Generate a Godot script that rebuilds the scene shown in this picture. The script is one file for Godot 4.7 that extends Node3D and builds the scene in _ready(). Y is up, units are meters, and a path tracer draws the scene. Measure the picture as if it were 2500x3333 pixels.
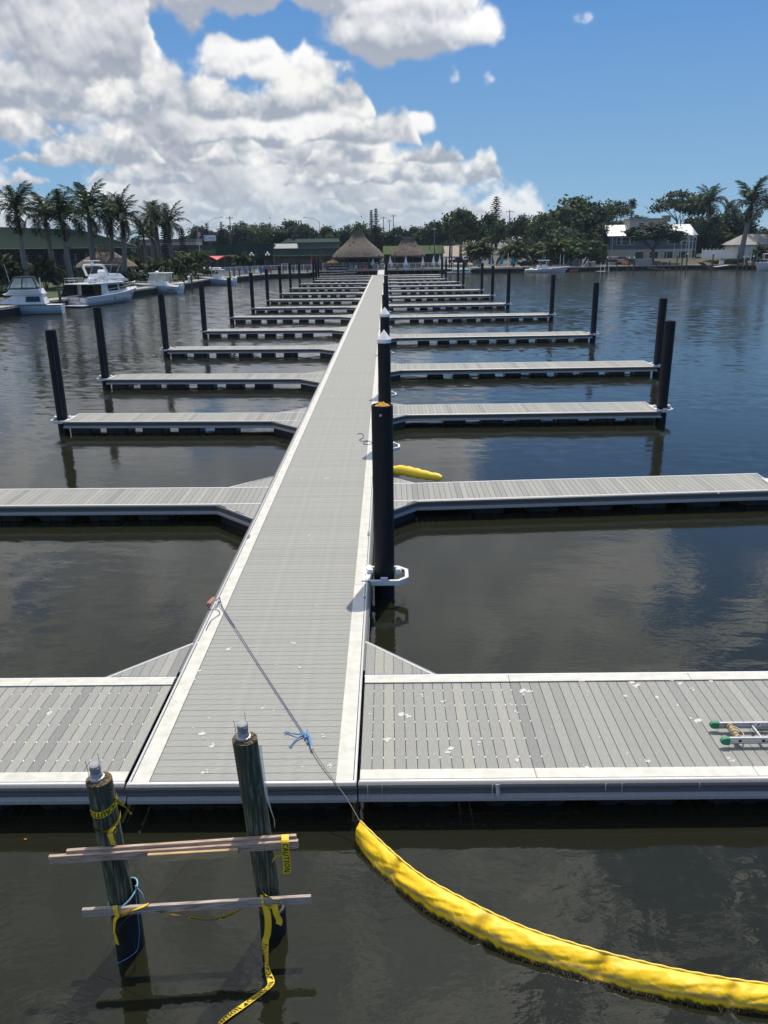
extends Node3D
# A floating marina dock seen from a height, with finger docks, boats and a wooded shore.
# Units are metres: x right, y up, the dock runs away along -z; the water is y = 0, the decks lie at y = 0.5.

const DECK := 0.5
var M := {}
var taken := {}
var rng := RandomNumberGenerator.new()

func _ready() -> void:
	rng.seed = 7
	# ---- camera, sky, sun, exposure
	var cam := Camera3D.new()
	cam.name = "camera"
	var cp := cos(0.321466)
	var sp := sin(0.321466)
	var cy := cos(-0.007375)
	var sy := sin(-0.007375)
	var cr := cos(0.012942)
	var sr := sin(0.012942)
	var fw := Vector3(sy * cp, -sp, -cy * cp)
	var r0 := Vector3(cy, 0, sy)
	var u0 := Vector3(sp * sy, cp, -sp * cy)
	cam.transform = Transform3D(Basis(cr * r0 - sr * u0, cr * u0 + sr * r0, -fw), Vector3(0, 6.8, 0))
	cam.fov = 65.13
	cam.near = 0.1
	cam.far = 3000.0
	add_child(cam)
	cam.current = true
	var we := WorldEnvironment.new()
	we.name = "environment"
	var env := Environment.new()
	env.background_mode = Environment.BG_SKY
	var sky := Sky.new()
	var pano := PanoramaSkyMaterial.new()
	pano.panorama = make_sky(cam.transform.basis)
	sky.sky_material = pano
	env.sky = sky
	env.tonemap_mode = Environment.TONE_MAPPER_LINEAR
	env.tonemap_exposure = 1.0
	env.sdfgi_enabled = true
	env.ssao_enabled = true
	env.ssil_enabled = true
	env.fog_enabled = true
	env.fog_density = 0.00012
	env.fog_light_color = Color(0.72, 0.80, 0.88)
	we.environment = env
	add_child(we)
	var sun := DirectionalLight3D.new()
	sun.name = "sun"
	sun.light_energy = 1.35
	sun.light_color = Color(1.0, 0.962, 0.89)
	sun.light_angular_distance = 0.53
	sun.shadow_enabled = true
	var saz := deg_to_rad(17.0)
	var sel := deg_to_rad(64.0)
	sun.look_at_from_position(Vector3.ZERO, -Vector3(sin(saz) * cos(sel), sin(sel), -cos(saz) * cos(sel)), Vector3.UP)
	add_child(sun)
	make_materials()
	# ---- large structure
	build_water_and_land()
	build_docks()
	build_piles()
	build_shore_buildings()
	build_trees()
	# ---- objects and small things
	build_boats()
	build_shore_things()
	build_foreground()

# ------------------------------------------------------------------ sky: air and cumulus, marched through a layer 0.9 to 2.4 km up
var n_shape := FastNoiseLite.new()
var n_fine := FastNoiseLite.new()
var n_edge := FastNoiseLite.new()
var sky_rows := []
var sky_job := {}
var sky_lock := Mutex.new()

func bank_top(x: float) -> float:   # outline of the big cloud bank that sinks towards the right
	var xs := [-900.0, 430.0, 520.0, 600.0, 690.0, 780.0, 880.0, 1020.0, 1130.0, 1200.0, 1260.0, 1420.0, 1520.0, 1640.0, 1740.0, 1790.0, 1840.0]
	var ys := [-900.0, -300.0, 170.0, 300.0, 350.0, 300.0, 275.0, 285.0, 325.0, 400.0, 455.0, 500.0, 500.0, 510.0, 590.0, 680.0, 830.0]
	for i in xs.size() - 1:
		if x < xs[i + 1]:
			return lerpf(ys[i], ys[i + 1], clampf((x - xs[i]) / (xs[i + 1] - xs[i]), 0, 1))
	return 900.0

func blob(x: float, y: float, cx: float, cy: float, rx: float, ry: float) -> float:
	var d := Vector2((x - cx) / rx, (y - cy) / ry).length()
	return clampf((1.75 - d) * 0.75, 0.0, 1.0)

func coverage(az: float, el: float, x: float, y: float, w: float) -> float:
	var away := 0.60 + 0.10 * sin(az * 3.0 + 1.0) - 0.26 * sin(az) + 0.28 * exp(-pow((az + 0.30) / 0.55, 2.0))
	away += 0.45 * exp(-pow((az - 0.13) / 0.18, 2.0) - pow((el - 0.42) / 0.11, 2.0)) + 0.3 * exp(-pow((az + 0.25) / 0.2, 2.0) - pow((el - 0.5) / 0.15, 2.0)) + 0.3 * exp(-pow((az - 0.05) / 0.22, 2.0) - pow((el - 0.78) / 0.12, 2.0))
	var c := clampf((y - bank_top(x + w) + w) / 200.0 + 0.6, 0.0, 1.0) * lerpf(0.80, 1.0, smoothstep(0.05, 0.15, el))
	c = maxf(c, 1.05 * blob(x + w, y, 880, 200, 235, 95))
	c = maxf(c, 1.05 * blob(x + w, y, 1330, 70, 290, 140))
	c = maxf(c, 1.1 * blob(x, y + w, 760, -110, 780, 165))
	c = maxf(c, 0.62 * blob(x, y + w * 0.5, 1475, 245, 45, 75))
	c = maxf(c, 0.60 * blob(x, y + w * 0.5, 1600, 285, 42, 50))
	c = maxf(c, 0.78 * blob(x, y + w * 0.5, 1340, 405, 95, 55))
	c = maxf(c, 0.42 * blob(x, y, 1905, 85, 60, 34))
	c = maxf(c, 0.36 * blob(x, y, 1740, 225, 60, 30))
	c -= 0.6 * blob(x, y, 945, 95, 30, 75)
	var side := clampf((absf(az) - 0.46) / 0.5, 0.0, 1.0)
	var high := clampf((el - 0.262) / 0.09, 0.0, 1.0)
	return clampf(lerpf(c, clampf(away, 0, 1), maxf(side, high)), 0.0, 1.0)

func field(az: float, el: float) -> float:   # thickness of the nearer clouds at a direction; positive inside
	var q := minf(el + 0.3215, 1.3)
	var x := 1259.0 + 2609.3 * clampf(tan(clampf(az, -1.2, 1.2)) * cos(el) / cos(q), -3.0, 3.0)
	var y := 1666.5 - 2609.3 * tan(q)
	var d := Vector3(sin(az), el * 1.15, -cos(az))
	var w := n_edge.get_noise_3dv(d) * 55.0
	return coverage(az, el, x, y, w) * 1.55 - 0.80 + n_shape.get_noise_3dv(d) * 0.80 + (n_fine.get_noise_3dv(d) + 0.1) * -0.42

func sky_color(d: Vector3) -> Vector3:
	var glow := pow(maxf(d.dot(Vector3(0.128, 0.899, -0.419)), 0.0), 7.0)
	var el := asin(clampf(maxf(d.y, 0.0), 0, 1))
	var deg := rad_to_deg(el)
	var az := atan2(d.x, -d.z)
	var hor := Vector3(0.32, 0.54, 0.71)
	var mid := Vector3(0.115, 0.295, 0.65)
	var zen := Vector3(0.055, 0.15, 0.44)
	var col := hor.lerp(mid, pow(clampf(deg / 15.0, 0, 1), 0.75))
	if deg > 15.0:
		col = col.lerp(zen, smoothstep(15.0, 70.0, deg))
	col += Vector3(0.50, 0.50, 0.48) * glow * glow
	var f := field(az, el)
	if f > -0.1:
		var up1 := field(az + 0.002, el + 0.007)
		var up2 := field(az + 0.01, el + 0.034)
		var open := clampf(1.0 - 0.85 * smoothstep(-0.05, 0.75, up2), 0.0, 1.0)
		var rim := clampf(0.5 + (f - up1) * 1.7, 0.0, 1.0)
		var lit := clampf(0.20 + 0.55 * open + (rim - 0.5) * 1.0 + (f - up2) * 0.22, 0.0, 1.0)
		var thick := smoothstep(0.35, 1.3, f)
		var base := Vector3(0.40, 0.435, 0.51).lerp(Vector3(0.315, 0.35, 0.43), thick)
		var cc := base.lerp(Vector3(0.97, 0.965, 0.955), lit * (1.0 - 0.42 * thick))
		cc = Vector3(0.55, 0.66, 0.76).lerp(cc, clampf(0.45 + deg / 9.0, 0, 1)) * (1.0 + 2.2 * glow)
		col = col.lerp(cc, smoothstep(-0.02, 0.30, f) * 0.98)
	# farther rows of cumulus, each lower and smaller, nearest drawn last
	if deg < 11.0 and deg > 0.2:
		var away := 0.55 + 0.25 * sin(az * 2.0 + 0.6) - 0.25 * sin(az)
		for r in 8:
			var e: float = [0.8, 1.35, 2.0, 2.8, 3.8, 5.0, 6.3, 7.8][r]
			if deg < e - 0.3 or deg > e * 1.95 + 0.9:
				continue
			var er := deg_to_rad(e)
			var k := 0.26 / (er + 0.012)
			var dd := Vector3(sin(az) + r * 3.1, 0, -cos(az))
			var x := 1259.0 + 2609.3 * az * (1.0 + 0.3 * az * az)
			var limit := clampf((1795.0 - (6.5 - e) * 4.0 - maxf(e - 3.0, 0.0) * 105.0 - x) / 130.0, 0.0, 1.0)
			if absf(az) > 0.46:
				limit = lerpf(limit, away, clampf((absf(az) - 0.46) / 0.4, 0, 1))
			var h := n_shape.get_noise_3dv(dd * k * 0.42) * 1.5 + 0.45 + (limit - 1.0) * 1.6
			if h <= 0.02:
				continue
			var hh := (er * 0.62 + 0.008) * minf(h, 1.0)
			var p := Vector3(sin(az) + r * 1.7, el * 1.1, -cos(az)) * k * 0.55
			var bl := n_fine.get_noise_3dv(p)
			var base_el := er + n_edge.get_noise_3dv(dd * k * 0.5) * er * 0.10
			var v := (el - base_el) / hh
			var q := minf(1.0 - v - (bl + 0.15) * 0.55, (v + 0.04) * 3.0)
			if q < 0.0:
				continue
			var b2 := n_fine.get_noise_3dv(p + Vector3(0.006, 0.036, 0))
			var lit := clampf(smoothstep(-0.1, 0.8, v) * 0.80 + (b2 - bl) * 1.0 + 0.03, 0.0, 1.0)
			var cc := Vector3(0.38, 0.43, 0.515).lerp(Vector3(0.96, 0.95, 0.925), lit)
			cc = Vector3(0.50, 0.60, 0.70).lerp(cc, clampf(0.22 + e / 6.5, 0, 1))
			col = col.lerp(cc, smoothstep(0.0, 0.30, q) * clampf(0.55 + e / 8.0, 0, 1))
		col = col.lerp(Vector3(0.46, 0.58, 0.68), 0.55 * exp(-deg / 1.1))
	return col

func sky_row(i: int) -> void:
	var w: int = sky_job.w
	var arr := PackedFloat32Array()
	arr.resize(w * 3)
	var el: float = sky_job.e0 + (sky_job.e1 - sky_job.e0) * (i + 0.5) / sky_job.h
	for j in w:
		var az: float = sky_job.a0 + (sky_job.a1 - sky_job.a0) * (j + 0.5) / w
		var c := sky_color(Vector3(sin(az) * cos(el), sin(el), -cos(az) * cos(el)))
		arr[j * 3] = c.x
		arr[j * 3 + 1] = c.y
		arr[j * 3 + 2] = c.z
	sky_lock.lock()
	sky_rows[i] = arr
	sky_lock.unlock()

func sky_patch(w: int, h: int, a0: float, a1: float, e0: float, e1: float, b: Basis) -> Image:
	sky_job = {"w": w, "h": h, "a0": a0, "a1": a1, "e0": e0, "e1": e1, "b": b}
	sky_rows = []
	sky_rows.resize(h)
	var id := WorkerThreadPool.add_group_task(sky_row, h)
	WorkerThreadPool.wait_for_group_task_completion(id)
	var bytes := PackedByteArray()
	for r in sky_rows:
		bytes.append_array(r.to_byte_array())
	return Image.create_from_data(w, h, false, Image.FORMAT_RGBF, bytes)

func make_sky_noise() -> void:
	n_shape.seed = 11
	n_shape.noise_type = FastNoiseLite.TYPE_SIMPLEX_SMOOTH
	n_shape.frequency = 6.0
	n_shape.fractal_octaves = 3
	n_fine.seed = 5
	n_fine.noise_type = FastNoiseLite.TYPE_SIMPLEX_SMOOTH
	n_fine.fractal_type = FastNoiseLite.FRACTAL_RIDGED
	n_fine.frequency = 9.0
	n_fine.fractal_octaves = 6
	n_fine.fractal_gain = 0.6
	n_edge.seed = 3
	n_edge.frequency = 14.0
	n_edge.fractal_octaves = 4

func make_sky(b: Basis) -> ImageTexture:
	make_sky_noise()
	var wide := 4096
	var img := sky_patch(1024, 256, 0.0, TAU, PI / 2, 0.0, b)
	img.resize(wide, 1024, Image.INTERPOLATE_CUBIC)
	var full := Image.create(wide, 2048, false, Image.FORMAT_RGBF)
	full.fill(Color(0.30, 0.42, 0.50))
	full.blit_rect(img, Rect2i(0, 0, wide, 1024), Vector2i.ZERO)
	# the part that the photograph looks at, at full resolution: 384 columns to each side of -z, up to 40 degrees
	var px := TAU / wide
	var rows := 256
	var front := sky_patch(768, rows, -384 * px, 384 * px, rows * px, 0.0, b)
	full.blit_rect(front, Rect2i(384, 0, 384, rows), Vector2i(0, 1024 - rows))
	full.blit_rect(front, Rect2i(0, 0, 384, rows), Vector2i(wide - 384, 1024 - rows))
	full.convert(Image.FORMAT_RGBH)
	return ImageTexture.create_from_image(full)

# ------------------------------------------------------------------ helpers
class Shape:   # collects triangles; corners run counter-clockwise seen from outside
	var v := PackedVector3Array()
	var n := PackedVector3Array()
	var u := PackedVector2Array()
	var c := PackedColorArray()
	var tint := Color.WHITE

	func tri(a: Vector3, b: Vector3, d: Vector3) -> void:
		var k := (b - a).cross(d - a)
		if k.length_squared() < 1e-16:
			return
		k = k.normalized()
		corner(a, k)
		corner(d, k)
		corner(b, k)

	func corner(p: Vector3, k: Vector3, uv := Vector2.ZERO) -> void:
		v.append(p)
		n.append(k)
		u.append(uv)
		c.append(tint)

	func quad(a: Vector3, b: Vector3, d: Vector3, e: Vector3) -> void:
		tri(a, b, d)
		tri(a, d, e)

	func squad(a: Vector3, b: Vector3, d: Vector3, e: Vector3, na: Vector3, nb: Vector3, nd: Vector3, ne: Vector3) -> void:
		corner(a, na); corner(d, nd); corner(b, nb)
		corner(a, na); corner(e, ne); corner(d, nd)

	func box(m: Vector3, s: Vector3, b := Basis.IDENTITY) -> void:
		var h := s * 0.5
		var p := []
		for i in 8:
			p.append(m + b * Vector3(h.x if i & 1 else -h.x, h.y if i & 2 else -h.y, h.z if i & 4 else -h.z))
		quad(p[0], p[2], p[3], p[1])
		quad(p[4], p[5], p[7], p[6])
		quad(p[0], p[4], p[6], p[2])
		quad(p[1], p[3], p[7], p[5])
		quad(p[2], p[6], p[7], p[3])
		quad(p[0], p[1], p[5], p[4])

	func cbox(m: Vector3, s: Vector3, e: float, b := Basis.IDENTITY) -> void:   # a box with all edges cut at 45 degrees
		var h := s * 0.5
		var q := func(x: float, y: float, z: float) -> Vector3: return m + b * Vector3(x, y, z)
		var i := h - Vector3(e, e, e)
		for k in [-1.0, 1.0]:
			face([q.call(k * h.x, -i.y, -i.z), q.call(k * h.x, i.y, -i.z), q.call(k * h.x, i.y, i.z), q.call(k * h.x, -i.y, i.z)], m)
			face([q.call(-i.x, k * h.y, -i.z), q.call(i.x, k * h.y, -i.z), q.call(i.x, k * h.y, i.z), q.call(-i.x, k * h.y, i.z)], m)
			face([q.call(-i.x, -i.y, k * h.z), q.call(i.x, -i.y, k * h.z), q.call(i.x, i.y, k * h.z), q.call(-i.x, i.y, k * h.z)], m)
			for j in [-1.0, 1.0]:
				face([q.call(k * h.x, j * i.y, -i.z), q.call(k * h.x, j * i.y, i.z), q.call(k * i.x, j * h.y, i.z), q.call(k * i.x, j * h.y, -i.z)], m)
				face([q.call(k * h.x, -i.y, j * i.z), q.call(k * h.x, i.y, j * i.z), q.call(k * i.x, i.y, j * h.z), q.call(k * i.x, -i.y, j * h.z)], m)
				face([q.call(-i.x, k * h.y, j * i.z), q.call(i.x, k * h.y, j * i.z), q.call(i.x, k * i.y, j * h.z), q.call(-i.x, k * i.y, j * h.z)], m)
				for l in [-1.0, 1.0]:
					face([q.call(k * h.x, j * i.y, l * i.z), q.call(k * i.x, j * h.y, l * i.z), q.call(k * i.x, j * i.y, l * h.z)], m)

	func face(p: Array, inside: Vector3) -> void:   # a flat convex face turned away from a point
		var k: Vector3 = (p[1] - p[0]).cross(p[2] - p[0])
		if k.dot(p[0] - inside) < 0.0:
			p.reverse()
		for i in range(1, p.size() - 1):
			tri(p[0], p[i], p[i + 1])

	func slab(poly: Array, y0: float, y1: float) -> void:   # a plan outline [Vector2(x, z)] raised from y0 to y1
		var pts := PackedVector2Array(poly)
		var ids := Geometry2D.triangulate_polygon(pts)
		for i in range(0, ids.size(), 3):
			var a := pts[ids[i]]
			var b := pts[ids[i + 1]]
			var d := pts[ids[i + 2]]
			if (b - a).cross(d - a) > 0.0:
				var s := b
				b = d
				d = s
			tri(Vector3(a.x, y1, a.y), Vector3(b.x, y1, b.y), Vector3(d.x, y1, d.y))
			tri(Vector3(a.x, y0, a.y), Vector3(d.x, y0, d.y), Vector3(b.x, y0, b.y))
		var area := 0.0
		for i in pts.size():
			area += pts[i].cross(pts[(i + 1) % pts.size()])
		for i in pts.size():
			var a := pts[i]
			var b := pts[(i + 1) % pts.size()]
			if area > 0.0:
				var k := a
				a = b
				b = k
			quad(Vector3(a.x, y0, a.y), Vector3(b.x, y0, b.y), Vector3(b.x, y1, b.y), Vector3(a.x, y1, a.y))

	func sheet(poly: Array, y: float) -> void:   # a flat plan outline facing up
		var pts := PackedVector2Array(poly)
		var ids := Geometry2D.triangulate_polygon(pts)
		for i in range(0, ids.size(), 3):
			var a := pts[ids[i]]
			var b := pts[ids[i + 1]]
			var d := pts[ids[i + 2]]
			if (b - a).cross(d - a) > 0.0:
				var s := b
				b = d
				d = s
			tri(Vector3(a.x, y, a.y), Vector3(b.x, y, b.y), Vector3(d.x, y, d.y))

	func tube(pts: Array, rad, sides := 8, caps := true) -> void:   # rad: one number or one per point
		var last := []
		var x := Vector3.ZERO
		for i in pts.size():
			var t: Vector3 = ((pts[mini(i + 1, pts.size() - 1)] as Vector3) - (pts[maxi(i - 1, 0)] as Vector3)).normalized()
			if i == 0:
				x = t.cross(Vector3.UP if absf(t.y) < 0.9 else Vector3.RIGHT).normalized()
			else:
				x = (x - t * x.dot(t)).normalized()
			var y := t.cross(x)
			var r: float = rad[i] if rad is Array else rad
			var ring := []
			for k in sides:
				var a := TAU * k / sides
				var d := x * cos(a) + y * sin(a)
				ring.append([pts[i] + d * r, d])
			if i > 0:
				for k in sides:
					var m := (k + 1) % sides
					squad(last[k][0], last[m][0], ring[m][0], ring[k][0], last[k][1], last[m][1], ring[m][1], ring[k][1])
			if caps and (i == 0 or i == pts.size() - 1):
				for k in range(1, sides - 1):
					if i == 0:
						tri(ring[0][0], ring[k + 1][0], ring[k][0])
					else:
						tri(ring[0][0], ring[k][0], ring[k + 1][0])
			last = ring

	func lathe(prof: Array, sides: int, at := Vector3.ZERO, squash := Vector2.ONE) -> void:   # prof: Vector2(radius, y) from the bottom outside upwards
		for i in prof.size() - 1:
			var p: Vector2 = prof[i]
			var q: Vector2 = prof[i + 1]
			var e := q - p
			if e.length() < 1e-6:
				continue
			var nn := Vector2(e.y, -e.x).normalized()
			for k in sides:
				var a := TAU * k / sides
				var b := TAU * (k + 1) / sides
				var da := Vector3(cos(a) * squash.x, 0, -sin(a) * squash.y)
				var db := Vector3(cos(b) * squash.x, 0, -sin(b) * squash.y)
				var na := (da * nn.x + Vector3(0, nn.y, 0)).normalized()
				var nb := (db * nn.x + Vector3(0, nn.y, 0)).normalized()
				var ya := Vector3(0, p.y, 0) + at
				var yb := Vector3(0, q.y, 0) + at
				squad(ya + da * p.x, ya + db * p.x, yb + db * q.x, yb + da * q.x, na, nb, nb, na)

	func sweep(path: Array, prof: Array, closed := false) -> void:   # path on the level; prof: Vector2(out to the right of the way, up)
		var m := path.size()
		var sec := []
		for i in m:
			var p: Vector3 = path[i]
			var a: Vector3 = path[(i - 1 + m) % m] if closed or i > 0 else p
			var b: Vector3 = path[(i + 1) % m] if closed or i < m - 1 else p
			var d1 := (p - a).normalized() if a != p else (b - p).normalized()
			var d2 := (b - p).normalized() if b != p else d1
			var o1 := d1.cross(Vector3.UP)
			var o2 := d2.cross(Vector3.UP)
			var o := (o1 + o2).normalized()
			o /= maxf(o.dot(o1), 0.3)
			var row := []
			for q in prof:
				row.append(p + o * q.x + Vector3.UP * q.y)
			sec.append(row)
		for i in (m if closed else m - 1):
			var r: Array = sec[i]
			var s: Array = sec[(i + 1) % m]
			for k in prof.size() - 1:
				quad(r[k], r[k + 1], s[k + 1], s[k])
		if not closed:
			for e in [0, m - 1]:
				var mid := Vector3.ZERO
				for p in sec[e]:
					mid += p
				var r: Array = sec[e].duplicate()
				var other: Vector3 = sec[1 if e == 0 else m - 2][0]
				for k in range(1, r.size() - 1):
					face([r[0], r[k], r[k + 1]], other)

	func grid(rows: Array, wrap := false) -> void:   # rows of points, smooth
		var h := rows.size()
		var w: int = rows[0].size()
		var nr := []
		for i in h:
			var row := []
			for j in w:
				var a: Vector3 = rows[maxi(i - 1, 0)][j]
				var b: Vector3 = rows[mini(i + 1, h - 1)][j]
				var d: Vector3 = rows[i][(j - 1 + w) % w if wrap else maxi(j - 1, 0)]
				var e: Vector3 = rows[i][(j + 1) % w if wrap else mini(j + 1, w - 1)]
				row.append((e - d).cross(b - a).normalized())
			nr.append(row)
		for i in h - 1:
			for j in (w if wrap else w - 1):
				var k := (j + 1) % w
				squad(rows[i][j], rows[i][k], rows[i + 1][k], rows[i + 1][j], nr[i][j], nr[i][k], nr[i + 1][k], nr[i + 1][j])

	func ball(m: Vector3, r: Vector3, seg := 10) -> void:
		var rows := []
		for i in seg / 2 + 1:
			var t := PI * i / (seg / 2)
			var row := []
			for j in seg:
				var a := TAU * j / seg
				row.append(m + Vector3(cos(a) * sin(t) * r.x, -cos(t) * r.y, -sin(a) * sin(t) * r.z))
			rows.append(row)
		grid_ball(rows, m, r)

	func grid_ball(rows: Array, m: Vector3, r: Vector3) -> void:
		for i in rows.size() - 1:
			var w: int = rows[i].size()
			for j in w:
				var k := (j + 1) % w
				var p := [rows[i][j], rows[i][k], rows[i + 1][k], rows[i + 1][j]]
				var q := []
				for x in p:
					q.append(((x - m) / (r * r)).normalized())
				squad(p[0], p[1], p[2], p[3], q[0], q[1], q[2], q[3])

	func add(o: Shape, t: Transform3D) -> void:
		for i in o.v.size():
			v.append(t * o.v[i])
			n.append((t.basis.inverse().transposed() * o.n[i]).normalized())
		u.append_array(o.u)
		c.append_array(o.c)

	func mesh(colored := false) -> ArrayMesh:
		var a := []
		a.resize(Mesh.ARRAY_MAX)
		a[Mesh.ARRAY_VERTEX] = v
		a[Mesh.ARRAY_NORMAL] = n
		if colored:
			a[Mesh.ARRAY_COLOR] = c
		var m := ArrayMesh.new()
		if v.size():
			m.add_surface_from_arrays(Mesh.PRIMITIVE_TRIANGLES, a)
		return m

func numbered(called: String) -> String:
	taken[called] = taken.get(called, -1) + 1
	return called if taken[called] == 0 else "%s_%03d" % [called, taken[called]]

func tag(o: Node3D, label: String, category: String, group := "") -> Node3D:
	if label:
		o.set_meta("label", label)
	if category:
		o.set_meta("category", category)
	if group:
		o.set_meta("group", group)
	return o

func thing(called: String, label: String, category: String, at := Vector3.ZERO, turn := 0.0, group := "") -> Node3D:
	var o := Node3D.new()
	o.name = numbered(called)
	add_child(o, true)
	o.position = at
	o.rotation.y = turn
	return tag(o, label, category, group)

func put(called: String, mesh: Mesh, mat: Material, parent: Node = null, at := Transform3D.IDENTITY) -> MeshInstance3D:
	var o := MeshInstance3D.new()
	o.mesh = mesh
	o.material_override = mat
	o.transform = at
	if parent == null:
		o.name = numbered(called)
		add_child(o, true)
	else:
		var i := 0
		var full := called
		while parent.has_node(NodePath(full)):
			i = parent.get_meta("_" + called, 0) + 1
			parent.set_meta("_" + called, i)
			full = "%s_%03d" % [called, i]
		o.name = full
		parent.add_child(o, true)
	return o

func part(called: String, s: Shape, mat: Material, parent: Node = null, colored := false) -> MeshInstance3D:
	return put(called, s.mesh(colored), mat, parent)

func stuff(o: Node) -> Node:
	o.set_meta("kind", "stuff")
	return o

func structure(called: String, s: Shape, mat: Material, colored := false) -> MeshInstance3D:
	var o := part(called, s, mat, null, colored)
	o.set_meta("kind", "structure")
	return o

func copy(o: Node3D, label: String, category: String, group: String, at: Vector3, turn: float, base_name: String) -> Node3D:
	var r: Node3D = o.duplicate()
	r.name = numbered(base_name)
	add_child(r, true)
	r.position = at
	r.rotation.y = turn
	return tag(r, label, category, group)

const NTH := ["nearest", "second", "third", "fourth", "fifth", "sixth", "seventh", "eighth", "ninth", "tenth", "eleventh", "twelfth", "thirteenth", "fourteenth", "fifteenth"]

# ------------------------------------------------------------------ materials
func lin(r: float, g: float, b: float) -> Color:
	return Color(r, g, b).linear_to_srgb()

func noise_tex(freq: float, ramp: Array, sd := 1, oct := 4, size := 512, kind := FastNoiseLite.TYPE_SIMPLEX_SMOOTH) -> NoiseTexture2D:
	var f := FastNoiseLite.new()
	f.seed = sd
	f.noise_type = kind
	f.frequency = freq
	f.fractal_octaves = oct
	var t := NoiseTexture2D.new()
	t.width = size
	t.height = size
	t.seamless = true
	t.seamless_blend_skirt = 0.3
	t.generate_mipmaps = false
	t.noise = f
	if ramp.size():
		var g := Gradient.new()
		var off := PackedFloat32Array()
		var cols := PackedColorArray()
		for i in ramp.size():
			off.append(ramp[i][0])
			cols.append(ramp[i][1])
		g.offsets = off
		g.colors = cols
		t.color_ramp = g
	return t

func bump_tex(freq: float, strength: float, sd := 1, oct := 4, size := 512) -> NoiseTexture2D:
	var t := noise_tex(freq, [], sd, oct, size)
	t.as_normal_map = true
	t.bump_strength = strength
	return t

func mat(called: String, col: Color, rough := 0.7, metal := 0.0, spec := 0.5) -> StandardMaterial3D:
	var m := StandardMaterial3D.new()
	m.resource_name = called
	m.albedo_color = col
	m.roughness = rough
	m.metallic = metal
	m.metallic_specular = spec
	M[called] = m
	return m

func grained(m: StandardMaterial3D, tex: Texture2D, scale: Vector3, world := true) -> StandardMaterial3D:
	m.albedo_texture = tex
	m.uv1_triplanar = true
	m.uv1_world_triplanar = world
	m.uv1_scale = scale
	return m

func grey(a: float, b: float, mid := 0.5) -> Array:
	return [[0.0, Color(a, a, a)], [mid, Color((a + b) / 2, (a + b) / 2, (a + b) / 2)], [1.0, Color(b, b, b)]]

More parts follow.
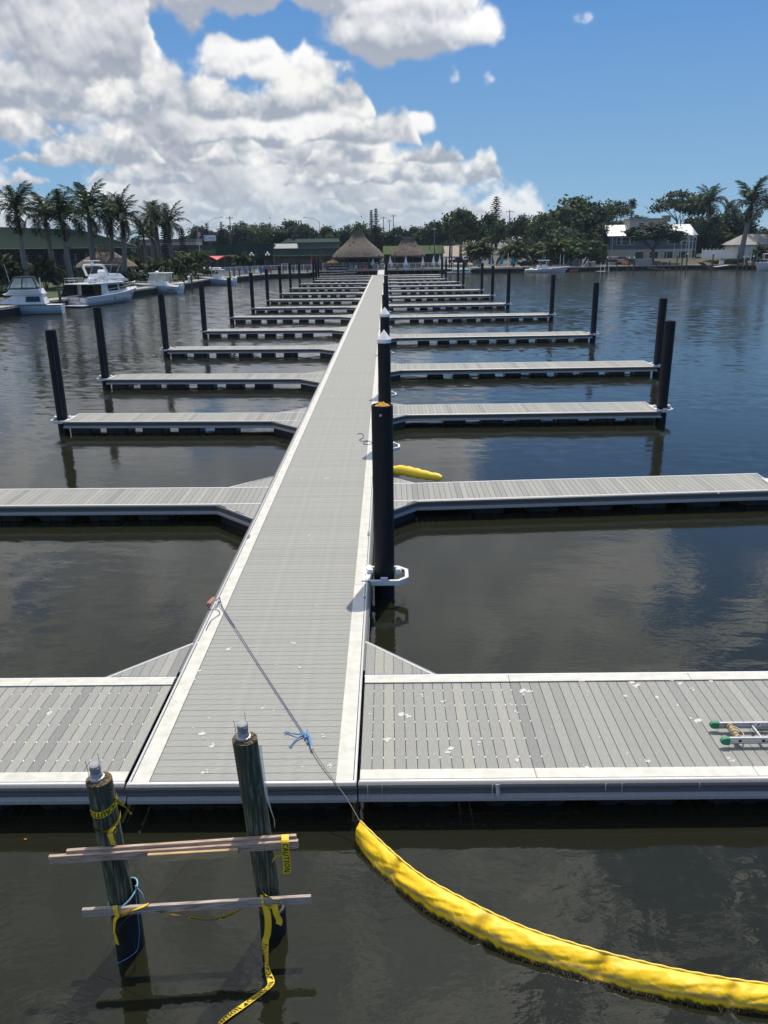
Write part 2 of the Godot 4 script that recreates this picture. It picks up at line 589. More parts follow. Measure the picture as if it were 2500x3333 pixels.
func make_materials() -> void:
	var streak := noise_tex(0.02, grey(0.80, 1.0), 3, 5)
	var fine := noise_tex(0.05, grey(0.86, 1.0), 4, 4)
	var tones := [lin(0.315, 0.317, 0.297), lin(0.34, 0.342, 0.318), lin(0.29, 0.292, 0.278), lin(0.375, 0.373, 0.338), lin(0.328, 0.328, 0.306), lin(0.255, 0.257, 0.25)]
	for i in tones.size():
		grained(mat("board_z%d" % i, tones[i], 0.72), streak, Vector3(9.0, 2.0, 0.55))   # planks that run along z
		grained(mat("board_x%d" % i, tones[i].lerp(tones[1], 0.72).lightened(0.03), 0.72), streak, Vector3(0.55, 2.0, 9.0))   # planks that run along x
	grained(mat("trim", lin(0.65, 0.64, 0.60), 0.5, 0.0), noise_tex(0.014, [[0.0, Color(0.86, 0.855, 0.83)], [0.5, Color(0.93, 0.93, 0.915)], [1.0, Color(1, 1, 0.985)]], 8, 6), Vector3(0.5, 0.5, 0.5))
	grained(mat("aluminium", lin(0.62, 0.62, 0.62), 0.38, 0.35), fine, Vector3(0.8, 0.8, 0.8))
	grained(mat("white_metal", lin(0.74, 0.74, 0.74), 0.45, 0.0), fine, Vector3(0.8, 0.8, 0.8))
	grained(mat("vinyl", lin(0.15, 0.15, 0.15), 0.42, 0.0), fine, Vector3(0.5, 2, 0.5))
	grained(mat("vinyl_light", lin(0.34, 0.345, 0.34), 0.42, 0.0), fine, Vector3(0.5, 2, 0.5))
	mat("float_black", lin(0.012, 0.0145, 0.018), 0.45)
	var pile := grained(mat("pile_black", lin(0.0055, 0.0095, 0.016), 0.55, 0.0, 0.4), noise_tex(0.03, grey(0.65, 1.0), 21, 4), Vector3(1.6, 0.12, 1.6), false)
	pile.normal_enabled = true
	pile.normal_texture = bump_tex(0.03, 1.2, 22)
	pile.normal_scale = 0.15
	mat("scuff", lin(0.10, 0.115, 0.125), 0.7)
	grained(mat("foam", lin(0.80, 0.42, 0.045), 0.9), noise_tex(0.05, grey(0.6, 1.0), 31, 4), Vector3(5, 5, 5))
	mat("white_plastic", lin(0.80, 0.80, 0.79), 0.4)
	mat("white_rubber", lin(0.74, 0.74, 0.72), 0.55)
	mat("steel", lin(0.30, 0.30, 0.30), 0.35, 0.8)
	grained(mat("dropping", lin(0.62, 0.61, 0.57), 0.85), fine, Vector3(9, 9, 9))
	# timber
	var wood_ramp := [[0.0, Color(0.28, 0.29, 0.24)], [0.42, Color(0.50, 0.53, 0.47)], [0.58, Color(0.62, 0.64, 0.56)], [0.68, Color(0.95, 0.95, 0.88)], [1.0, Color(1.0, 1.0, 0.94)]]
	var piling := grained(mat("piling_wood", lin(0.17, 0.185, 0.15), 0.85), noise_tex(0.025, wood_ramp, 41, 5), Vector3(2.6, 0.16, 2.6), false)
	piling.normal_enabled = true
	piling.normal_texture = bump_tex(0.03, 5.0, 42)
	piling.normal_scale = 0.8
	grained(mat("piling_end", lin(0.24, 0.20, 0.14), 0.9), noise_tex(0.03, [[0.0, Color(0.25, 0.22, 0.18)], [0.5, Color(0.7, 0.65, 0.55)], [1.0, Color(1, 0.98, 0.9)]], 43, 5), Vector3(3, 3, 3), false)
	grained(mat("lumber", lin(0.62, 0.50, 0.40), 0.8), noise_tex(0.02, [[0.0, Color(0.55, 0.47, 0.42)], [0.5, Color(0.84, 0.80, 0.77)], [1.0, Color(1, 1, 1)]], 44, 5), Vector3(0.35, 6, 6), false)
	grained(mat("lumber_grey", lin(0.55, 0.49, 0.44), 0.8), noise_tex(0.02, [[0.0, Color(0.50, 0.47, 0.45)], [0.5, Color(0.84, 0.82, 0.80)], [1.0, Color(1, 1, 1)]], 45, 5), Vector3(0.35, 6, 6), false)
	grained(mat("lumber_new", lin(0.66, 0.44, 0.22), 0.75), noise_tex(0.02, grey(0.75, 1.0), 46, 5), Vector3(0.35, 6, 6), false)
	grained(mat("post_wood", lin(0.16, 0.14, 0.11), 0.9), noise_tex(0.03, grey(0.5, 1.0), 47, 4), Vector3(2, 0.2, 2), false)
	grained(mat("deck_wood", lin(0.22, 0.19, 0.15), 0.9), noise_tex(0.03, grey(0.6, 1.0), 48, 4), Vector3(0.6, 2, 2))
	# water and ground
	var water := mat("water", lin(0.0135, 0.0148, 0.0085), 0.04, 0.0, 0.36)
	water.normal_enabled = true
	water.normal_texture = bump_tex(0.022, 3.0, 51, 4, 1024)
	water.normal_scale = 0.10
	water.uv1_triplanar = true
	water.uv1_world_triplanar = true
	water.uv1_scale = Vector3(0.16, 0.16, 0.30)
	for i in 6:   # ripples too small to model roughen the water more and more with distance
		var w2: StandardMaterial3D = water.duplicate()
		w2.resource_name = "water_%d" % i
		w2.roughness = [0.04, 0.055, 0.075, 0.10, 0.14, 0.18][i]
		M["water_%d" % i] = w2
	grained(mat("grass", lin(0.060, 0.085, 0.022), 0.95), noise_tex(0.03, [[0.0, Color(0.55, 0.60, 0.5)], [0.5, Color(0.8, 0.85, 0.75)], [1.0, Color(1.0, 0.97, 0.85)]], 61, 5), Vector3(0.12, 0.12, 0.12))
	grained(mat("dry_grass", lin(0.13, 0.12, 0.065), 0.95), noise_tex(0.03, grey(0.6, 1.0), 62, 5), Vector3(0.12, 0.12, 0.12))
	grained(mat("concrete", lin(0.42, 0.385, 0.33), 0.9), noise_tex(0.02, grey(0.72, 1.0), 63, 5), Vector3(0.15, 0.15, 0.15))
	grained(mat("old_concrete", lin(0.17, 0.155, 0.135), 0.9), noise_tex(0.02, grey(0.5, 1.0), 64, 5), Vector3(0.15, 0.3, 0.15))
	grained(mat("sheet_pile", lin(0.022, 0.025, 0.026), 0.8), noise_tex(0.03, grey(0.5, 1.0), 65, 4), Vector3(0.4, 0.2, 0.4))
	grained(mat("paving", lin(0.36, 0.30, 0.25), 0.9), noise_tex(0.02, grey(0.75, 1.0), 66, 5), Vector3(0.08, 0.08, 0.08))
	grained(mat("earth", lin(0.10, 0.095, 0.06), 0.95), noise_tex(0.02, grey(0.6, 1.0), 67, 5), Vector3(0.06, 0.06, 0.06))
	# buildings
	grained(mat("green_roof", lin(0.016, 0.046, 0.034), 0.8, 0.0, 0.25), fine, Vector3(0.2, 0.2, 0.2))
	grained(mat("lime_roof", lin(0.22, 0.28, 0.085), 0.55), fine, Vector3(0.2, 0.2, 0.2))
	grained(mat("grey_roof", lin(0.36, 0.36, 0.355), 0.7), noise_tex(0.03, grey(0.7, 1.0), 71, 4), Vector3(0.2, 0.2, 0.2))
	mat("white_roof", lin(0.78, 0.78, 0.80), 0.5)
	grained(mat("stucco", lin(0.50, 0.45, 0.39), 0.9), fine, Vector3(0.3, 0.3, 0.3))
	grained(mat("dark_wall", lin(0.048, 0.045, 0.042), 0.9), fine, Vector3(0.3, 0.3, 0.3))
	grained(mat("brown_wall", lin(0.085, 0.066, 0.055), 0.9), fine, Vector3(0.3, 0.3, 0.3))
	grained(mat("grey_wall", lin(0.16, 0.165, 0.165), 0.9), fine, Vector3(0.3, 0.3, 0.3))
	grained(mat("blue_siding", lin(0.085, 0.125, 0.165), 0.8), fine, Vector3(0.3, 0.3, 0.3))
	mat("window_dark", lin(0.012, 0.014, 0.016), 0.08)
	mat("door_grey", lin(0.16, 0.16, 0.155), 0.6)
	mat("dark_metal", lin(0.02, 0.022, 0.024), 0.5, 0.2)
	grained(mat("thatch", lin(0.24, 0.21, 0.18), 0.95), noise_tex(0.05, [[0.0, Color(0.35, 0.32, 0.30)], [0.5, Color(0.8, 0.77, 0.72)], [1.0, Color(1, 1, 1)]], 81, 4), Vector3(0.5, 0.25, 0.5))
	grained(mat("thatch_new", lin(0.36, 0.25, 0.11), 0.95), noise_tex(0.05, grey(0.5, 1.0), 82, 4), Vector3(0.5, 0.25, 0.5))
	# plants
	var leaf := mat("leaf", Color.WHITE, 0.75)
	leaf.vertex_color_use_as_albedo = true
	leaf.cull_mode = BaseMaterial3D.CULL_DISABLED
	leaf.backlight_enabled = true
	leaf.backlight = Color(0.7, 0.75, 0.4)
	for k in [["leaf_cool", Color(0.88, 0.92, 0.97)], ["leaf_warm", Color(1.0, 0.97, 0.86)], ["leaf_deep", Color(0.80, 0.86, 0.84)]]:
		var l2: StandardMaterial3D = leaf.duplicate()
		l2.resource_name = k[0]
		l2.albedo_color = k[1]
		M[k[0]] = l2
	mat("bark", lin(0.10, 0.085, 0.068), 0.95)
	grained(mat("palm_trunk", lin(0.27, 0.25, 0.22), 0.9), noise_tex(0.04, grey(0.6, 1.0), 91, 4), Vector3(0.4, 1.6, 0.4), false)
	mat("crownshaft", lin(0.055, 0.085, 0.03), 0.6)
	# boats
	mat("gelcoat", lin(0.76, 0.77, 0.78), 0.22)
	mat("gelcoat_blue", lin(0.47, 0.57, 0.64), 0.2)
	mat("antifoul", lin(0.02, 0.03, 0.03), 0.7)
	mat("boat_glass", lin(0.010, 0.011, 0.013), 0.06)
	mat("canvas", lin(0.012, 0.014, 0.018), 0.85)
	var clear := mat("clear_vinyl", Color(0.85, 0.88, 0.88, 0.35), 0.12)
	clear.transparency = BaseMaterial3D.TRANSPARENCY_ALPHA
	var lens := mat("lens", Color(0.9, 0.93, 0.95, 0.2), 0.08)
	lens.transparency = BaseMaterial3D.TRANSPARENCY_ALPHA
	mat("chrome", lin(0.55, 0.55, 0.56), 0.2, 0.9)
	mat("cushion", lin(0.30, 0.28, 0.26), 0.8)
	# colours
	for k in [["red", lin(0.50, 0.035, 0.045)], ["orange", lin(0.62, 0.17, 0.06)], ["blue", lin(0.02, 0.11, 0.42)], ["sky_blue", lin(0.05, 0.33, 0.52)], ["teal", lin(0.02, 0.22, 0.23)], ["pale_green", lin(0.35, 0.48, 0.33)], ["yellow", lin(0.60, 0.50, 0.15)], ["black", lin(0.012, 0.012, 0.013)], ["navy", lin(0.008, 0.012, 0.05)], ["green_cap", lin(0.01, 0.21, 0.105)], ["tape", lin(0.72, 0.50, 0.015)], ["tape_print", lin(0.016, 0.014, 0.012)], ["rope_blue", lin(0.030, 0.060, 0.16)], ["rope_light", lin(0.07, 0.23, 0.46)], ["cable", lin(0.20, 0.17, 0.14)], ["hemp", lin(0.50, 0.40, 0.22)], ["brick", lin(0.40, 0.16, 0.08)], ["hose_blue", lin(0.20, 0.42, 0.55)], ["cord_red", lin(0.20, 0.06, 0.04)], ["aqua", lin(0.10, 0.42, 0.40)], ["leaf_orange", lin(0.55, 0.16, 0.02)], ["fabric_white", lin(0.76, 0.76, 0.78)], ["globe", lin(0.82, 0.82, 0.80)]]:
		mat(k[0], k[1], 0.55)
	grained(mat("boom_yellow", Color.WHITE, 0.5), noise_tex(0.015, [[0.0, Color(0.88, 0.84, 0.70)], [0.4, Color(0.97, 0.97, 0.94)], [1.0, Color(1, 1, 1)]], 95, 6), Vector3(0.7, 0.7, 0.7))
	M.boom_yellow.vertex_color_use_as_albedo = true
	M.boom_yellow.normal_enabled = true
	M.boom_yellow.normal_texture = bump_tex(0.02, 4.0, 96)
	M.boom_yellow.normal_scale = 0.10

# ------------------------------------------------------------------ water and land
const SHORE := [Vector2(-44, 40), Vector2(-42.0, -40), Vector2(-40.5, -85), Vector2(-39.5, -100), Vector2(-37, -120), Vector2(-34.8, -141), Vector2(-34.3, -155), Vector2(-30.6, -170), Vector2(-26, -185.5), Vector2(-17.6, -189), Vector2(-16.4, -206), Vector2(-8, -209), Vector2(12.5, -207.5), Vector2(14.5, -204.5), Vector2(21, -205.5), Vector2(45, -206), Vector2(52, -207.5), Vector2(56, -211), Vector2(77, -212), Vector2(84, -210), Vector2(90, -206), Vector2(140, -202), Vector2(330, -190)]

func build_water_and_land() -> void:
	var a := FastNoiseLite.new()
	a.seed = 1
	a.frequency = 0.9
	a.fractal_octaves = 3
	var patch := FastNoiseLite.new()
	patch.seed = 2
	patch.frequency = 0.05
	patch.fractal_octaves = 2
	var wave := func(x: float, z: float) -> float:
		return a.get_noise_2d(x * 0.55, z * 1.25) + 0.6 * a.get_noise_2d(x * 1.3 + 50.0, z * 0.5)
	var zs := []
	var z := 3.6
	while z < 232.0:
		zs.append(-z)
		z += maxf(0.085, z * 0.0075)
	var cols := 250
	var v := PackedVector3Array()
	var n := PackedVector3Array()
	var idx := PackedInt32Array()
	for i in zs.size():
		var w: float = -zs[i] * 0.60 + 6.0
		for j in cols + 1:
			var x: float = lerpf(-w, w, float(j) / cols)
			var calm := smoothstep(-0.35, 0.35, patch.get_noise_2d(x, zs[i] * 1.4))
			var far := smoothstep(14.0, 75.0, -zs[i])
			var amp := lerpf(0.0014 + 0.0062 * calm, 0.0095 + 0.006 * calm, far)   # how steep the ripples are
			var e := 0.05
			var h: float = wave.call(x, zs[i])
			var hx: float = wave.call(x + e, zs[i])
			var hz: float = wave.call(x, zs[i] + e)
			v.append(Vector3(x, h * minf(amp, 0.008), zs[i]))
			n.append(Vector3((h - hx) / e * amp, 1.0, (h - hz) / e * amp).normalized())
	# a wide flat sheet goes on to the horizon round the rippled part
	var first := v.size()
	for q in [Vector3(-900, -0.06, 300), Vector3(900, -0.06, 300), Vector3(900, -0.06, -900), Vector3(-900, -0.06, -900)]:
		v.append(q)
		n.append(Vector3.UP)
	var m := ArrayMesh.new()
	var ends := [16.0, 24.0, 36.0, 55.0, 90.0, 1000.0]
	var row := 0
	for band in 6:
		idx = PackedInt32Array()
		while row < zs.size() - 1 and -zs[row] < ends[band]:
			for j in cols:
				var p := row * (cols + 1) + j
				idx.append_array([p, p + cols + 1, p + 1, p + 1, p + cols + 1, p + cols + 2])
			row += 1
		if band == 5:
			idx.append_array([first, first + 2, first + 1, first, first + 3, first + 2])
		var arr := []
		arr.resize(Mesh.ARRAY_MAX)
		arr[Mesh.ARRAY_VERTEX] = v
		arr[Mesh.ARRAY_NORMAL] = n
		arr[Mesh.ARRAY_INDEX] = idx
		m.add_surface_from_arrays(Mesh.PRIMITIVE_TRIANGLES, arr)
		m.surface_set_material(band, M["water_%d" % band])
	put("water", m, null).set_meta("kind", "structure")

	# land behind the sea walls
	var land := Shape.new()
	var poly := SHORE.duplicate()
	poly.append_array([Vector2(900, -190), Vector2(900, -900), Vector2(-900, -900), Vector2(-900, 40)])
	land.sheet(poly, 1.0)
	structure("ground", land, M.earth)
	# sea walls
	var wall := Shape.new()
	var cap := Shape.new()
	for part_of in [[0, 9], [10, 15], [15, 22]]:
		var path := []
		for i in range(part_of[0], part_of[1] + 1):
			path.append(Vector3(SHORE[i].x, 1.0, SHORE[i].y))
		wall.sweep(path, [Vector2(0.06, -0.02), Vector2(0.06, -1.6), Vector2(-0.3, -1.6)])
		cap.sweep(path, [Vector2(-1.9, 0.0), Vector2(-1.9, 0.10), Vector2(0.22, 0.10), Vector2(0.22, -0.14), Vector2(0.0, -0.14)])
	var sw := thing("sea_wall", "dark sheet pile sea wall with pale concrete cap along the shore", "sea wall")
	part("sheet_piling", wall, M.sheet_pile, sw)
	part("wall_cap", cap, M.concrete, sw)
	# lawn on the left, paved yard and rising road in the middle, grass before the house on the right
	var lawn := Shape.new()
	lawn.sheet([Vector2(-45.5, 40), Vector2(-42.4, -85), Vector2(-41.4, -100), Vector2(-38.9, -120), Vector2(-36.7, -141), Vector2(-36.2, -155), Vector2(-33, -168), Vector2(-42, -190), Vector2(-75, -190), Vector2(-75, 40)], 1.012)
	structure("lawn", lawn, M.grass)
	var yard := Shape.new()
	yard.sheet([Vector2(14, -206.5), Vector2(21, -207.4), Vector2(45, -208), Vector2(48, -214), Vector2(46, -250), Vector2(14, -250)], 1.016)
	yard.quad(Vector3(14.8, 1.02, -224), Vector3(23.8, 1.02, -224), Vector3(40, 11.0, -420), Vector3(24, 11.0, -420))
	structure("paved_yard", yard, M.paving)
	var bank := Shape.new()
	bank.quad(Vector3(23.85, 1.0, -226), Vector3(52, 1.0, -226), Vector3(56, 4.2, -231), Vector3(23.85, 3.6, -231))
	bank.quad(Vector3(23.85, 3.6, -231), Vector3(56, 4.2, -231), Vector3(140, 7.0, -330), Vector3(33, 9.0, -330))
	bank.quad(Vector3(23.85, 1.0, -226), Vector3(23.85, 3.6, -231), Vector3(33, 9.0, -330), Vector3(33, 1.0, -330))
	structure("embankment", bank, M.grey_wall)
	var green := Shape.new()
	green.sheet([Vector2(57, -213), Vector2(77, -214), Vector2(85, -212), Vector2(92, -208.2), Vector2(140, -204.5), Vector2(140, -240), Vector2(57, -240)], 1.012)
	green.quad(Vector3(66, 1.02, -216), Vector3(97, 1.02, -214), Vector3(97, 2.3, -221), Vector3(66, 2.3, -221))
	green.quad(Vector3(66, 2.3, -221), Vector3(97, 2.3, -221), Vector3(97, 2.35, -240), Vector3(66, 2.35, -240))
	green.quad(Vector3(66, 1.02, -216), Vector3(66, 2.3, -221), Vector3(66, 2.35, -240), Vector3(66, 1.0, -240))
	structure("garden_grass", green, M.dry_grass)

# ------------------------------------------------------------------ docks
const X_LEFT := -3.30     # outer edges of the walkway
const X_RIGHT := -0.44
const Z_FRONT := -8.34
const Z_END := -184.6
const FASCIA := [Vector2(-0.012, 0.003), Vector2(0.018, 0.003), Vector2(0.045, -0.012), Vector2(0.056, -0.04), Vector2(0.05, -0.07), Vector2(0.03, -0.095), Vector2(0.008, -0.104), Vector2(0.008, -0.116), Vector2(0.022, -0.128), Vector2(0.018, -0.165), Vector2(-0.02, -0.17)]
const LIP := [Vector2(-0.02, -0.165), Vector2(0.012, -0.168), Vector2(0.052, -0.205), Vector2(0.056, -0.248), Vector2(-0.02, -0.25)]

func plank(length: float, width := 0.140, thick := 0.025) -> Shape:   # along x, its top at y = 0
	var s := Shape.new()
	var h := width / 2
	var e := 0.004
	var p := [Vector2(-h, -thick), Vector2(h, -thick), Vector2(h, -e), Vector2(h - e, 0), Vector2(-h + e, 0), Vector2(-h, -e)]
	var l := length / 2
	for i in p.size():
		var a: Vector2 = p[i]
		var b: Vector2 = p[(i + 1) % p.size()]
		s.quad(Vector3(-l, a.y, a.x), Vector3(l, a.y, a.x), Vector3(l, b.y, b.x), Vector3(-l, b.y, b.x))
	for k in [-1, 1]:
		var f := []
		for q in p:
			f.append(Vector3(k * l, q.y, q.x))
		s.face(f, Vector3.ZERO)
	return s

func float_box(sx: float, sz: float) -> Shape:   # a ribbed black tub, top at y = 0
	var s := Shape.new()
	s.cbox(Vector3(0, -0.34, 0), Vector3(sx, 0.56, sz), 0.05)
	s.cbox(Vector3(0, -0.045, 0), Vector3(sx + 0.07, 0.07, sz + 0.07), 0.015)
	var n := maxi(2, int(sx / 0.28))
	for i in n:
		for k in [-1, 1]:
			s.cbox(Vector3((i + 0.5) / n * sx - sx / 2, -0.3, k * (sz / 2 + 0.008)), Vector3(sx / n * 0.55, 0.4, 0.05), 0.018)
	return s

func droppings(area: Array, count: int, big: float) -> Shape:   # irregular dried splashes on a plan rectangle [x0, x1, z0, z1]
	var s := Shape.new()
	for i in count:
		var m := Vector3(rng.randf_range(area[0], area[1]), 0.0035 + 0.0004 * (i % 5), rng.randf_range(area[2], area[3]))
		var r := big * pow(rng.randf_range(0.25, 1.0), 2.0)
		for k in rng.randi_range(1, 4):
			var c := m + Vector3(rng.randf_range(-1.4, 1.4) * r, 0.00007 * k, rng.randf_range(-1.4, 1.4) * r)
			var rr := r * rng.randf_range(0.25, 1.0)
			var pts := []
			var turn := rng.randf() * TAU
			for j in 11:
				var q := TAU * j / 11
				var f := rr * rng.randf_range(0.35, 1.25)
				pts.append(c + Vector3(cos(q) * f * 1.35, 0, -sin(q) * f).rotated(Vector3.UP, turn * 0.2))
			for j in 11:
				s.tri(c, pts[j], pts[(j + 1) % 11])
	return s

var tone_bag := [0, 1, 1, 2, 4, 0, 3, 4, 1, 5, 0, 4, 2, 1, 0, 3]
func tone() -> int:
	return tone_bag[rng.randi() % tone_bag.size()]

func build_docks() -> void:
	build_walkway()
	build_platforms()
	build_fingers()

func build_walkway() -> void:
	var w := thing("dock_walkway", "long straight grey plank walkway running from the foreground to the far shore", "dock", Vector3(0, DECK, 0))
	var x0 := X_LEFT + 0.28
	var x1 := X_RIGHT - 0.25
	var len := x1 - x0
	var mesh := plank(len, 0.1427).mesh()
	var pitch := 0.1455
	var n := int((-Z_END + Z_FRONT - 0.05) / pitch)
	var rest := []
	for t in 6:
		rest.append(Shape.new())
	var src := plank(len, 0.1427)
	for i in n:
		var z := Z_FRONT - 0.06 - (i + 0.5) * pitch
		var t := tone()
		var at := Transform3D(Basis.IDENTITY, Vector3((x0 + x1) / 2, rng.randf_range(-0.0012, 0.0012), z))
		if i < 150:
			put("deck_board", mesh, M["board_x%d" % t], w, at)
		else:
			rest[t].add(src, at)
	for t in 6:
		stuff(part("far_deck_boards", rest[t], M["board_x%d" % t], w))
	# wide aluminium side trims, in lengths of about 6 m
	for side in 2:
		var xm := (X_LEFT + 0.165) if side == 0 else (X_RIGHT - 0.155)
		var z := Z_FRONT - 0.03
		while z > Z_END:
			var l := minf(6.05, z - Z_END)
			var s := Shape.new()
			s.cbox(Vector3(0, -0.004, 0), Vector3(0.215, 0.022, l - 0.006), 0.003)
			put("side_trim", s.mesh(), M.trim, w, Transform3D(Basis.IDENTITY, Vector3(xm, 0, z - l / 2)))
			z -= l
		var e := Shape.new()
		e.cbox(Vector3(X_LEFT + 0.028 if side == 0 else X_RIGHT - 0.022, -0.01, (Z_FRONT + Z_END) / 2), Vector3(0.036, 0.036, Z_FRONT - Z_END - 0.02), 0.005)
		part("edge_rail", e, M.aluminium, w)
	var f := Shape.new()
	var g := Shape.new()
	var lip := Shape.new()
	for p in [[Vector3(X_LEFT, 0, Z_END), Vector3(X_LEFT, 0, Z_FRONT - 2.75)], [Vector3(X_RIGHT, 0, Z_FRONT - 2.75), Vector3(X_RIGHT, 0, Z_END)]]:
		f.sweep(p, FASCIA)
		lip.sweep(p, LIP)
	f.sweep([Vector3(X_LEFT + 0.006, 0, Z_FRONT), Vector3(X_RIGHT - 0.006, 0, Z_FRONT)], FASCIA)
	lip.sweep([Vector3(X_LEFT + 0.006, 0, Z_FRONT), Vector3(X_RIGHT - 0.006, 0, Z_FRONT)], LIP)
	g.cbox(Vector3((X_LEFT + X_RIGHT) / 2, -0.006, Z_FRONT - 0.022), Vector3(X_RIGHT - X_LEFT - 0.012, 0.022, 0.05), 0.004)
	part("rub_rail", f, M.vinyl, w)
	part("lower_lip", lip, M.vinyl_light, w)
	part("end_rail", g, M.white_metal, w)
	# the steel frame under the planks keeps the gaps dark; the floats stand under it
	var fr := Shape.new()
	for k in 5:
		fr.box(Vector3(lerpf(X_LEFT + 0.1, X_RIGHT - 0.1, k / 4.0), -0.12, (Z_FRONT + Z_END) / 2 - 0.03), Vector3(0.08, 0.18, Z_FRONT - Z_END - 0.2))
	part("under_frame", fr, M.float_black, w)
	var fb := float_box(2.5, 1.15).mesh()
	for i in 120:
		var z := Z_FRONT - 0.75 - i * 1.46
		put("float", fb, M.float_black, w, Transform3D(Basis.IDENTITY, Vector3((X_LEFT + X_RIGHT) / 2, -0.21, z)))
	stuff(part("bird_droppings", droppings([x0 - 0.2, x1 + 0.2, Z_FRONT - 4.2, Z_FRONT - 0.1], 40, 0.05), M.dropping, w))
	var d2 := droppings([x0, x1, Z_FRONT - 30, Z_FRONT - 4], 22, 0.05)
	stuff(part("bird_droppings", d2, M.dropping, w))

func build_platforms() -> void:
	# the wide cross platforms in the foreground; planks run along z
	for side in [-1, 1]:
		var xe := X_LEFT - 0.012 if side < 0 else X_RIGHT + 0.012
		var far := 7.6
		var w := thing("dock_platform", "wide grey plank dock platform behind the shorter wooden piling" if side < 0 else "wide grey plank dock platform with an aluminium ladder on it", "dock", Vector3(xe, DECK, 0))
		var zn := Z_FRONT - 0.01
		var zf := -10.94
		var depth := (zn - 0.255) - (zf + 0.255)
		var mesh := plank(depth, 0.1405).mesh()
		var along := Basis(Vector3.UP, PI / 2)
		var pitch := 0.1462
		var n := int(far / pitch)
		for i in n:
			put("deck_board", mesh, M["board_z%d" % tone()], w, Transform3D(along, Vector3(side * (0.095 + i * pitch), rng.randf_range(-0.0012, 0.0012), (zn - 0.255 + zf + 0.255) / 2)))
		# gusset: a triangle of shorter planks against the walkway
		var g := 1.13
		for i in 8:
			var a0 := 0.025 + i * pitch
			var a1 := a0 + 0.1405
			var b0 := g - a0 - 0.05
			var b1 := g - a1 - 0.05
			if b1 < 0.03:
				continue
			var s := Shape.new()
			s.slab([Vector2(side * a0, zf - 0.035), Vector2(side * a1, zf - 0.035), Vector2(side * a1, zf - b1), Vector2(side * a0, zf - b0)], -0.025, 0.0)
			part("gusset_board", s, M["board_z%d" % tone()], w)
		var gt := Shape.new()
		var p0 := Vector3(side * 0.02, 0, zf - g)
		var p1 := Vector3(side * g, 0, zf)
		var dir := (p1 - p0).normalized()
		gt.cbox((p0 + p1) / 2 + Vector3(-side * 0.02, -0.006, 0.022), Vector3((p1 - p0).length(), 0.024, 0.045), 0.004, Basis(dir, Vector3.UP, dir.cross(Vector3.UP)))
		part("gusset_rail", gt, M.aluminium, w)
		for k in 2:
			var zc := zn - 0.15 if k == 0 else zf + 0.125
			var x := 0.02
			for l in [2.2, 2.75, 2.6]:
				var s := Shape.new()
				s.cbox(Vector3(0, -0.004, 0), Vector3(l - 0.006, 0.022, 0.195), 0.003)
				put("side_trim", s.mesh(), M.trim, w, Transform3D(Basis.IDENTITY, Vector3(side * (x + l / 2), 0, zc)))
				x += l
			var e := Shape.new()
			e.cbox(Vector3(side * far / 2, -0.008, zn - 0.024 if k == 0 else zf + 0.008), Vector3(far - 0.03, 0.03, 0.042), 0.005)
			part("edge_rail", e, M.white_metal, w)
		var f := Shape.new()
		var lip := Shape.new()
		var near := [Vector3(0.006, 0, zn), Vector3(far, 0, zn)] if side > 0 else [Vector3(-far, 0, zn), Vector3(-0.006, 0, zn)]
		var back := [Vector3(far, 0, zf), Vector3(g, 0, zf), Vector3(0.0, 0, zf - g)] if side > 0 else [Vector3(0.0, 0, zf - g), Vector3(-g, 0, zf), Vector3(-far, 0, zf)]
		for p in [near, back]:
			f.sweep(p, FASCIA)
			lip.sweep(p, LIP)
		part("rub_rail", f, M.vinyl, w)
		part("lower_lip", lip, M.vinyl_light, w)
		var fr := Shape.new()
		for k in 4:
			fr.box(Vector3(side * far / 2, -0.12, lerpf(zn - 0.12, zf + 0.12, k / 3.0)), Vector3(far - 0.2, 0.16, 0.07))
		part("under_frame", fr, M.float_black, w)
		# white clips seen in the gaps near the walkway
		var fb := float_box(1.05, 2.2).mesh()
		for i in 5:
			put("float", fb, M.float_black, w, Transform3D(Basis.IDENTITY, Vector3(side * (0.7 + i * 1.42), -0.21, (zn + zf) / 2)))
		var cl := Shape.new()
		var nut := Shape.new()
		for i in 16:
			for k in 5:
				cl.box(Vector3(side * (0.168 + i * pitch), -0.008, lerpf(zn - 0.5, zf + 0.45, k / 4.0)), Vector3(0.012, 0.012, 0.03))
		for i in 10:
			nut.box(Vector3(side * (0.45 + i * 0.71), -0.262, zn + 0.01), Vector3(0.014, 0.022, 0.014))
		stuff(part("board_clips", cl, M.white_plastic, w))
		stuff(part("float_bolts", nut, M.aluminium, w))
		stuff(part("bird_droppings", droppings([minf(side * 0.05, side * 6.2), maxf(side * 0.05, side * 6.2), zf + 0.05, zn - 0.05], 75 if side > 0 else 16, 0.055), M.dropping, w))
		# a long splash run down over the edge
		if side > 0:
			var dr := Shape.new()
			for q in [[1.72, 0.05, 0.17], [1.66, 0.012, 0.24], [1.745, 0.014, 0.21], [3.05, 0.012, 0.10], [3.25, 0.008, 0.12], [4.2, 0.01, 0.08], [0.12, 0.01, 0.2], [0.3, 0.006, 0.22]]:
				for h in 5:
					dr.box(Vector3(q[0] + rng.randf_range(-0.004, 0.004), -0.01 - q[2] * (h + 0.5) / 5.0, zn + 0.054), Vector3(q[1] * (1.0 - 0.13 * h), q[2] / 5.0, 0.006))
			stuff(part("bird_droppings", dr, M.dropping, w))

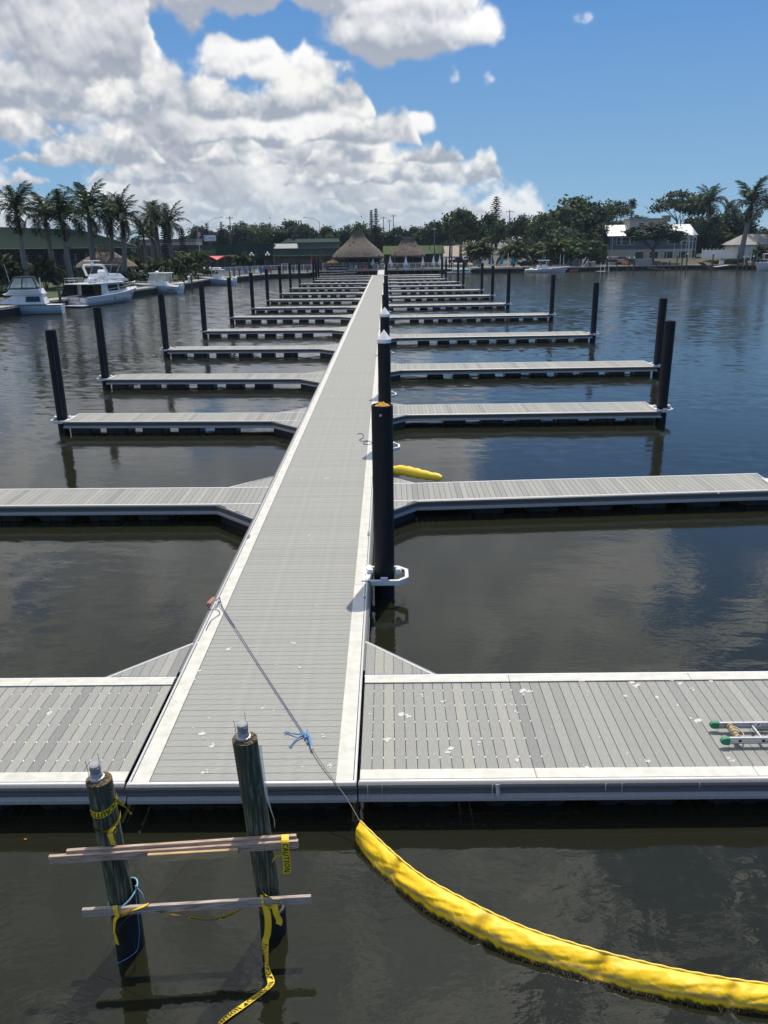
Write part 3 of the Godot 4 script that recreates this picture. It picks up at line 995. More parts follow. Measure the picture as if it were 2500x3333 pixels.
func guide(parent: Node, at: Vector3, turn: float, reach: float, half: float, pile: Vector2) -> void:   # an octagonal white hoop round a pile, with rollers; x points outward
	var b := Transform3D(Basis(Vector3.UP, turn), at)
	var s := Shape.new()
	var c := 0.17
	var path := [Vector3(0, 0, half), Vector3(reach - c, 0, half), Vector3(reach, 0, half - c), Vector3(reach, 0, -half + c), Vector3(reach - c, 0, -half), Vector3(0, 0, -half)]
	s.sweep(path, [Vector2(-0.035, -0.012), Vector2(-0.035, 0.0), Vector2(0.035, 0.0), Vector2(0.035, -0.10), Vector2(0.022, -0.10), Vector2(0.022, -0.012), Vector2(-0.035, -0.012)])
	s.cbox(Vector3(-0.05, 0.016, 0), Vector3(0.17, 0.014, half * 2.0 + 0.1), 0.003)
	s.box(Vector3(pile.x, 0.025, half - 0.01), Vector3(0.14, 0.045, 0.07))
	var g := put("pile_guide", s.mesh(), M.white_metal, parent, b)
	for k in [-1, 1]:
		var r := Shape.new()
		r.tube([Vector3(pile.x + k * (pile.y + 0.085), 0.05, -0.07), Vector3(pile.x + k * (pile.y + 0.085), 0.05, 0.07)], 0.062, 12)
		part("roller", r, M.white_rubber, g)
	var bolts := Shape.new()
	for k in 4:
		bolts.box(Vector3(-0.07 + 0.02 * (k % 2), 0.028, lerpf(-half, half, k / 3.0)), Vector3(0.022, 0.012, 0.022))
	stuff(part("bolts", bolts, M.steel, g))

# side, z of the near edge at the walkway, slope per metre outward, length, width
const FINGERS := [
	[-1, 19.67, 0.012, 12.6, 1.53], [-1, 29.98, 0.033, 9.15, 1.55], [-1, 40.1, 0.05, 10.95, 1.75], [-1, 52.35, 0.04, 11.0, 1.75], [-1, 64.4, 0.05, 11.1, 1.75], [-1, 76.7, 0.06, 11.2, 1.75], [-1, 88.8, 0.06, 11.1, 1.75], [-1, 101.8, 0.06, 11.3, 1.75], [-1, 115.4, 0.06, 11.4, 1.75], [-1, 130.3, 0.06, 11.7, 1.75], [-1, 144.3, 0.06, 11.7, 1.75], [-1, 157.5, 0.06, 10.4, 1.75], [-1, 169.5, 0.06, 10.9, 1.75], [-1, 181.6, 0.06, 11.4, 1.75],
	[1, 19.75, 0.062, 10.9, 1.62], [1, 30.94, 0.004, 11.05, 2.0], [1, 42.7, 0.012, 14.7, 2.3], [1, 58.25, 0.03, 15.1, 2.3], [1, 75.4, 0.03, 15.4, 2.3], [1, 90.1, 0.05, 13.5, 2.3], [1, 105.2, 0.05, 13.65, 2.3], [1, 119.6, 0.05, 13.9, 2.2], [1, 133.2, 0.05, 12.45, 2.2], [1, 146.3, 0.05, 12.7, 2.2], [1, 159.6, 0.05, 11.5, 2.2], [1, 172.2, 0.05, 11.6, 2.2], [1, 182.6, 0.05, 12.2, 2.0]]

func build_fingers() -> void:
	var seen := {-1: 0, 1: 0}
	for fi in FINGERS:
		var side: int = fi[0]
		var k: int = seen[side]
		seen[side] += 1
		var len: float = fi[3]
		var wid: float = fi[4]
		var g := 1.13
		var word: String = NTH[k]
		var where := "left" if side < 0 else "right"
		var look := "%s narrow finger dock on the %s of the walkway" % [word, where]
		if k == 0:
			look = "nearest narrow finger dock on the %s, running out of the picture" % where
		var w := thing("finger_dock", look, "finger dock", Vector3(X_LEFT - 0.015 if side < 0 else X_RIGHT + 0.015, DECK - 0.002, -fi[1]), 0.0, "finger docks along the walkway")
		# local: a outward, b away from the camera; skewed by the finger's own angle (it is not quite square to the walkway)
		if k > 0:
			w.rotation.z = rng.randf_range(-0.0025, 0.0025)
			w.rotation.x = rng.randf_range(-0.004, 0.004)
		var P := func(a: float, b: float) -> Vector2: return Vector2(side * a, -(b + fi[2] * a))
		var V := func(a: float, b: float, y: float) -> Vector3: return Vector3(side * a, y, -(b + fi[2] * a))
		var pitch := 0.1462
		var n := int((len - 0.08) / pitch)
		var rest := []
		for t in 6:
			rest.append(Shape.new())
		var shared := {}
		for i in n:
			var a0 := 0.02 + i * pitch
			var a1 := a0 + 0.1405
			var t := tone()
			var m: Vector2 = P.call((a0 + a1) / 2, wid / 2)
			var at := Transform3D(Basis(Vector3.UP, PI / 2), Vector3(m.x, 0, m.y))
			if k < 2:
				if not shared.has("m"):
					shared.m = plank(wid - 0.12, 0.1405).mesh()
				put("deck_board", shared.m, M["board_z%d" % t], w, at)
			else:
				if not shared.has("s"):
					shared.s = plank(wid - 0.12, 0.1405)
				rest[t].add(shared.s, at)
			if a1 < g - 0.09:
				for e in [-1, 1]:
					var s := Shape.new()
					if e < 0:
						s.slab([P.call(a0, -0.01), P.call(a1, -0.01), P.call(a1, -(g - a1) + 0.04), P.call(a0, -(g - a0) + 0.04)], -0.025, 0.0)
					else:
						s.slab([P.call(a0, wid + 0.01), P.call(a1, wid + 0.01), P.call(a1, wid + (g - a1) - 0.04), P.call(a0, wid + (g - a0) - 0.04)], -0.025, 0.0)
					if k < 2:
						part("gusset_board", s, M["board_z%d" % t], w)
					else:
						rest[t].add(s, Transform3D.IDENTITY)
		for t in 6:
			if rest[t].v.size():
				stuff(part("deck_boards", rest[t], M["board_z%d" % t], w))
		# pale edge strips, gusset strips and end strip
		var strip := Shape.new()
		for e in [0.025, wid - 0.025]:
			var a: Vector3 = V.call(0.0, e, -0.006)
			var b: Vector3 = V.call(len, e, -0.006)
			var d := (b - a).normalized()
			strip.cbox((a + b) / 2, Vector3(a.distance_to(b), 0.028, 0.055), 0.004, Basis(d, Vector3.UP, d.cross(Vector3.UP)))
		for q in [[V.call(0.02, -g, -0.008), V.call(g, 0, -0.008)], [V.call(0.02, wid + g, -0.008), V.call(g, wid, -0.008)], [V.call(len - 0.02, 0.06, -0.008), V.call(len - 0.02, wid - 0.06, -0.008)]]:
			var d: Vector3 = (q[1] - q[0]).normalized()
			strip.cbox((q[0] + q[1]) / 2, Vector3(q[0].distance_to(q[1]) - 0.03, 0.022, 0.04), 0.004, Basis(d, Vector3.UP, d.cross(Vector3.UP)))
		part("edge_rail", strip, M.white_metal, w)
		var way := [V.call(0.0, -g, 0), V.call(g, 0, 0), V.call(len, 0, 0), V.call(len, wid, 0), V.call(g, wid, 0), V.call(0.0, wid + g, 0)]
		if side < 0:
			way.reverse()
		var f := Shape.new()
		var lip := Shape.new()
		f.sweep(way, FASCIA)
		lip.sweep(way, LIP)
		part("rub_rail", f, M.vinyl, w)
		part("lower_lip", lip, M.vinyl_light, w)
		var fr := Shape.new()
		for e in [0.12, wid - 0.12]:
			var a: Vector3 = V.call(0.1, e, -0.13)
			var b: Vector3 = V.call(len - 0.1, e, -0.13)
			fr.box((a + b) / 2, Vector3(a.distance_to(b), 0.16, 0.07), Basis((b - a).normalized(), Vector3.UP, (b - a).normalized().cross(Vector3.UP)))
		part("under_frame", fr, M.float_black, w)
		var root := Shape.new()
		root.slab([P.call(0.03, -g + 0.1), P.call(g - 0.05, 0.05), P.call(g - 0.05, wid - 0.05), P.call(0.03, wid + g - 0.1)], -0.75, -0.22)
		part("root_float", root, M.float_black, w)
		var step := 1.27
		var cnt := int((len - g) / step)
		step = (len - g - 0.95) / (cnt - 1 if cnt > 1 else 1)
		var fb := float_box(0.84, minf(wid - 0.5, 1.0)).mesh()
		for i in cnt:
			var a := len - 0.5 - i * step
			if a < g + 0.5:
				continue
			var q: Vector3 = V.call(a, wid / 2, -0.21)
			put("float", fb, M.float_black, w, Transform3D(Basis.IDENTITY, q))
		guide(w, V.call(len, wid * 0.36, 0.0), 0.0 if side > 0 else PI, 0.62, 0.42, Vector2(0.28, 0.20))
		if k < 3:
			stuff(part("bird_droppings", droppings([minf(side * 0.4, side * len), maxf(side * 0.4, side * len), -wid + 0.1 - 0.2, -0.1], 9, 0.05), M.dropping, w))

func build_piles() -> void:
	var r := 0.205
	# ---- steel piles in black sleeves: one at the end of every finger
	var body := Shape.new()
	body.lathe([Vector2(r, -1.6), Vector2(r, 3.93), Vector2(r - 0.008, 3.945), Vector2(r - 0.022, 3.945), Vector2(r - 0.03, 3.93), Vector2(r - 0.03, 3.5), Vector2(0.0, 3.5)], 28)
	var plain := body.mesh()
	var seen := {-1: 0, 1: 0}
	for fi in FINGERS:
		var side: int = fi[0]
		var k: int = seen[side]
		seen[side] += 1
		if k == 0:
			continue
		var a: float = fi[3] + 0.28
		var at := Vector3((X_LEFT if side < 0 else X_RIGHT) + side * (a + 0.015), 0, -fi[1] - fi[2] * a - fi[4] * 0.36)
		var p := thing("dock_pile", "flat topped black pile at the end of the %s %s finger dock" % [NTH[k], "left" if side < 0 else "right"], "pile", at, rng.randf() * TAU, "black piles at the ends of the fingers")
		p.scale.y = (1.0 + 0.012 * (k - 1) * 0.6) * rng.randf_range(0.985, 1.015)
		p.rotation.x = rng.randf_range(-0.006, 0.006)
		p.rotation.z = rng.randf_range(-0.006, 0.006)
		put("sleeve", plain, M.pile_black, p)
		if k < 5:
			var s := Shape.new()
			var pts := []
			for i in 9:
				pts.append(Vector3(r * sin(0.2 + 0.05 * sin(i * 2.0)), 0.6 + i * 0.38, r * cos(0.2 + 0.05 * sin(i * 2.0))))
			s.tube(pts, 0.006, 4)
			var c := part("scuff_line", s, M.scuff, p)
			c.rotation.y = -p.rotation.y + (0.25 if side < 0 else -1.2)
	# ---- piles along the right edge of the walkway
	var zs := [14.98, 25.85, 35.6, 50.1, 66.2, 82.2, 96.6, 110.8, 124.8, 139.0, 153.0, 167.0, 178.5]
	for i in zs.size():
		var kind := 1 if i in [0, 5] else 2 if i in [1, 2] else 0
		var what: String = ["flat open top", "orange foam fill in its open top", "white cone cap"][kind]
		var p := thing("dock_pile", "%s black pile on the walkway's right edge, with %s" % [NTH[i], what], "pile", Vector3(-0.12, 0, -zs[i]), 0.0, "black piles along the walkway")
		put("sleeve", plain, M.pile_black, p)
		if i == zs.size() - 1:
			p.scale.y = 1.17
		if kind == 1:
			var f := Shape.new()
			var rows := []
			for q in 7:
				var row := []
				for j in 18:
					var rr := (r - 0.035) * (1.0 - q / 6.0)
					var a := TAU * j / 18
					row.append(Vector3(cos(a) * rr, 3.90 + 0.085 * sin(q / 6.0 * PI / 2) * rng.randf_range(0.7, 1.25), -sin(a) * rr))
				rows.append(row)
			f.grid(rows, true)
			part("foam_fill", f, M.foam, p)
			var b := Shape.new()
			b.ball(Vector3(-0.03, 3.78, r), Vector3(0.022, 0.026, 0.018))
			part("bolt", b, M.aluminium, p)
		if kind == 2:
			var c := Shape.new()
			c.lathe([Vector2(r + 0.004, 3.86), Vector2(r + 0.022, 3.86), Vector2(r + 0.022, 3.97), Vector2(r + 0.010, 3.985), Vector2(0.0, 4.27)], 28)
			part("cone_cap", c, M.white_plastic, p)
		var wk := get_node("dock_walkway")
		guide(wk, Vector3(X_RIGHT + 0.01, 0.008, -zs[i]), 0.0, 0.76, 0.36, Vector2(0.31, 0.2))

# ------------------------------------------------------------------ buildings and huts on the shore
func wall_box(s: Shape, a: Vector3, b: Vector3, h: float, thick := 0.2) -> void:   # an upright wall from a to b
	var d := (b - a)
	d.y = 0
	s.box((a + b) / 2 + Vector3(0, h / 2, 0), Vector3(d.length(), h, thick), Basis(d.normalized(), Vector3.UP, d.normalized().cross(Vector3.UP)))

func along(a: Vector3, b: Vector3, t: float) -> Vector3:
	return a.lerp(b, t)

func ribbed(s: Shape, a: Vector3, b: Vector3, c: Vector3, d: Vector3, step: float) -> void:   # a metal roof plane a-b (eave) to d-c (top) with raised seams
	s.quad(a, b, c, d)
	var nrm := (b - a).cross(d - a).normalized()
	var dirn := (b - a).normalized()
	var n := int(a.distance_to(b) / step)
	for i in n + 1:
		var t := float(i) / n
		var p := a.lerp(b, t) + nrm * 0.02
		var q := d.lerp(c, t) + nrm * 0.02
		var l := q - p
		if l.length() < 0.1:
			continue
		s.box((p + q) / 2, Vector3(0.05, 0.06, l.length()), Basis(dirn, nrm, dirn.cross(nrm)) if absf(l.normalized().dot(dirn)) < 0.05 else Basis(l.normalized().cross(nrm).normalized() * -1.0, nrm, l.normalized() * -1.0))

func thatch_roof(rx: float, rz: float, ridge: float, h: float, lip: float, steps := 9, segs := 44) -> Shape:   # eave ellipse rx, rz; the ridge runs along x
	var s := Shape.new()
	var nz := FastNoiseLite.new()
	nz.seed = 9
	nz.frequency = 1.1
	var rows := []
	for i in steps + 1:
		var t := float(i) / steps
		var row := []
		for j in segs:
			var a := TAU * j / segs
			var ex := cos(a)
			var ez := sin(a)
			var k := pow(absf(ex), 0.75) * signf(ex)
			var m := pow(absf(ez), 0.75) * signf(ez)
			var bulge := 1.0 - t - 0.10 * sin(t * PI) + 0.05 * sin(t * TAU)
			var p := Vector3(k * lerpf(ridge, rx, bulge), h * pow(t, 0.92), -m * rz * maxf(bulge, 0.03))
			p += Vector3(k, 0.3, -m) * nz.get_noise_3dv(p * 2.0 + Vector3(t * 9.0, 0, 0)) * 0.16
			row.append(p)
		rows.append(row)
	s.grid(rows, true)
	# the ragged lip hangs from the eave
	for j in segs * 3:
		var a := TAU * j / (segs * 3)
		var k := pow(absf(cos(a)), 0.75) * signf(cos(a))
		var m := pow(absf(sin(a)), 0.75) * signf(sin(a))
		var p := Vector3(k * rx, 0.06, -m * rz)
		var o := Vector3(k, 0, -m).normalized()
		var side := Vector3.UP.cross(o) * 0.16
		var l := lip * rng.randf_range(0.5, 1.1)
		s.quad(p - side, p + side, p + side * 0.7 - Vector3(0, l, 0) - o * 0.1, p - side * 0.7 - Vector3(0, l, 0) - o * 0.1)
		s.quad(p + side, p - side, p - side * 0.7 - Vector3(0, l, 0) - o * 0.14, p + side * 0.7 - Vector3(0, l, 0) - o * 0.14)
	# straws standing proud of the slope
	for j in 420:
		var a := rng.randf() * TAU
		var t := rng.randf()
		var k := pow(absf(cos(a)), 0.75) * signf(cos(a))
		var m := pow(absf(sin(a)), 0.75) * signf(sin(a))
		var bulge := 1.0 - t - 0.10 * sin(t * PI) + 0.05 * sin(t * TAU)
		var p := Vector3(k * lerpf(ridge, rx, bulge), h * pow(t, 0.92) + 0.05, -m * rz * maxf(bulge, 0.03))
		var o := Vector3(k, 0.2, -m).normalized()
		var side := Vector3.UP.cross(o).normalized() * 0.10
		s.quad(p - side + o * 0.04, p + side + o * 0.04, p + side + o * 0.16 - Vector3(0, 0.5, 0), p - side + o * 0.16 - Vector3(0, 0.5, 0))
	return s

func tiki(label: String, at: Vector3, rx: float, rz: float, ridge: float, eave: float, h: float, posts: int, roof_mat := "thatch", ridge_cap := false) -> Node3D:
	var o := thing("thatched_hut", label, "thatched hut", at)
	var roof := thatch_roof(rx, rz, ridge, h, 0.45)
	var m := part("thatched_roof", roof, M[roof_mat], o)
	m.position.y = eave
	if ridge_cap:
		var rc := Shape.new()
		for i in 7:
			for k in [-1, 1]:
				rc.box(Vector3(lerpf(-ridge, ridge, i / 6.0) * 1.1, h - 0.15, k * 0.45), Vector3(0.07, 0.05, 1.3), Basis(Vector3.RIGHT, k * 0.6))
		rc.box(Vector3(0, h + 0.08, 0), Vector3(ridge * 2.3, 0.12, 0.35))
		stuff(part("ridge_poles", rc, M.bark, m))
	for i in posts:
		for k in [-1, 1]:
			var s := Shape.new()
			s.tube([Vector3(lerpf(-rx * 0.8, rx * 0.8, float(i) / (posts - 1)), 0, k * rz * 0.72), Vector3(lerpf(-rx * 0.8, rx * 0.8, float(i) / (posts - 1)), eave + 0.4, k * rz * 0.72)], 0.13, 8)
			part("post", s, M.post_wood, o)
	return o

func window_in(parent: Node, at: Vector3, dx: Vector3, w: float, h: float, frame := "white_metal", bars := 0) -> void:   # at: centre on the wall face; dx: along the wall; the face looks along dx x up
	var out := dx.cross(Vector3.UP)
	var b := Basis(dx, Vector3.UP, out)
	var g := Shape.new()
	g.box(at + out * 0.015, Vector3(w, h, 0.03), b)
	var p := part("window", g, M.window_dark, parent)
	var f := Shape.new()
	for k in [-1, 1]:
		f.box(at + out * 0.03 + dx * k * (w / 2), Vector3(0.09, h + 0.09, 0.07), b)
		f.box(at + out * 0.032 + Vector3.UP * k * (h / 2), Vector3(w - 0.1, 0.09, 0.07), b)
	for i in bars:
		f.box(at + out * 0.028 + Vector3.UP * (h * (float(i + 1) / (bars + 1) - 0.5)), Vector3(w - 0.1, 0.06, 0.05), b)
	part("frame", f, M[frame], p)

func build_shore_buildings() -> void:
	build_motel()
	build_restaurant()
	build_houses()
	# thatched huts
	var h1 := tiki("low round thatched hut with ridge poles behind the moored motor yacht, left shore", Vector3(-49.6, 1.0, -148), 5.3, 4.6, 1.0, 2.75, 3.3, 3, "thatch", true)
	var h2 := tiki("largest thatched hut, with peaked roof, at the far end of the walkway", Vector3(-7.2, 1.2, -213.5), 6.65, 5.4, 0.9, 2.85, 6.3, 5)
	var h3 := tiki("second thatched hut with short flat ridge, right of the largest one", Vector3(5.45, 1.2, -213.8), 4.3, 4.2, 1.4, 3.0, 4.5, 4, "thatch", true)
	var um := thing("thatched_umbrella", "small golden thatched umbrella hut left of the largest thatched hut", "thatched umbrella", Vector3(-13.6, 1.1, -209))
	var ur := part("thatched_roof", thatch_roof(1.85, 1.8, 0.4, 1.05, 0.3, 5, 24), M.thatch_new, um)
	ur.position.y = 1.55
	var up := Shape.new()
	up.tube([Vector3(0, 0, 0), Vector3(0, 2.3, 0)], 0.1, 8)
	part("post", up, M.post_wood, um)
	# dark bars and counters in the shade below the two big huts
	for q in [[Vector3(-7.2, 1.2, -215.5), 11.0, "dark bar counter and back wall in the shade under the largest thatched hut"], [Vector3(5.45, 1.2, -215.8), 7.0, "dark bar counter and back wall under the second thatched hut"]]:
		var o := thing("bar_counter", q[2], "bar", q[0])
		var s := Shape.new()
		s.box(Vector3(0, 0.55, 2.2), Vector3(q[1] * 0.9, 1.1, 0.5))
		part("counter", s, M.brown_wall, o)
		var t := Shape.new()
		t.box(Vector3(0, 1.12, 2.2), Vector3(q[1] * 0.94, 0.06, 0.7))
		part("counter_top", t, M.deck_wood, o)
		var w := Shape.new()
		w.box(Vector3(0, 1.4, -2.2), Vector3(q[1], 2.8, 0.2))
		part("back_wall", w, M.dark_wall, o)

func build_motel() -> void:
	var o := thing("motel", "long dark two storey motel with green metal roof behind the palms on the left", "motel")
	var A := Vector3(-68.5, 1.0, -132)    # face line, near to far
	var B := Vector3(-58.2, 1.0, -196)
	var d := (B - A).normalized()
	var back := Vector3.UP.cross(d)        # away from the water
	var wl := Shape.new()
	wall_box(wl, A + back * 1.6, B + back * 1.6, 6.0)
	wall_box(wl, B + back * 1.7, B + back * 12.0, 6.0)
	part("wall", wl, M.dark_wall, o)
	var sl := Shape.new()
	sl.box((A + B) / 2 + Vector3(0, 2.55, 0) + back * 0.75, Vector3(A.distance_to(B), 0.22, 1.6), Basis(d, Vector3.UP, d.cross(Vector3.UP)))
	part("balcony_floor", sl, M.brown_wall, o)
	var e := 6.0
	var r0 := A + Vector3(0, e, 0) - back * 0.7
	var r1 := B + Vector3(0, e, 0) - back * 0.7 + d * 0.6
	var t0 := A + Vector3(0, e + 3.7, 0) + back * 6.5
	var t1 := B + Vector3(0, e + 3.7, 0) + back * 6.5 - d * 13.0
	var roof := Shape.new()
	ribbed(roof, r0, r1, t1, t0, 0.6)
	roof.quad(r1, B + Vector3(0, e, 0) + back * 13.7 + d * 0.6, t1, t1)
	roof.tri(r1, B + Vector3(0, e, 0) + back * 13.7 + d * 0.6, t1)
	roof.quad(A + Vector3(0, e, 0) + back * 13.7, t0, t1, B + Vector3(0, e, 0) + back * 13.7)
	var rf := part("roof", roof, M.green_roof, o)
	var rid := Shape.new()
	rid.tube([t0 + Vector3(0, 0.05, 0), t1 + Vector3(0, 0.05, 0), r1 + Vector3(0, 0.06, 0)], 0.13, 6)
	part("ridge_flashing", rid, M.grey_roof, rf)
	var eave := Shape.new()
	eave.tube([r0 + Vector3(0, -0.08, 0), r1 + Vector3(0, -0.08, 0)], 0.10, 6)
	part("gutter", eave, M.dark_metal, rf)
	for i in 5:
		var v := Shape.new()
		var p := r0.lerp(r1, 0.08 + i * 0.16).lerp(t0.lerp(t1, 0.08 + i * 0.2), 0.72)
		v.box(p + Vector3(0, 0.14, 0), Vector3(1.5, 0.14, 0.3), Basis(d, Vector3.UP, d.cross(Vector3.UP)))
		part("roof_vent", v, M.dark_metal, rf)
	# doors, windows and posts of each room, on both floors
	var dx := d
	for f in 2:
		for i in 15:
			var t := (i + 0.5) / 15.0
			var p := A.lerp(B, t) + back * 1.49 + Vector3(0, 0.12 + f * 2.72, 0)
			var g := Shape.new()
			g.box(p + Vector3(0, 1.05, 0) - d * 1.1 - back * 0.03, Vector3(0.95, 2.1, 0.06), Basis(d, Vector3.UP, d.cross(Vector3.UP)))
			part("door", g, M.door_grey, o)
			window_in(o, p + Vector3(0, 1.25, 0) + d * 0.7 , d, 1.7, 1.3, "dark_metal")
	for i in 16:
		var c := Shape.new()
		var p := A.lerp(B, i / 15.0) + back * 0.05
		c.box(p + Vector3(0, 3.0, 0), Vector3(0.16, 6.0, 0.16))
		part("post", c, M.brown_wall, o)
		if i < 15 and i % 2 == 0:
			var br := Shape.new()
			br.tube([p + Vector3(0, 5.2, 0), p + Vector3(0, 5.9, 0) + d * 1.2], 0.07, 5)
			part("brace", br, M.door_grey, o)
	var rail := Shape.new()
	for h in [0.12, 1.02]:
		rail.tube([A + Vector3(0, 2.66 + h, 0), B + Vector3(0, 2.66 + h, 0)], 0.045, 5)
	for i in 260:
		var p := A.lerp(B, (i + 0.5) / 260.0)
		rail.box(p + Vector3(0, 3.22, 0), Vector3(0.03, 0.9, 0.03))
	part("railing", rail, M.dark_metal, o)

func build_restaurant() -> void:
	var o := thing("restaurant", "long low restaurant with dark green ribbed metal mansard roof across the far shore", "restaurant")
	# the tall left part and the lower right part of the mansard
	for q in [[-43.6, -29.2, 4.68, 7.35, -216.0], [-29.2, -11.0, 4.62, 6.2, -216.0]]:
		var rf := Shape.new()
		var z: float = q[4]
		ribbed(rf, Vector3(q[0], q[2], z + 1.0), Vector3(q[1], q[2], z + 1.0), Vector3(q[1], q[3], z), Vector3(q[0], q[3], z), 0.45)
		rf.box(Vector3((q[0] + q[1]) / 2, q[3] - 0.10, z - 5.0), Vector3(q[1] - q[0], 0.2, 9.9))
		rf.tri(Vector3(q[1], q[2], z + 1.0), Vector3(q[1], q[2], z), Vector3(q[1], q[3], z))
		var p := part("mansard_roof", rf, M.green_roof, o)
		var tr := Shape.new()
		tr.box(Vector3((q[0] + q[1]) / 2, q[2] - 0.1, z + 0.98), Vector3(q[1] - q[0] + 0.1, 0.16, 0.12))
		tr.box(Vector3((q[0] + q[1]) / 2, q[3] + 0.06, z - 0.1), Vector3(q[1] - q[0] + 0.1, 0.10, 0.3))
		part("fascia", tr, M.grey_roof if q[0] > -30 else M.green_roof, p)
		for i in 2:
			var lamp := Shape.new()
			lamp.box(Vector3(lerpf(q[0], q[1], 0.3 + 0.45 * i), lerpf(q[2], q[3], 0.5), z + 0.7), Vector3(0.35, 0.2, 0.3))
			part("roof_vent", lamp, M.dark_metal, p)
	var rl := Shape.new()
	ribbed(rl, Vector3(-52.2, 4.9, -214.5), Vector3(-43.7, 4.9, -214.5), Vector3(-43.7, 6.1, -215.4), Vector3(-52.2, 6.1, -215.4), 0.45)
	ribbed(rl, Vector3(-52.4, 6.4, -217.5), Vector3(-43.7, 6.4, -217.5), Vector3(-43.7, 7.3, -218.0), Vector3(-52.4, 7.3, -218.0), 0.45)
	part("lower_roof", rl, M.green_roof, o)
	var wl := Shape.new()
	wl.box(Vector3(-48, 3.0, -216.6), Vector3(8.8, 4.2, 0.3))
	wl.box(Vector3(-36.4, 2.9, -217.2), Vector3(14.4, 3.8, 0.3))
	part("dark_wall", wl, M.brown_wall, o)
	var w2 := Shape.new()
	w2.box(Vector3(-20.0, 2.9, -217.5), Vector3(18.3, 3.8, 0.3))
	part("grey_wall", w2, M.grey_wall, o)
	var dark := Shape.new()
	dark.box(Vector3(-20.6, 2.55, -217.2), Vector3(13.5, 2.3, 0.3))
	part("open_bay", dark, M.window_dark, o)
	for i in 7:
		var c := Shape.new()
		c.box(Vector3(-43.2 + i * 2.35, 2.8, -215.4), Vector3(0.22, 3.6, 0.22))
		part("post", c, M.brown_wall, o)
	for i in 3:
		window_in(o, Vector3(-41.0 + i * 4.0, 3.0, -217.05), Vector3(1, 0, 0), 2.4, 1.6, "dark_metal")
	var ring := Shape.new()
	var pts := []
	for i in 13:
		pts.append(Vector3(-31.0 + 0.34 * cos(TAU * i / 12), 3.1 + 0.34 * sin(TAU * i / 12), -216.95))
	ring.tube(pts, 0.08, 6, false)
	part("life_ring", ring, M.red, o)
	# pale flat roof and the upper volumes behind
	var flat := thing("flat_roof", "pale grey flat roof section rising above the restaurant mansard", "roof", Vector3(-26.4, 6.2, -224))
	var fs := Shape.new()
	fs.quad(Vector3(-3.1, 0.0, 6), Vector3(3.4, 0.0, 6), Vector3(2.7, 1.25, 1), Vector3(-3.4, 1.25, 1))
	fs.box(Vector3(-0.2, 0.4, -2), Vector3(6.2, 1.6, 5.8))
	part("roof_sheet", fs, M.grey_roof, flat)
	var ub := thing("upper_building", "grey upper building with green metal roof behind the restaurant roof", "building", Vector3(-18.8, 1.0, -229))
	var us := Shape.new()
	us.box(Vector3(0, 3.4, 0), Vector3(11.4, 6.8, 6))
	part("wall", us, M.grey_wall, ub)
	var ur := Shape.new()
	ribbed(ur, Vector3(-6.1, 6.7, 3.6), Vector3(6.1, 6.7, 3.6), Vector3(5.8, 7.65, 0), Vector3(-5.8, 7.65, 0), 0.5)
	ur.quad(Vector3(6.1, 6.7, 3.6), Vector3(6.1, 6.7, -3.6), Vector3(5.8, 7.65, 0), Vector3(5.8, 7.65, 0))
	ur.quad(Vector3(6.1, 6.7, -3.6), Vector3(-6.1, 6.7, -3.6), Vector3(-5.8, 7.65, 0), Vector3(5.8, 7.65, 0))
	part("roof", ur, M.green_roof, ub)
	var cu := thing("roof_cupola", "small green pyramid roofed turret left of the upper building", "turret", Vector3(-26.6, 1.0, -230))
	var cs := Shape.new()
	cs.box(Vector3(0, 3.3, 0), Vector3(3.0, 6.8, 3.0))
	part("wall", cs, M.grey_wall, cu)
	var ct := Shape.new()
	for k in 4:
		var a := Vector3(-2, 6.7, 2).rotated(Vector3.UP, PI / 2 * k)
		var b := Vector3(2, 6.7, 2).rotated(Vector3.UP, PI / 2 * k)
		ct.tri(a, b, Vector3(0, 7.9, 0))
		ct.tri(a, Vector3(0, 6.68, 0), b)
	part("roof", ct, M.green_roof, cu)
	# lime roofed bar behind the huts
	var lb := thing("lime_roofed_bar", "bar with lime green ribbed metal roof behind the second thatched hut", "bar", Vector3(7, 1.0, -228))
	for q in [[-8.0, 4.6, 0.0], [4.6, 8.6, -1.5]]:
		var s := Shape.new()
		ribbed(s, Vector3(q[0], 3.4, 2.6 + q[2]), Vector3(q[1], 3.4, 2.6 + q[2]), Vector3(q[1] - 0.4, 5.5, 1.2 + q[2]), Vector3(q[0], 5.5, 1.2 + q[2]), 0.45)
		s.box(Vector3((q[0] + q[1]) / 2, 5.4, -2 + q[2]), Vector3(q[1] - q[0], 0.2, 6))
		s.quad(Vector3(q[1], 3.4, 2.6 + q[2]), Vector3(q[1], 3.4, -5 + q[2]), Vector3(q[1] - 0.4, 5.5, -5 + q[2]), Vector3(q[1] - 0.4, 5.5, 1.2 + q[2]))
		part("roof", s, M.lime_roof, lb)
	var ls := Shape.new()
	ls.box(Vector3(0.2, 1.75, -0.6), Vector3(15.8, 3.5, 3.0))
	part("wall", ls, M.dark_wall, lb)
	# brown roofed building far behind on the left, seen between the palms
	var fb := thing("far_building", "low pale banded building far behind, between palm trunks on the left", "building", Vector3(-64, 1, -250))
	for k in 3:
		var s := Shape.new()
		s.box(Vector3(0, 6.0 + k * 0.9, -k * 0.2), Vector3(17, 0.85, 8))
		part("facade_band", s, [M.brown_wall, M.concrete, M.grey_wall][k], fb)
	var base := Shape.new()
	base.box(Vector3(0, 2.8, 0), Vector3(17, 5.6, 7.6))
	part("wall", base, M.dark_wall, fb)

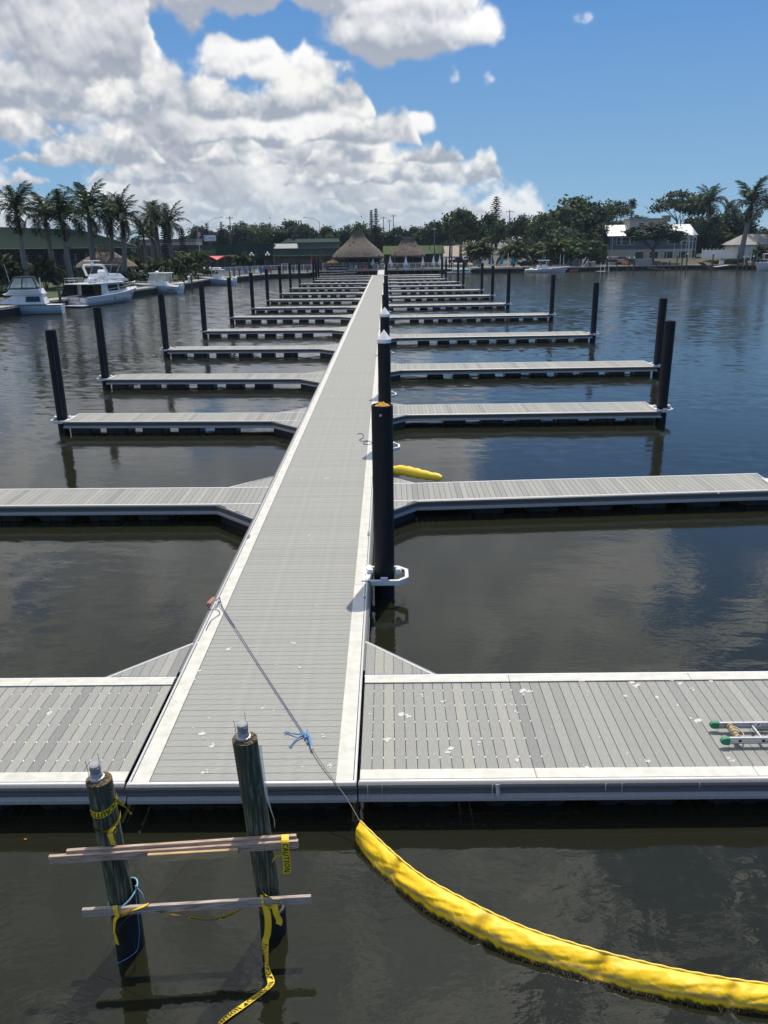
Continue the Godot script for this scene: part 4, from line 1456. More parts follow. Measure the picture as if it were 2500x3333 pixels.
func build_houses() -> void:
	# two storey blue house with white roof
	var o := thing("blue_house", "two storey blue sided house with bright white metal roof on the right shore", "house", Vector3(72.3, 1.6, -232))
	var lo := Shape.new()
	lo.box(Vector3(0, 1.6, -3.5), Vector3(23.0, 3.4, 8.0))
	part("lower_wall", lo, M.stucco, o)
	var up := Shape.new()
	up.box(Vector3(0.2, 5.1, -3.5), Vector3(23.2, 3.7, 8.2))
	for k in [-1, 1]:
		up.tri(Vector3(k * 11.8 + 0.2, 6.9, 0.6), Vector3(k * 11.8 + 0.2, 6.9, -7.6), Vector3(k * 11.8 + 0.2, 9.6, -3.5))
	part("upper_wall", up, M.blue_siding, o)
	var rf := Shape.new()
	ribbed(rf, Vector3(-12.2, 6.75, 1.2), Vector3(12.4, 6.75, 1.2), Vector3(11.4, 9.65, -3.5), Vector3(-12.2, 9.65, -3.5), 0.6)
	rf.quad(Vector3(12.4, 6.75, -8.2), Vector3(-12.2, 6.75, -8.2), Vector3(-12.2, 9.65, -3.5), Vector3(11.4, 9.65, -3.5))
	part("roof", rf, M.white_roof, o)
	var dm := Shape.new()
	dm.box(Vector3(-0.9, 9.5, -3.0), Vector3(10.2, 3.0, 5.0))
	var dmp := part("dormer", dm, M.stucco, o)
	var dc := Shape.new()
	dc.box(Vector3(-0.9, 11.05, -3.0), Vector3(10.8, 0.35, 5.6))
	part("cornice", dc, M.concrete, dmp)
	var ch := Shape.new()
	ch.box(Vector3(4.2, 11.0, -1.6), Vector3(2.0, 1.5, 1.6))
	ch.box(Vector3(4.2, 11.8, -1.6), Vector3(2.3, 0.2, 1.9))
	part("chimney", ch, M.concrete, o)
	window_in(o, Vector3(-2.8, 9.7, -0.48), Vector3(1, 0, 0), 1.5, 0.9, "white_metal", 1)
	for q in [[-8.9, 1.0], [-7.0, 2.0], [-5.2, 1.0], [5.5, 2.0], [9.0, 2.0]]:
		window_in(o, Vector3(q[0], 5.4, 0.62), Vector3(1, 0, 0), q[1], 1.9, "white_metal", 1)
	for q in [-3.0, 1.0, 5.0, 9.0]:
		window_in(o, Vector3(q, 1.5, 0.52), Vector3(1, 0, 0), 2.4, 2.2, "white_metal", 0)
	var pipe := Shape.new()
	pipe.tube([Vector3(-10.7, 6.7, 0.9), Vector3(-10.7, 0.3, 0.75)], 0.07, 6)
	part("downpipe", pipe, M.white_metal, o)
	# screened enclosure
	var s := thing("screen_enclosure", "tall white framed screen enclosure on the front of the blue house", "screen enclosure", Vector3(76.0, 1.6, -223.2))
	var fr := Shape.new()
	for i in 7:
		var x := -5.6 + i * 1.85
		var h := 6.2 if i > 2 else 3.2
		fr.box(Vector3(x, h / 2, 0), Vector3(0.10, h, 0.10))
	for h in [0.9, 3.15, 5.1, 6.2]:
		var xa := -5.6 if h < 4 else 0.0
		fr.box(Vector3((xa + 5.5) / 2, h, 0.004), Vector3(5.5 - xa, 0.09, 0.08))
	for i in 4:
		fr.box(Vector3(5.5, 3.1, -i * 2.3 - 0.02), Vector3(0.10, 6.2, 0.10))
	for h in [0.9, 3.15, 5.1, 6.2]:
		fr.box(Vector3(5.5, h + 0.004, -3.5), Vector3(0.08, 0.09, 7.0))
	fr.tube([Vector3(0, 6.2, 0), Vector3(1.6, 7.3, -3), Vector3(3.5, 7.3, -3), Vector3(5.5, 6.2, 0)], 0.06, 5)
	part("frame", fr, M.white_metal, s)
	var kick := Shape.new()
	kick.box(Vector3(0, 0.35, -0.05), Vector3(11, 0.7, 0.03))
	part("kick_panel", kick, M.dark_metal, s)
	# pale hip roofed house at the right edge
	var h := thing("hip_roofed_house", "low white house with grey hip roof at the right edge behind the palm", "house", Vector3(97.6, 1.8, -222))
	var hw := Shape.new()
	hw.box(Vector3(0, 1.9, -3), Vector3(12.0, 3.8, 7))
	part("wall", hw, M.white_plastic, h)
	var hr := Shape.new()
	ribbed(hr, Vector3(-7.2, 3.9, 1.6), Vector3(7, 3.9, 1.6), Vector3(3.5, 6.5, -3), Vector3(-3.2, 6.5, -3), 0.5)
	hr.tri(Vector3(-7.2, 3.9, -7.5), Vector3(-7.2, 3.9, 1.6), Vector3(-3.2, 6.5, -3))
	hr.quad(Vector3(7, 3.9, -7.5), Vector3(-7.2, 3.9, -7.5), Vector3(-3.2, 6.5, -3), Vector3(3.5, 6.5, -3))
	hr.tri(Vector3(7, 3.9, 1.6), Vector3(7, 3.9, -7.5), Vector3(3.5, 6.5, -3))
	part("roof", hr, M.grey_roof, h)
	window_in(h, Vector3(-4.6, 2.3, 0.52), Vector3(1, 0, 0), 1.7, 2.2)
	window_in(h, Vector3(-1.0, 1.4, 0.52), Vector3(1, 0, 0), 1.1, 2.6, "dark_metal")
	# white vinyl fence that steps down to the water
	var f := thing("vinyl_fence", "white vinyl privacy fence stepping down beside the blue house", "fence", Vector3(84.4, 2.3, -226))
	for i in 11:
		var top := 2.3 if i < 7 else 2.3 - 0.42 * (i - 6)
		var x := 0.86 * i
		var z := 0.45 * i
		var p := Shape.new()
		p.box(Vector3(x + 0.43, top / 2 - 0.25, z + 0.22), Vector3(0.97, top + 0.3, 0.05), Basis(Vector3.UP, -atan2(0.45, 0.86)))
		part("fence_panel", p, M.white_plastic, f)
		var q := Shape.new()
		q.box(Vector3(x, top / 2 - 0.1, z), Vector3(0.13, top + 0.5, 0.13))
		q.lathe([Vector2(0.1, top + 0.15), Vector2(0.0, top + 0.28)], 4, Vector3(x, 0, z))
		part("fence_post", q, M.white_plastic, f)
	# long white fence seen in the gaps left of the house
	var rw := thing("timber_pile", "stack of weathered grey timbers on the bank left of the blue house", "timber stack", Vector3(57.6, 1.2, -214.5))
	for i in 9:
		var p := Shape.new()
		p.cbox(Vector3(-0.4 + (i % 3) * 2.0 + 0.3 * (i / 3), 0.35 + (i / 3) * 0.72, -(i % 2) * 0.5), Vector3(1.9, 0.62, 1.4), 0.05)
		part("timber", p, M.old_concrete if i % 2 else M.concrete, rw)
	var slab := thing("leaning_slab", "long pale leaning panel on the bank in front of the blue house tree", "panel", Vector3(65.9, 1.1, -216))
	var sp := Shape.new()
	sp.box(Vector3(0, 0.7, 0), Vector3(4.4, 1.4, 0.12), Basis(Vector3.RIGHT, -0.25))
	part("panel_sheet", sp, M.concrete, slab)
	var rail := Shape.new()
	rail.tube([Vector3(-2.2, 1.5, 0.05), Vector3(2.2, 1.6, 0.05)], 0.05, 5)
	part("panel_rail", rail, M.white_metal, slab)

# ------------------------------------------------------------------ trees and plants
var crowns := {}

func leaf_crown(sd: int, rad: Vector3, clumps: int, per: int, size: float, base: Color, hole := 0.25, low := -0.35) -> ArrayMesh:   # leaf clumps spread through an uneven rounded volume
	var r := RandomNumberGenerator.new()
	r.seed = sd
	var s := Shape.new()
	var nz := FastNoiseLite.new()
	nz.seed = sd
	nz.frequency = 0.9
	for i in clumps:
		var d := Vector3(r.randfn(), r.randfn(), r.randfn()).normalized()
		if d.y < low:
			d.y = -d.y * 0.4
		var f := pow(r.randf(), 0.45) * (0.86 + 0.36 * nz.get_noise_3dv(d * 1.6))
		if r.randf() < hole and f < 0.75:
			f = 0.9
		var c := d * rad * f
		var cr := r.randf_range(0.16, 0.30) * minf(rad.x, rad.y)
		var warm := r.randf_range(-1.0, 1.0)
		var tone := Color(base.r * (1.0 + 0.28 * warm), base.g * (1.0 + 0.16 * warm), base.b * (1.0 - 0.05 * warm))
		tone = tone * r.randf_range(0.75, 1.3)
		for k in per:
			var p := c + Vector3(r.randfn(), r.randfn() * 0.7, r.randfn()) * cr * 0.62
			var nrm := (p.normalized() * 0.7 + Vector3(r.randfn(), r.randfn() + 0.5, r.randfn()) * 0.75).normalized()
			var t := nrm.cross(Vector3(r.randfn(), r.randfn(), r.randfn())).normalized() * size * r.randf_range(0.6, 1.2)
			var b := nrm.cross(t) * r.randf_range(0.45, 0.8)
			s.tint = tone * r.randf_range(0.8, 1.2)
			s.corner(p - t, nrm); s.corner(p + b, nrm); s.corner(p + t, nrm)
			s.corner(p - t, nrm); s.corner(p + t, nrm); s.corner(p - b, nrm)
	return s.mesh(true)

func crown(kind: String) -> ArrayMesh:
	if crowns.has(kind):
		return crowns[kind]
	var m: ArrayMesh
	match kind:
		"oak0": m = leaf_crown(101, Vector3(1, 0.82, 1), 120, 46, 0.085, Color(0.052, 0.079, 0.042))
		"oak1": m = leaf_crown(102, Vector3(1, 0.9, 0.9), 105, 46, 0.085, Color(0.058, 0.089, 0.042))
		"oak2": m = leaf_crown(103, Vector3(1, 1.0, 0.95), 110, 44, 0.085, Color(0.044, 0.075, 0.043))
		"round": m = leaf_crown(104, Vector3(1, 1.0, 1.0), 90, 48, 0.08, Color(0.071, 0.106, 0.047))
		"open": m = leaf_crown(105, Vector3(1, 0.85, 0.9), 62, 34, 0.075, Color(0.061, 0.087, 0.055), 0.9, -0.1)
		"open1": m = leaf_crown(106, Vector3(1, 0.7, 0.8), 48, 36, 0.08, Color(0.057, 0.077, 0.052), 0.9, 0.0)
		"bush": m = leaf_crown(107, Vector3(1, 0.75, 1), 60, 44, 0.11, Color(0.068, 0.106, 0.038))
		"hedge": m = leaf_crown(108, Vector3(1, 0.8, 0.6), 60, 44, 0.11, Color(0.049, 0.077, 0.035))
	crowns[kind] = m
	return m

func limbs(at: Vector3, h: float, spread: float, n: int, r: float, sd: int) -> Shape:
	var g := RandomNumberGenerator.new()
	g.seed = sd
	var s := Shape.new()
	var fork := h * 0.38
	s.tube([Vector3(0, -0.3, 0), Vector3(g.randf_range(-0.1, 0.1), fork * 0.5, 0), Vector3(0, fork, 0)], [r * 1.3, r, r * 0.85], 8)
	for i in n:
		var a := TAU * i / n + g.randf_range(-0.4, 0.4)
		var e := Vector3(cos(a) * spread, h * g.randf_range(0.72, 1.0), sin(a) * spread)
		var m := Vector3(cos(a) * spread * 0.45, lerpf(fork, e.y, 0.55), sin(a) * spread * 0.45) + Vector3(g.randfn(), 0, g.randfn()) * 0.12 * spread
		s.tube([Vector3(0, fork * 0.95, 0), m, e], [r * 0.6, r * 0.38, r * 0.1], 6)
		for k in 2:
			var e2 := e + Vector3(g.randfn(), g.randfn() * 0.5, g.randfn()) * spread * 0.35
			s.tube([m, (m + e2) / 2 + Vector3(0, 0.2, 0), e2], [r * 0.3, r * 0.2, r * 0.06], 5)
	return s

func tree(label: String, kind: String, base: Vector3, top: float, half: float, depth := 0.0, group := "", trunk_share := 0.30, called := "broad_tree", cat := "tree") -> Node3D:
	# base: foot of the trunk; top: height of the tree above the foot; half: half the crown's width
	var o := thing(called, label, cat, base, 0.0, group)
	var hc := top * (1.0 - trunk_share) / 2.0
	var d := depth if depth > 0.0 else half * 0.9
	var c := put("crown", crown(kind), M[["leaf", "leaf_cool", "leaf_warm", "leaf_deep"][rng.randi() % 4]], o)
	var ys: float = {"oak0": 0.9, "oak1": 0.98, "oak2": 1.08, "round": 1.08, "open": 0.94, "open1": 0.78, "bush": 0.84, "hedge": 0.9}[kind]
	c.transform = Transform3D(Basis(Vector3.UP, rng.randf() * TAU if depth <= 0.0 else 0.0).scaled(Vector3(half, hc / ys, d)), Vector3(0, top - hc, 0))
	var sd := rng.randi()
	part("trunk", limbs(Vector3.ZERO, top * 0.86, half * 0.62, 5, clampf(half * 0.07, 0.14, 0.45), sd), M.bark, o)
	return o

# ---- palms
func frond(len: float, droop: float, leaf_len: float, n: int, col: Color, sd: int, hang := 0.35) -> ArrayMesh:   # along +x, rising first, then bending down
	var g := RandomNumberGenerator.new()
	g.seed = sd
	var s := Shape.new()
	var pts := []
	var p := Vector3.ZERO
	var a := 0.25
	for i in 11:
		pts.append(p)
		p += Vector3(cos(a), sin(a), 0) * len / 10.0
		a -= droop / 10.0 * (0.5 + i * 0.13)
	s.tint = Color(col.r * 1.5, col.g * 1.3, col.b)
	s.tube(pts, [0.055, 0.05, 0.045, 0.04, 0.035, 0.03, 0.026, 0.022, 0.018, 0.014, 0.008], 4, false)
	for i in n:
		var t := lerpf(0.10, 1.0, float(i) / (n - 1))
		var k := minf(t * 10.0, 9.999)
		var q: Vector3 = pts[int(k)].lerp(pts[int(k) + 1], k - int(k))
		var tan: Vector3 = (pts[int(k) + 1] - pts[int(k)]).normalized()
		var l := leaf_len * (0.45 + 0.75 * sin(PI * minf(t * 0.9 + 0.12, 1.0))) * g.randf_range(0.85, 1.1)
		for side in [-1, 1]:
			var dir := (Vector3(0, 0, side) * 0.8 + tan * g.randf_range(0.35, 0.6) + Vector3(0, g.randf_range(-0.3, 0.35), 0)).normalized()
			var mid := q + dir * l * 0.5
			var tip := q + dir * l + Vector3(0, -hang * l * g.randf_range(0.6, 1.5), 0)
			var w := tan * 0.035
			s.tint = col * g.randf_range(0.7, 1.35)
			var nn := dir.cross(tan).normalized()
			if nn.y < 0:
				nn = -nn
			s.corner(q - w, nn); s.corner(mid - w * 1.3, nn); s.corner(q + w, nn)
			s.corner(q + w, nn); s.corner(mid - w * 1.3, nn); s.corner(mid + w * 1.3, nn)
			s.corner(mid - w * 1.3, nn); s.corner(tip, nn); s.corner(mid + w * 1.3, nn)
	return s.mesh(true)

var fronds := {}

func palm(label: String, base: Vector3, crown_at: Vector3, size := 1.0, kind := "royal", group := "", sd := 1) -> Node3D:
	var o := thing("palm_tree", label, "palm", base, 0.0, group)
	var g := RandomNumberGenerator.new()
	g.seed = sd
	var top := crown_at - base
	var col := Color(0.046, 0.072, 0.038)
	if not fronds.has("r0"):
		for i in 3:
			fronds["r%d" % i] = frond(3.3, [0.9, 1.6, 2.3][i], 0.75, 34, col, 200 + i)
			fronds["d%d" % i] = frond(2.9, [1.8, 2.3, 2.7][i], 0.6, 30, Color(0.15, 0.115, 0.06), 210 + i, 0.6)
			fronds["a%d" % i] = frond(2.2, [1.2, 1.7, 2.2][i], 0.55, 22, Color(0.092, 0.124, 0.046), 220 + i)
			fronds["f%d" % i] = frond(1.3, [0.5, 0.9, 1.3][i], 0.7, 14, Color(0.061, 0.087, 0.052), 230 + i, 0.2)
	var tr := Shape.new()
	var r := 0.24 * size if kind == "royal" else 0.11 * size
	var shaft := top.length() * 0.86 if kind == "royal" else top.length()
	var pts := []
	var rad := []
	for i in 9:
		var t := i / 8.0
		pts.append(top * (t * shaft / top.length()) + Vector3(sin(t * 2.6 + sd) * 0.12 - sin(float(sd)) * 0.12 * (1.0 - t), 0, 0))
		rad.append(r * (1.35 - 1.0 * t + 1.35 * t * t - 0.75 * t * t * t if kind == "royal" else 1.3 - 0.5 * t))
	if kind == "royal":
		rad[0] = r * 1.7
	tr.tube(pts, rad, 10)
	part("trunk", tr, M.palm_trunk, o)
	if kind == "royal":
		var cs := Shape.new()
		cs.tube([pts[8], pts[8].lerp(top, 0.4), top + Vector3(0, 0.25, 0)], [r * 1.0, r * 0.85, r * 0.35], 10)
		part("crownshaft", cs, M.crownshaft, o)
	var n := 17 if kind == "royal" else 13 if kind == "areca" else 22
	var key := "r" if kind == "royal" else "a" if kind == "areca" else "f"
	for i in n:
		var t := float(i) / n
		var az := i * 2.399 + g.randf_range(-0.25, 0.25)
		var lift := lerpf(1.25, -0.30, pow(t, 0.9)) + g.randf_range(-0.12, 0.12)
		if kind == "fan":
			lift = lerpf(1.2, -0.9, t)
		var vi := 0 if t < 0.3 else 1 if t < 0.7 else 2
		var b := Basis(Vector3.UP, az) * Basis(Vector3(0, 0, 1), lift)
		put("frond", fronds[key + str(vi)], M.leaf, o, Transform3D(b.scaled(Vector3.ONE * size * g.randf_range(0.85, 1.12)), top))
	if kind == "royal":
		for i in g.randi_range(1, 3):
			var b := Basis(Vector3.UP, g.randf() * TAU) * Basis(Vector3(0, 0, 1), -0.9)
			put("dry_frond", fronds["d%d" % (i % 3)], M.leaf, o, Transform3D(b.scaled(Vector3.ONE * size * 0.8), top - Vector3(0, 0.4, 0)))
	return o

func fan_bush(label: String, at: Vector3, size: float, stems: int, kind := "areca", group := "") -> Node3D:   # many-stemmed small palm
	var o := thing("clumping_palm", label, "palm", at, 0.0, group)
	if not fronds.has("a0"):
		for i in 3:
			fronds["a%d" % i] = frond(2.2, [1.2, 1.7, 2.2][i], 0.55, 22, Color(0.092, 0.124, 0.046), 220 + i)
	for i in stems:
		var a := rng.randf() * TAU
		var d := Vector3(cos(a), 0, sin(a))
		var h := size * rng.randf_range(0.35, 0.75)
		var tip := d * size * rng.randf_range(0.1, 0.35) + Vector3(0, h, 0)
		var s := Shape.new()
		s.tube([d * 0.2, tip * 0.6 + d * 0.05, tip], [0.07, 0.055, 0.04], 6)
		part("stem", s, M.palm_trunk, o)
		for k in 7:
			var b := Basis(Vector3.UP, rng.randf() * TAU) * Basis(Vector3(0, 0, 1), rng.randf_range(0.0, 1.2))
			put("frond", fronds["a%d" % (k % 3)], M.leaf, o, Transform3D(b.scaled(Vector3.ONE * size * rng.randf_range(0.34, 0.5)), tip))
	return o

func conifer(label: String, at: Vector3, h: float, w: float, bare: float, tuft: float) -> void:   # Norfolk pine: whorls of level boughs up a straight stem
	var o := thing("norfolk_pine", label, "pine", at)
	var t := Shape.new()
	t.tube([Vector3.ZERO, Vector3(0, h * 0.5, 0), Vector3(0, h, 0)], [0.32, 0.2, 0.05], 7)
	part("trunk", t, M.bark, o)
	var s := Shape.new()
	var n := int(h / 0.55)
	for i in n:
		var f := float(i) / n
		if f < bare:
			continue
		var r: float = w * (1.0 - pow((f - bare) / (1.0 - bare), 1.4) * 0.85) if tuft <= 0.0 else w * (0.35 + 0.65 * smoothstep(bare, 0.72, f)) * (1.0 - smoothstep(0.86, 1.0, f) * 0.7)
		for k in 6:
			var a := k * TAU / 6 + i * 0.7 + rng.randf_range(-0.2, 0.2)
			var d := Vector3(cos(a), 0, sin(a))
			var rr := r * rng.randf_range(0.6, 1.05)
			for j in 7:
				var p := Vector3(0, f * h, 0) + d * rr * (j + 1.5) / 8.0 + Vector3(0, 0.12 * rr * (j / 7.0) + rng.randf_range(-0.12, 0.12), 0)
				var q := Vector3.UP.cross(d) * 0.32
				s.tint = Color(0.034, 0.053, 0.038) * rng.randf_range(0.7, 1.3)
				s.corner(p - q, Vector3.UP); s.corner(p + d * 0.32 + Vector3(0, 0.2, 0), Vector3.UP); s.corner(p + q, Vector3.UP)
				s.corner(p - q, Vector3.UP); s.corner(p + q, Vector3.UP); s.corner(p - d * 0.25 - Vector3(0, 0.12, 0), Vector3.UP)
	part("boughs", s, M.leaf, o, true)

func build_trees() -> void:
	# royal palms in front of the motel, left to right
	palm("royal palm furthest left, its trunk rising behind the cruiser with black canvas", Vector3(-52.83, 2.12, -122), Vector3(-52.85, 11.98, -122), 1.43, "royal", "", 1)
	palm("royal palm with dark crown second from the left", Vector3(-51.62, 1.49, -130), Vector3(-52.02, 11.5, -130), 1.41, "royal", "", 2)
	palm("royal palm third from the left, its trunk just left of the low thatched hut", Vector3(-48.54, 1.46, -128), Vector3(-48.64, 11.23, -128), 1.47, "royal", "", 3)
	palm("tallest royal palm, rising straight above the low thatched hut", Vector3(-48.99, 3.01, -140), Vector3(-48.88, 12.33, -140), 1.73, "royal", "", 4)
	palm("dark royal palm behind the right slope of the low thatched hut", Vector3(-47.97, 2.81, -146), Vector3(-47.35, 11.76, -146), 1.47, "royal", "", 5)
	palm("royal palm in front of the right slope of the low thatched hut", Vector3(-44.11, 1.81, -140), Vector3(-43.42, 11.53, -140), 1.54, "royal", "", 6)
	palm("short palm with drooping brown fronds right of the motel end", Vector3(-44.44, 2.49, -155), Vector3(-44.5, 8.73, -155), 1.09, "royal", "", 7)
	palm("royal palm behind the hardtop boat, left one of the pair", Vector3(-44.54, 2.85, -165), Vector3(-44.63, 11.21, -165), 1.41, "royal", "", 8)
	palm("royal palm behind the hardtop boat, right one of the pair", Vector3(-41.37, 3.11, -162), Vector3(-41.46, 10.89, -162), 1.43, "royal", "", 9)
	palm("slim palm partly hidden between the pair and the motel end", Vector3(-47.87, 2.93, -172), Vector3(-47.48, 12.54, -172), 1.15, "royal", "", 21)
	palm("tiny fan palm far off above the motel roof at the left edge", Vector3(-115.61, 10.54, -260), Vector3(-115.26, 15.67, -260), 0.90, "fan", "", 10)
	# right shore palms
	palm("tall leaning royal palm at the right edge beside the white fence", Vector3(89.77, 2.53, -214), Vector3(90.95, 15.31, -214), 2.24, "royal", "", 11)
	palm("dark royal palm right of the blue house roof", Vector3(89.74, 6.04, -238), Vector3(89.42, 16.84, -238), 1.98, "royal", "", 12)
	palm("small fan palm alone against the sky at the right", Vector3(120.57, 10.95, -300), Vector3(120.01, 17.74, -300), 1.70, "fan", "", 13)
	palm("slim palm cut by the right edge of the picture", Vector3(102.53, 5.87, -225), Vector3(100.7, 14.73, -225), 1.66, "royal", "", 14)
	palm("palm behind the dark dome tree left of the blue house", Vector3(73.7, 10.68, -255), Vector3(73.12, 17.38, -255), 1.20, "fan", "", 15)
	palm("cabbage palm in front of the round dark trees, second blue umbrella", Vector3(27.45, 1.93, -216), Vector3(26.51, 7.72, -216), 0.8, "areca", "", 16)
	# pygmy and areca palms along the lawn
	var lawn := [[Vector3(-55.61, 1, -121.65), 3.6, 9, "leafy areca palm clump at the left edge behind the cruiser"], [Vector3(-52.41, 1, -127.53), 3.3, 9, "leafy areca palm clump between the first two royal palm trunks"], [Vector3(-47.54, 3.5, -158), 3.0, 7, "areca palm clump at the right end of the low thatched hut"], [Vector3(-41.41, 2.61, -150), 2.9, 8, "areca palm clump behind the hardtop boat"], [Vector3(-40.37, 2.83, -156), 3.1, 8, "areca palm clump under the right pair of royal palms"], [Vector3(-38.49, 2.26, -160), 3.4, 8, "areca palm clump beside the lamp post on the lawn"], [Vector3(-42.74, 2.65, -172), 3.2, 8, "areca palm clump left of the flagpole foot"], [Vector3(-41.84, 2.62, -182), 3.8, 9, "areca palm clump at the flagpole foot"], [Vector3(-33.37, 2.68, -196), 3.4, 9, "pale areca palm behind the pool fence between the white lamps"]]
	for q in lawn:
		var p: Vector3 = q[0]
		p.y = 1.0
		fan_bush(q[3], p, q[1], q[2])
	for q in [[Vector3(23.33, 2.64, -212), 4.8, 10, "yellowish areca palm clump behind the leftmost blue umbrella"], [Vector3(32.14, 2.8, -213), 5.0, 11, "dark areca palm clump in the middle of the right patio"], [Vector3(36.86, 2.69, -216), 4.2, 9, "areca palm clump right of the middle of the patio"], [Vector3(41.27, 2.42, -212), 4.6, 9, "slender areca palm clump left of the right centre console boat bow"], [Vector3(92.36, 3.65, -236), 5.6, 10, "big areca palm clump behind the white fence, left one"], [Vector3(96.35, 3.9, -236), 5.8, 10, "big areca palm clump behind the white fence, right one"], [Vector3(96.66, 3.49, -217), 3.4, 8, "areca palm in front of the hip roofed house"]]:
		var p: Vector3 = q[0]
		p.y = 1.2
		fan_bush(q[3], p, q[1], q[2])
	# hedges and bushes
	for q in [[Vector3(-50.97, 3.04, -140), 3.2, 1.9, "dark hedge behind the motor yacht cockpit"], [Vector3(-44.24, 2.45, -138), 3.4, 2.0, "dark hedge right of the low thatched hut posts"], [Vector3(-51.44, 3.29, -132), 2.8, 2.2, "dark shrub between palm trunks left of the hut"], [Vector3(-41.49, 2.35, -140), 3.0, 1.8, "dark hedge behind the hardtop boat bow"], [Vector3(-44.38, 1.7, -96), 2.0, 1.6, "purple leaved shrub at the left edge behind the cruiser bow"], [Vector3(-37.61, 1.56, -175), 2.2, 1.5, "clipped square hedge with white globes behind the centre console boat"], [Vector3(33.95, 1.58, -209), 1.6, 1.5, "low round bush on the right patio"], [Vector3(48.59, 2.29, -214), 6.5, 6.6, "huge rounded dark bush at the sea wall right of the white boat"], [Vector3(52.61, 2.48, -217), 4.5, 5.6, "dark bush left of the stacked timbers"], [Vector3(85.37, 2.18, -214), 5.0, 1.3, "low green shrubs in front of the white fence"], [Vector3(86.97, 2.13, -208), 2.0, 1.4, "small shrub at the foot of the leaning palm"]]:
		var p: Vector3 = q[0]
		p.y = 1.0
		var b := thing("shrub", q[3], "shrub", p)
		var c := put("foliage", crown("hedge" if q[2] < 2.1 else "bush"), M.leaf, b)
		c.transform = Transform3D(Basis.IDENTITY.scaled(Vector3(q[1], q[2] * 0.75, q[1] * 0.7)), Vector3(0, q[2] * 0.5, 0))
		var st := Shape.new()
		st.tube([Vector3.ZERO, Vector3(0.1, q[2] * 0.6, 0)], [0.12, 0.05], 6)
		part("stem", st, M.bark, b)
	# trees one can tell apart, on the far shore
	tree("dark live oak with a forked trunk behind the navy truck", "oak0", Vector3(20.3, 2.2, -232), 14.0, 5.4, 0.0, "", 0.25)
	tree("dark tree just right of the forked live oak", "oak1", Vector3(29.8, 2.5, -240), 12.6, 4.6, 0.0, "", 0.2)
	tree("lower dark tree between the forked oak and the great mound of trees", "oak2", Vector3(38.4, 2.5, -247), 12.6, 4.2, 0.0, "", 0.2)
	tree("great rounded dark green tree, highest of the mound left of the blue house", "oak1", Vector3(51.0, 2.0, -240), 17.2, 7.6, 0.0, "", 0.12)
	tree("rounded green tree on the left flank of the great mound", "round", Vector3(43.6, 2.0, -236), 13.8, 5.0, 0.0, "", 0.12)
	tree("dark tree on the right flank of the great mound", "oak2", Vector3(58.5, 2.0, -244), 16.2, 5.6, 0.0, "", 0.15)
	tree("lower rounded tree at the foot of the great mound", "round", Vector3(47.5, 2.0, -228), 9.5, 5.4, 0.0, "", 0.1)
	tree("lower tree between the great mound and the blue house gable", "oak0", Vector3(59.6, 1.8, -236), 10.5, 4.2, 0.0, "", 0.1)
	tree("open dome shaped tree against the sky left of the blue house", "open", Vector3(67.3, 2.0, -252), 17.3, 4.8, 0.0, "", 0.45)
	tree("small round tree against the sky above the dormer's left end", "round", Vector3(75.8, 2.0, -258), 13.2, 3.4, 0.0, "", 0.3)
	tree("tall spreading open crowned tree behind the blue house chimney", "open", Vector3(86.0, 2.0, -250), 19.6, 8.2, 0.0, "", 0.42)
	tree("second open crowned tree to the right of the spreading one", "open1", Vector3(91.5, 2.0, -252), 17.8, 4.6, 0.0, "", 0.45)
	tree("leafy dark tree standing in front of the blue house", "oak0", Vector3(68.9, 1.4, -218.5), 10.4, 7.4, 4.2, "", 0.30)
	tree("dark tree at the right edge behind the hip roofed house", "oak2", Vector3(100.0, 2.0, -244), 13.6, 5.6, 0.0, "", 0.15)
	tree("rounded tree behind the leaning palm", "oak1", Vector3(93.0, 2.0, -242), 11.6, 5.0, 0.0, "", 0.15)
	tree("dark low tree between the white fence and the spreading tree", "oak0", Vector3(88.5, 2.0, -236), 10.2, 4.6, 0.0, "", 0.12)
	conifer("tall bare stemmed pine with a tufted top above the trees right of the walkway", Vector3(34.6, 2.0, -270), 19.0, 2.2, 0.52, 1.0)
	conifer("left and thinner of the two tall Norfolk pines behind the thatched huts", Vector3(-5.2, 2.0, -292), 16.4, 1.7, 0.2, 0.0)
	conifer("right and taller of the two Norfolk pines behind the thatched huts", Vector3(-3.6, 2.0, -291), 16.8, 2.3, 0.15, 0.0)
	conifer("short dark Norfolk pine left of the utility pole", Vector3(-61.4, 2.0, -290), 12.8, 1.8, 0.2, 0.0)
	conifer("second short Norfolk pine just left of the utility pole", Vector3(-56.8, 2.0, -292), 13.2, 1.5, 0.3, 0.0)
	conifer("Norfolk pine behind the right pair of royal palms", Vector3(-56.5, 2.0, -215), 11.0, 2.2, 0.1, 0.0)
	conifer("second Norfolk pine behind the right pair of royal palms", Vector3(-52.2, 2.0, -216), 9.6, 2.0, 0.1, 0.0)
	# the wooded skyline behind the restaurant and huts
	var sky_trees := [[-66.0, -300, 12.5, 5.5], [-57.0, -296, 11.0, 4.8], [-50.0, -294, 13.4, 6.0], [-41.5, -288, 13.2, 5.6], [-33.6, -292, 13.4, 6.2], [-27.4, -286, 12.4, 4.6], [-20.5, -292, 11.4, 4.8], [-14.6, -296, 12.0, 4.2], [-9.0, -288, 13.2, 3.8], [-2.0, -300, 11.2, 4.6], [3.6, -292, 11.0, 4.6], [9.6, -298, 11.0, 4.4], [15.6, -290, 12.8, 4.4], [19.8, -264, 13.2, 4.2], [14.5, -262, 11.6, 2.6], [25.4, -262, 12.0, 4.0], [34.0, -262, 11.5, 4.5], [65.0, -262, 14.0, 6.0], [74.0, -268, 12.0, 5.5], [105.0, -262, 13.0, 7.0], [98.0, -268, 12.5, 6.0], [82.0, -262, 11.0, 5.0]]
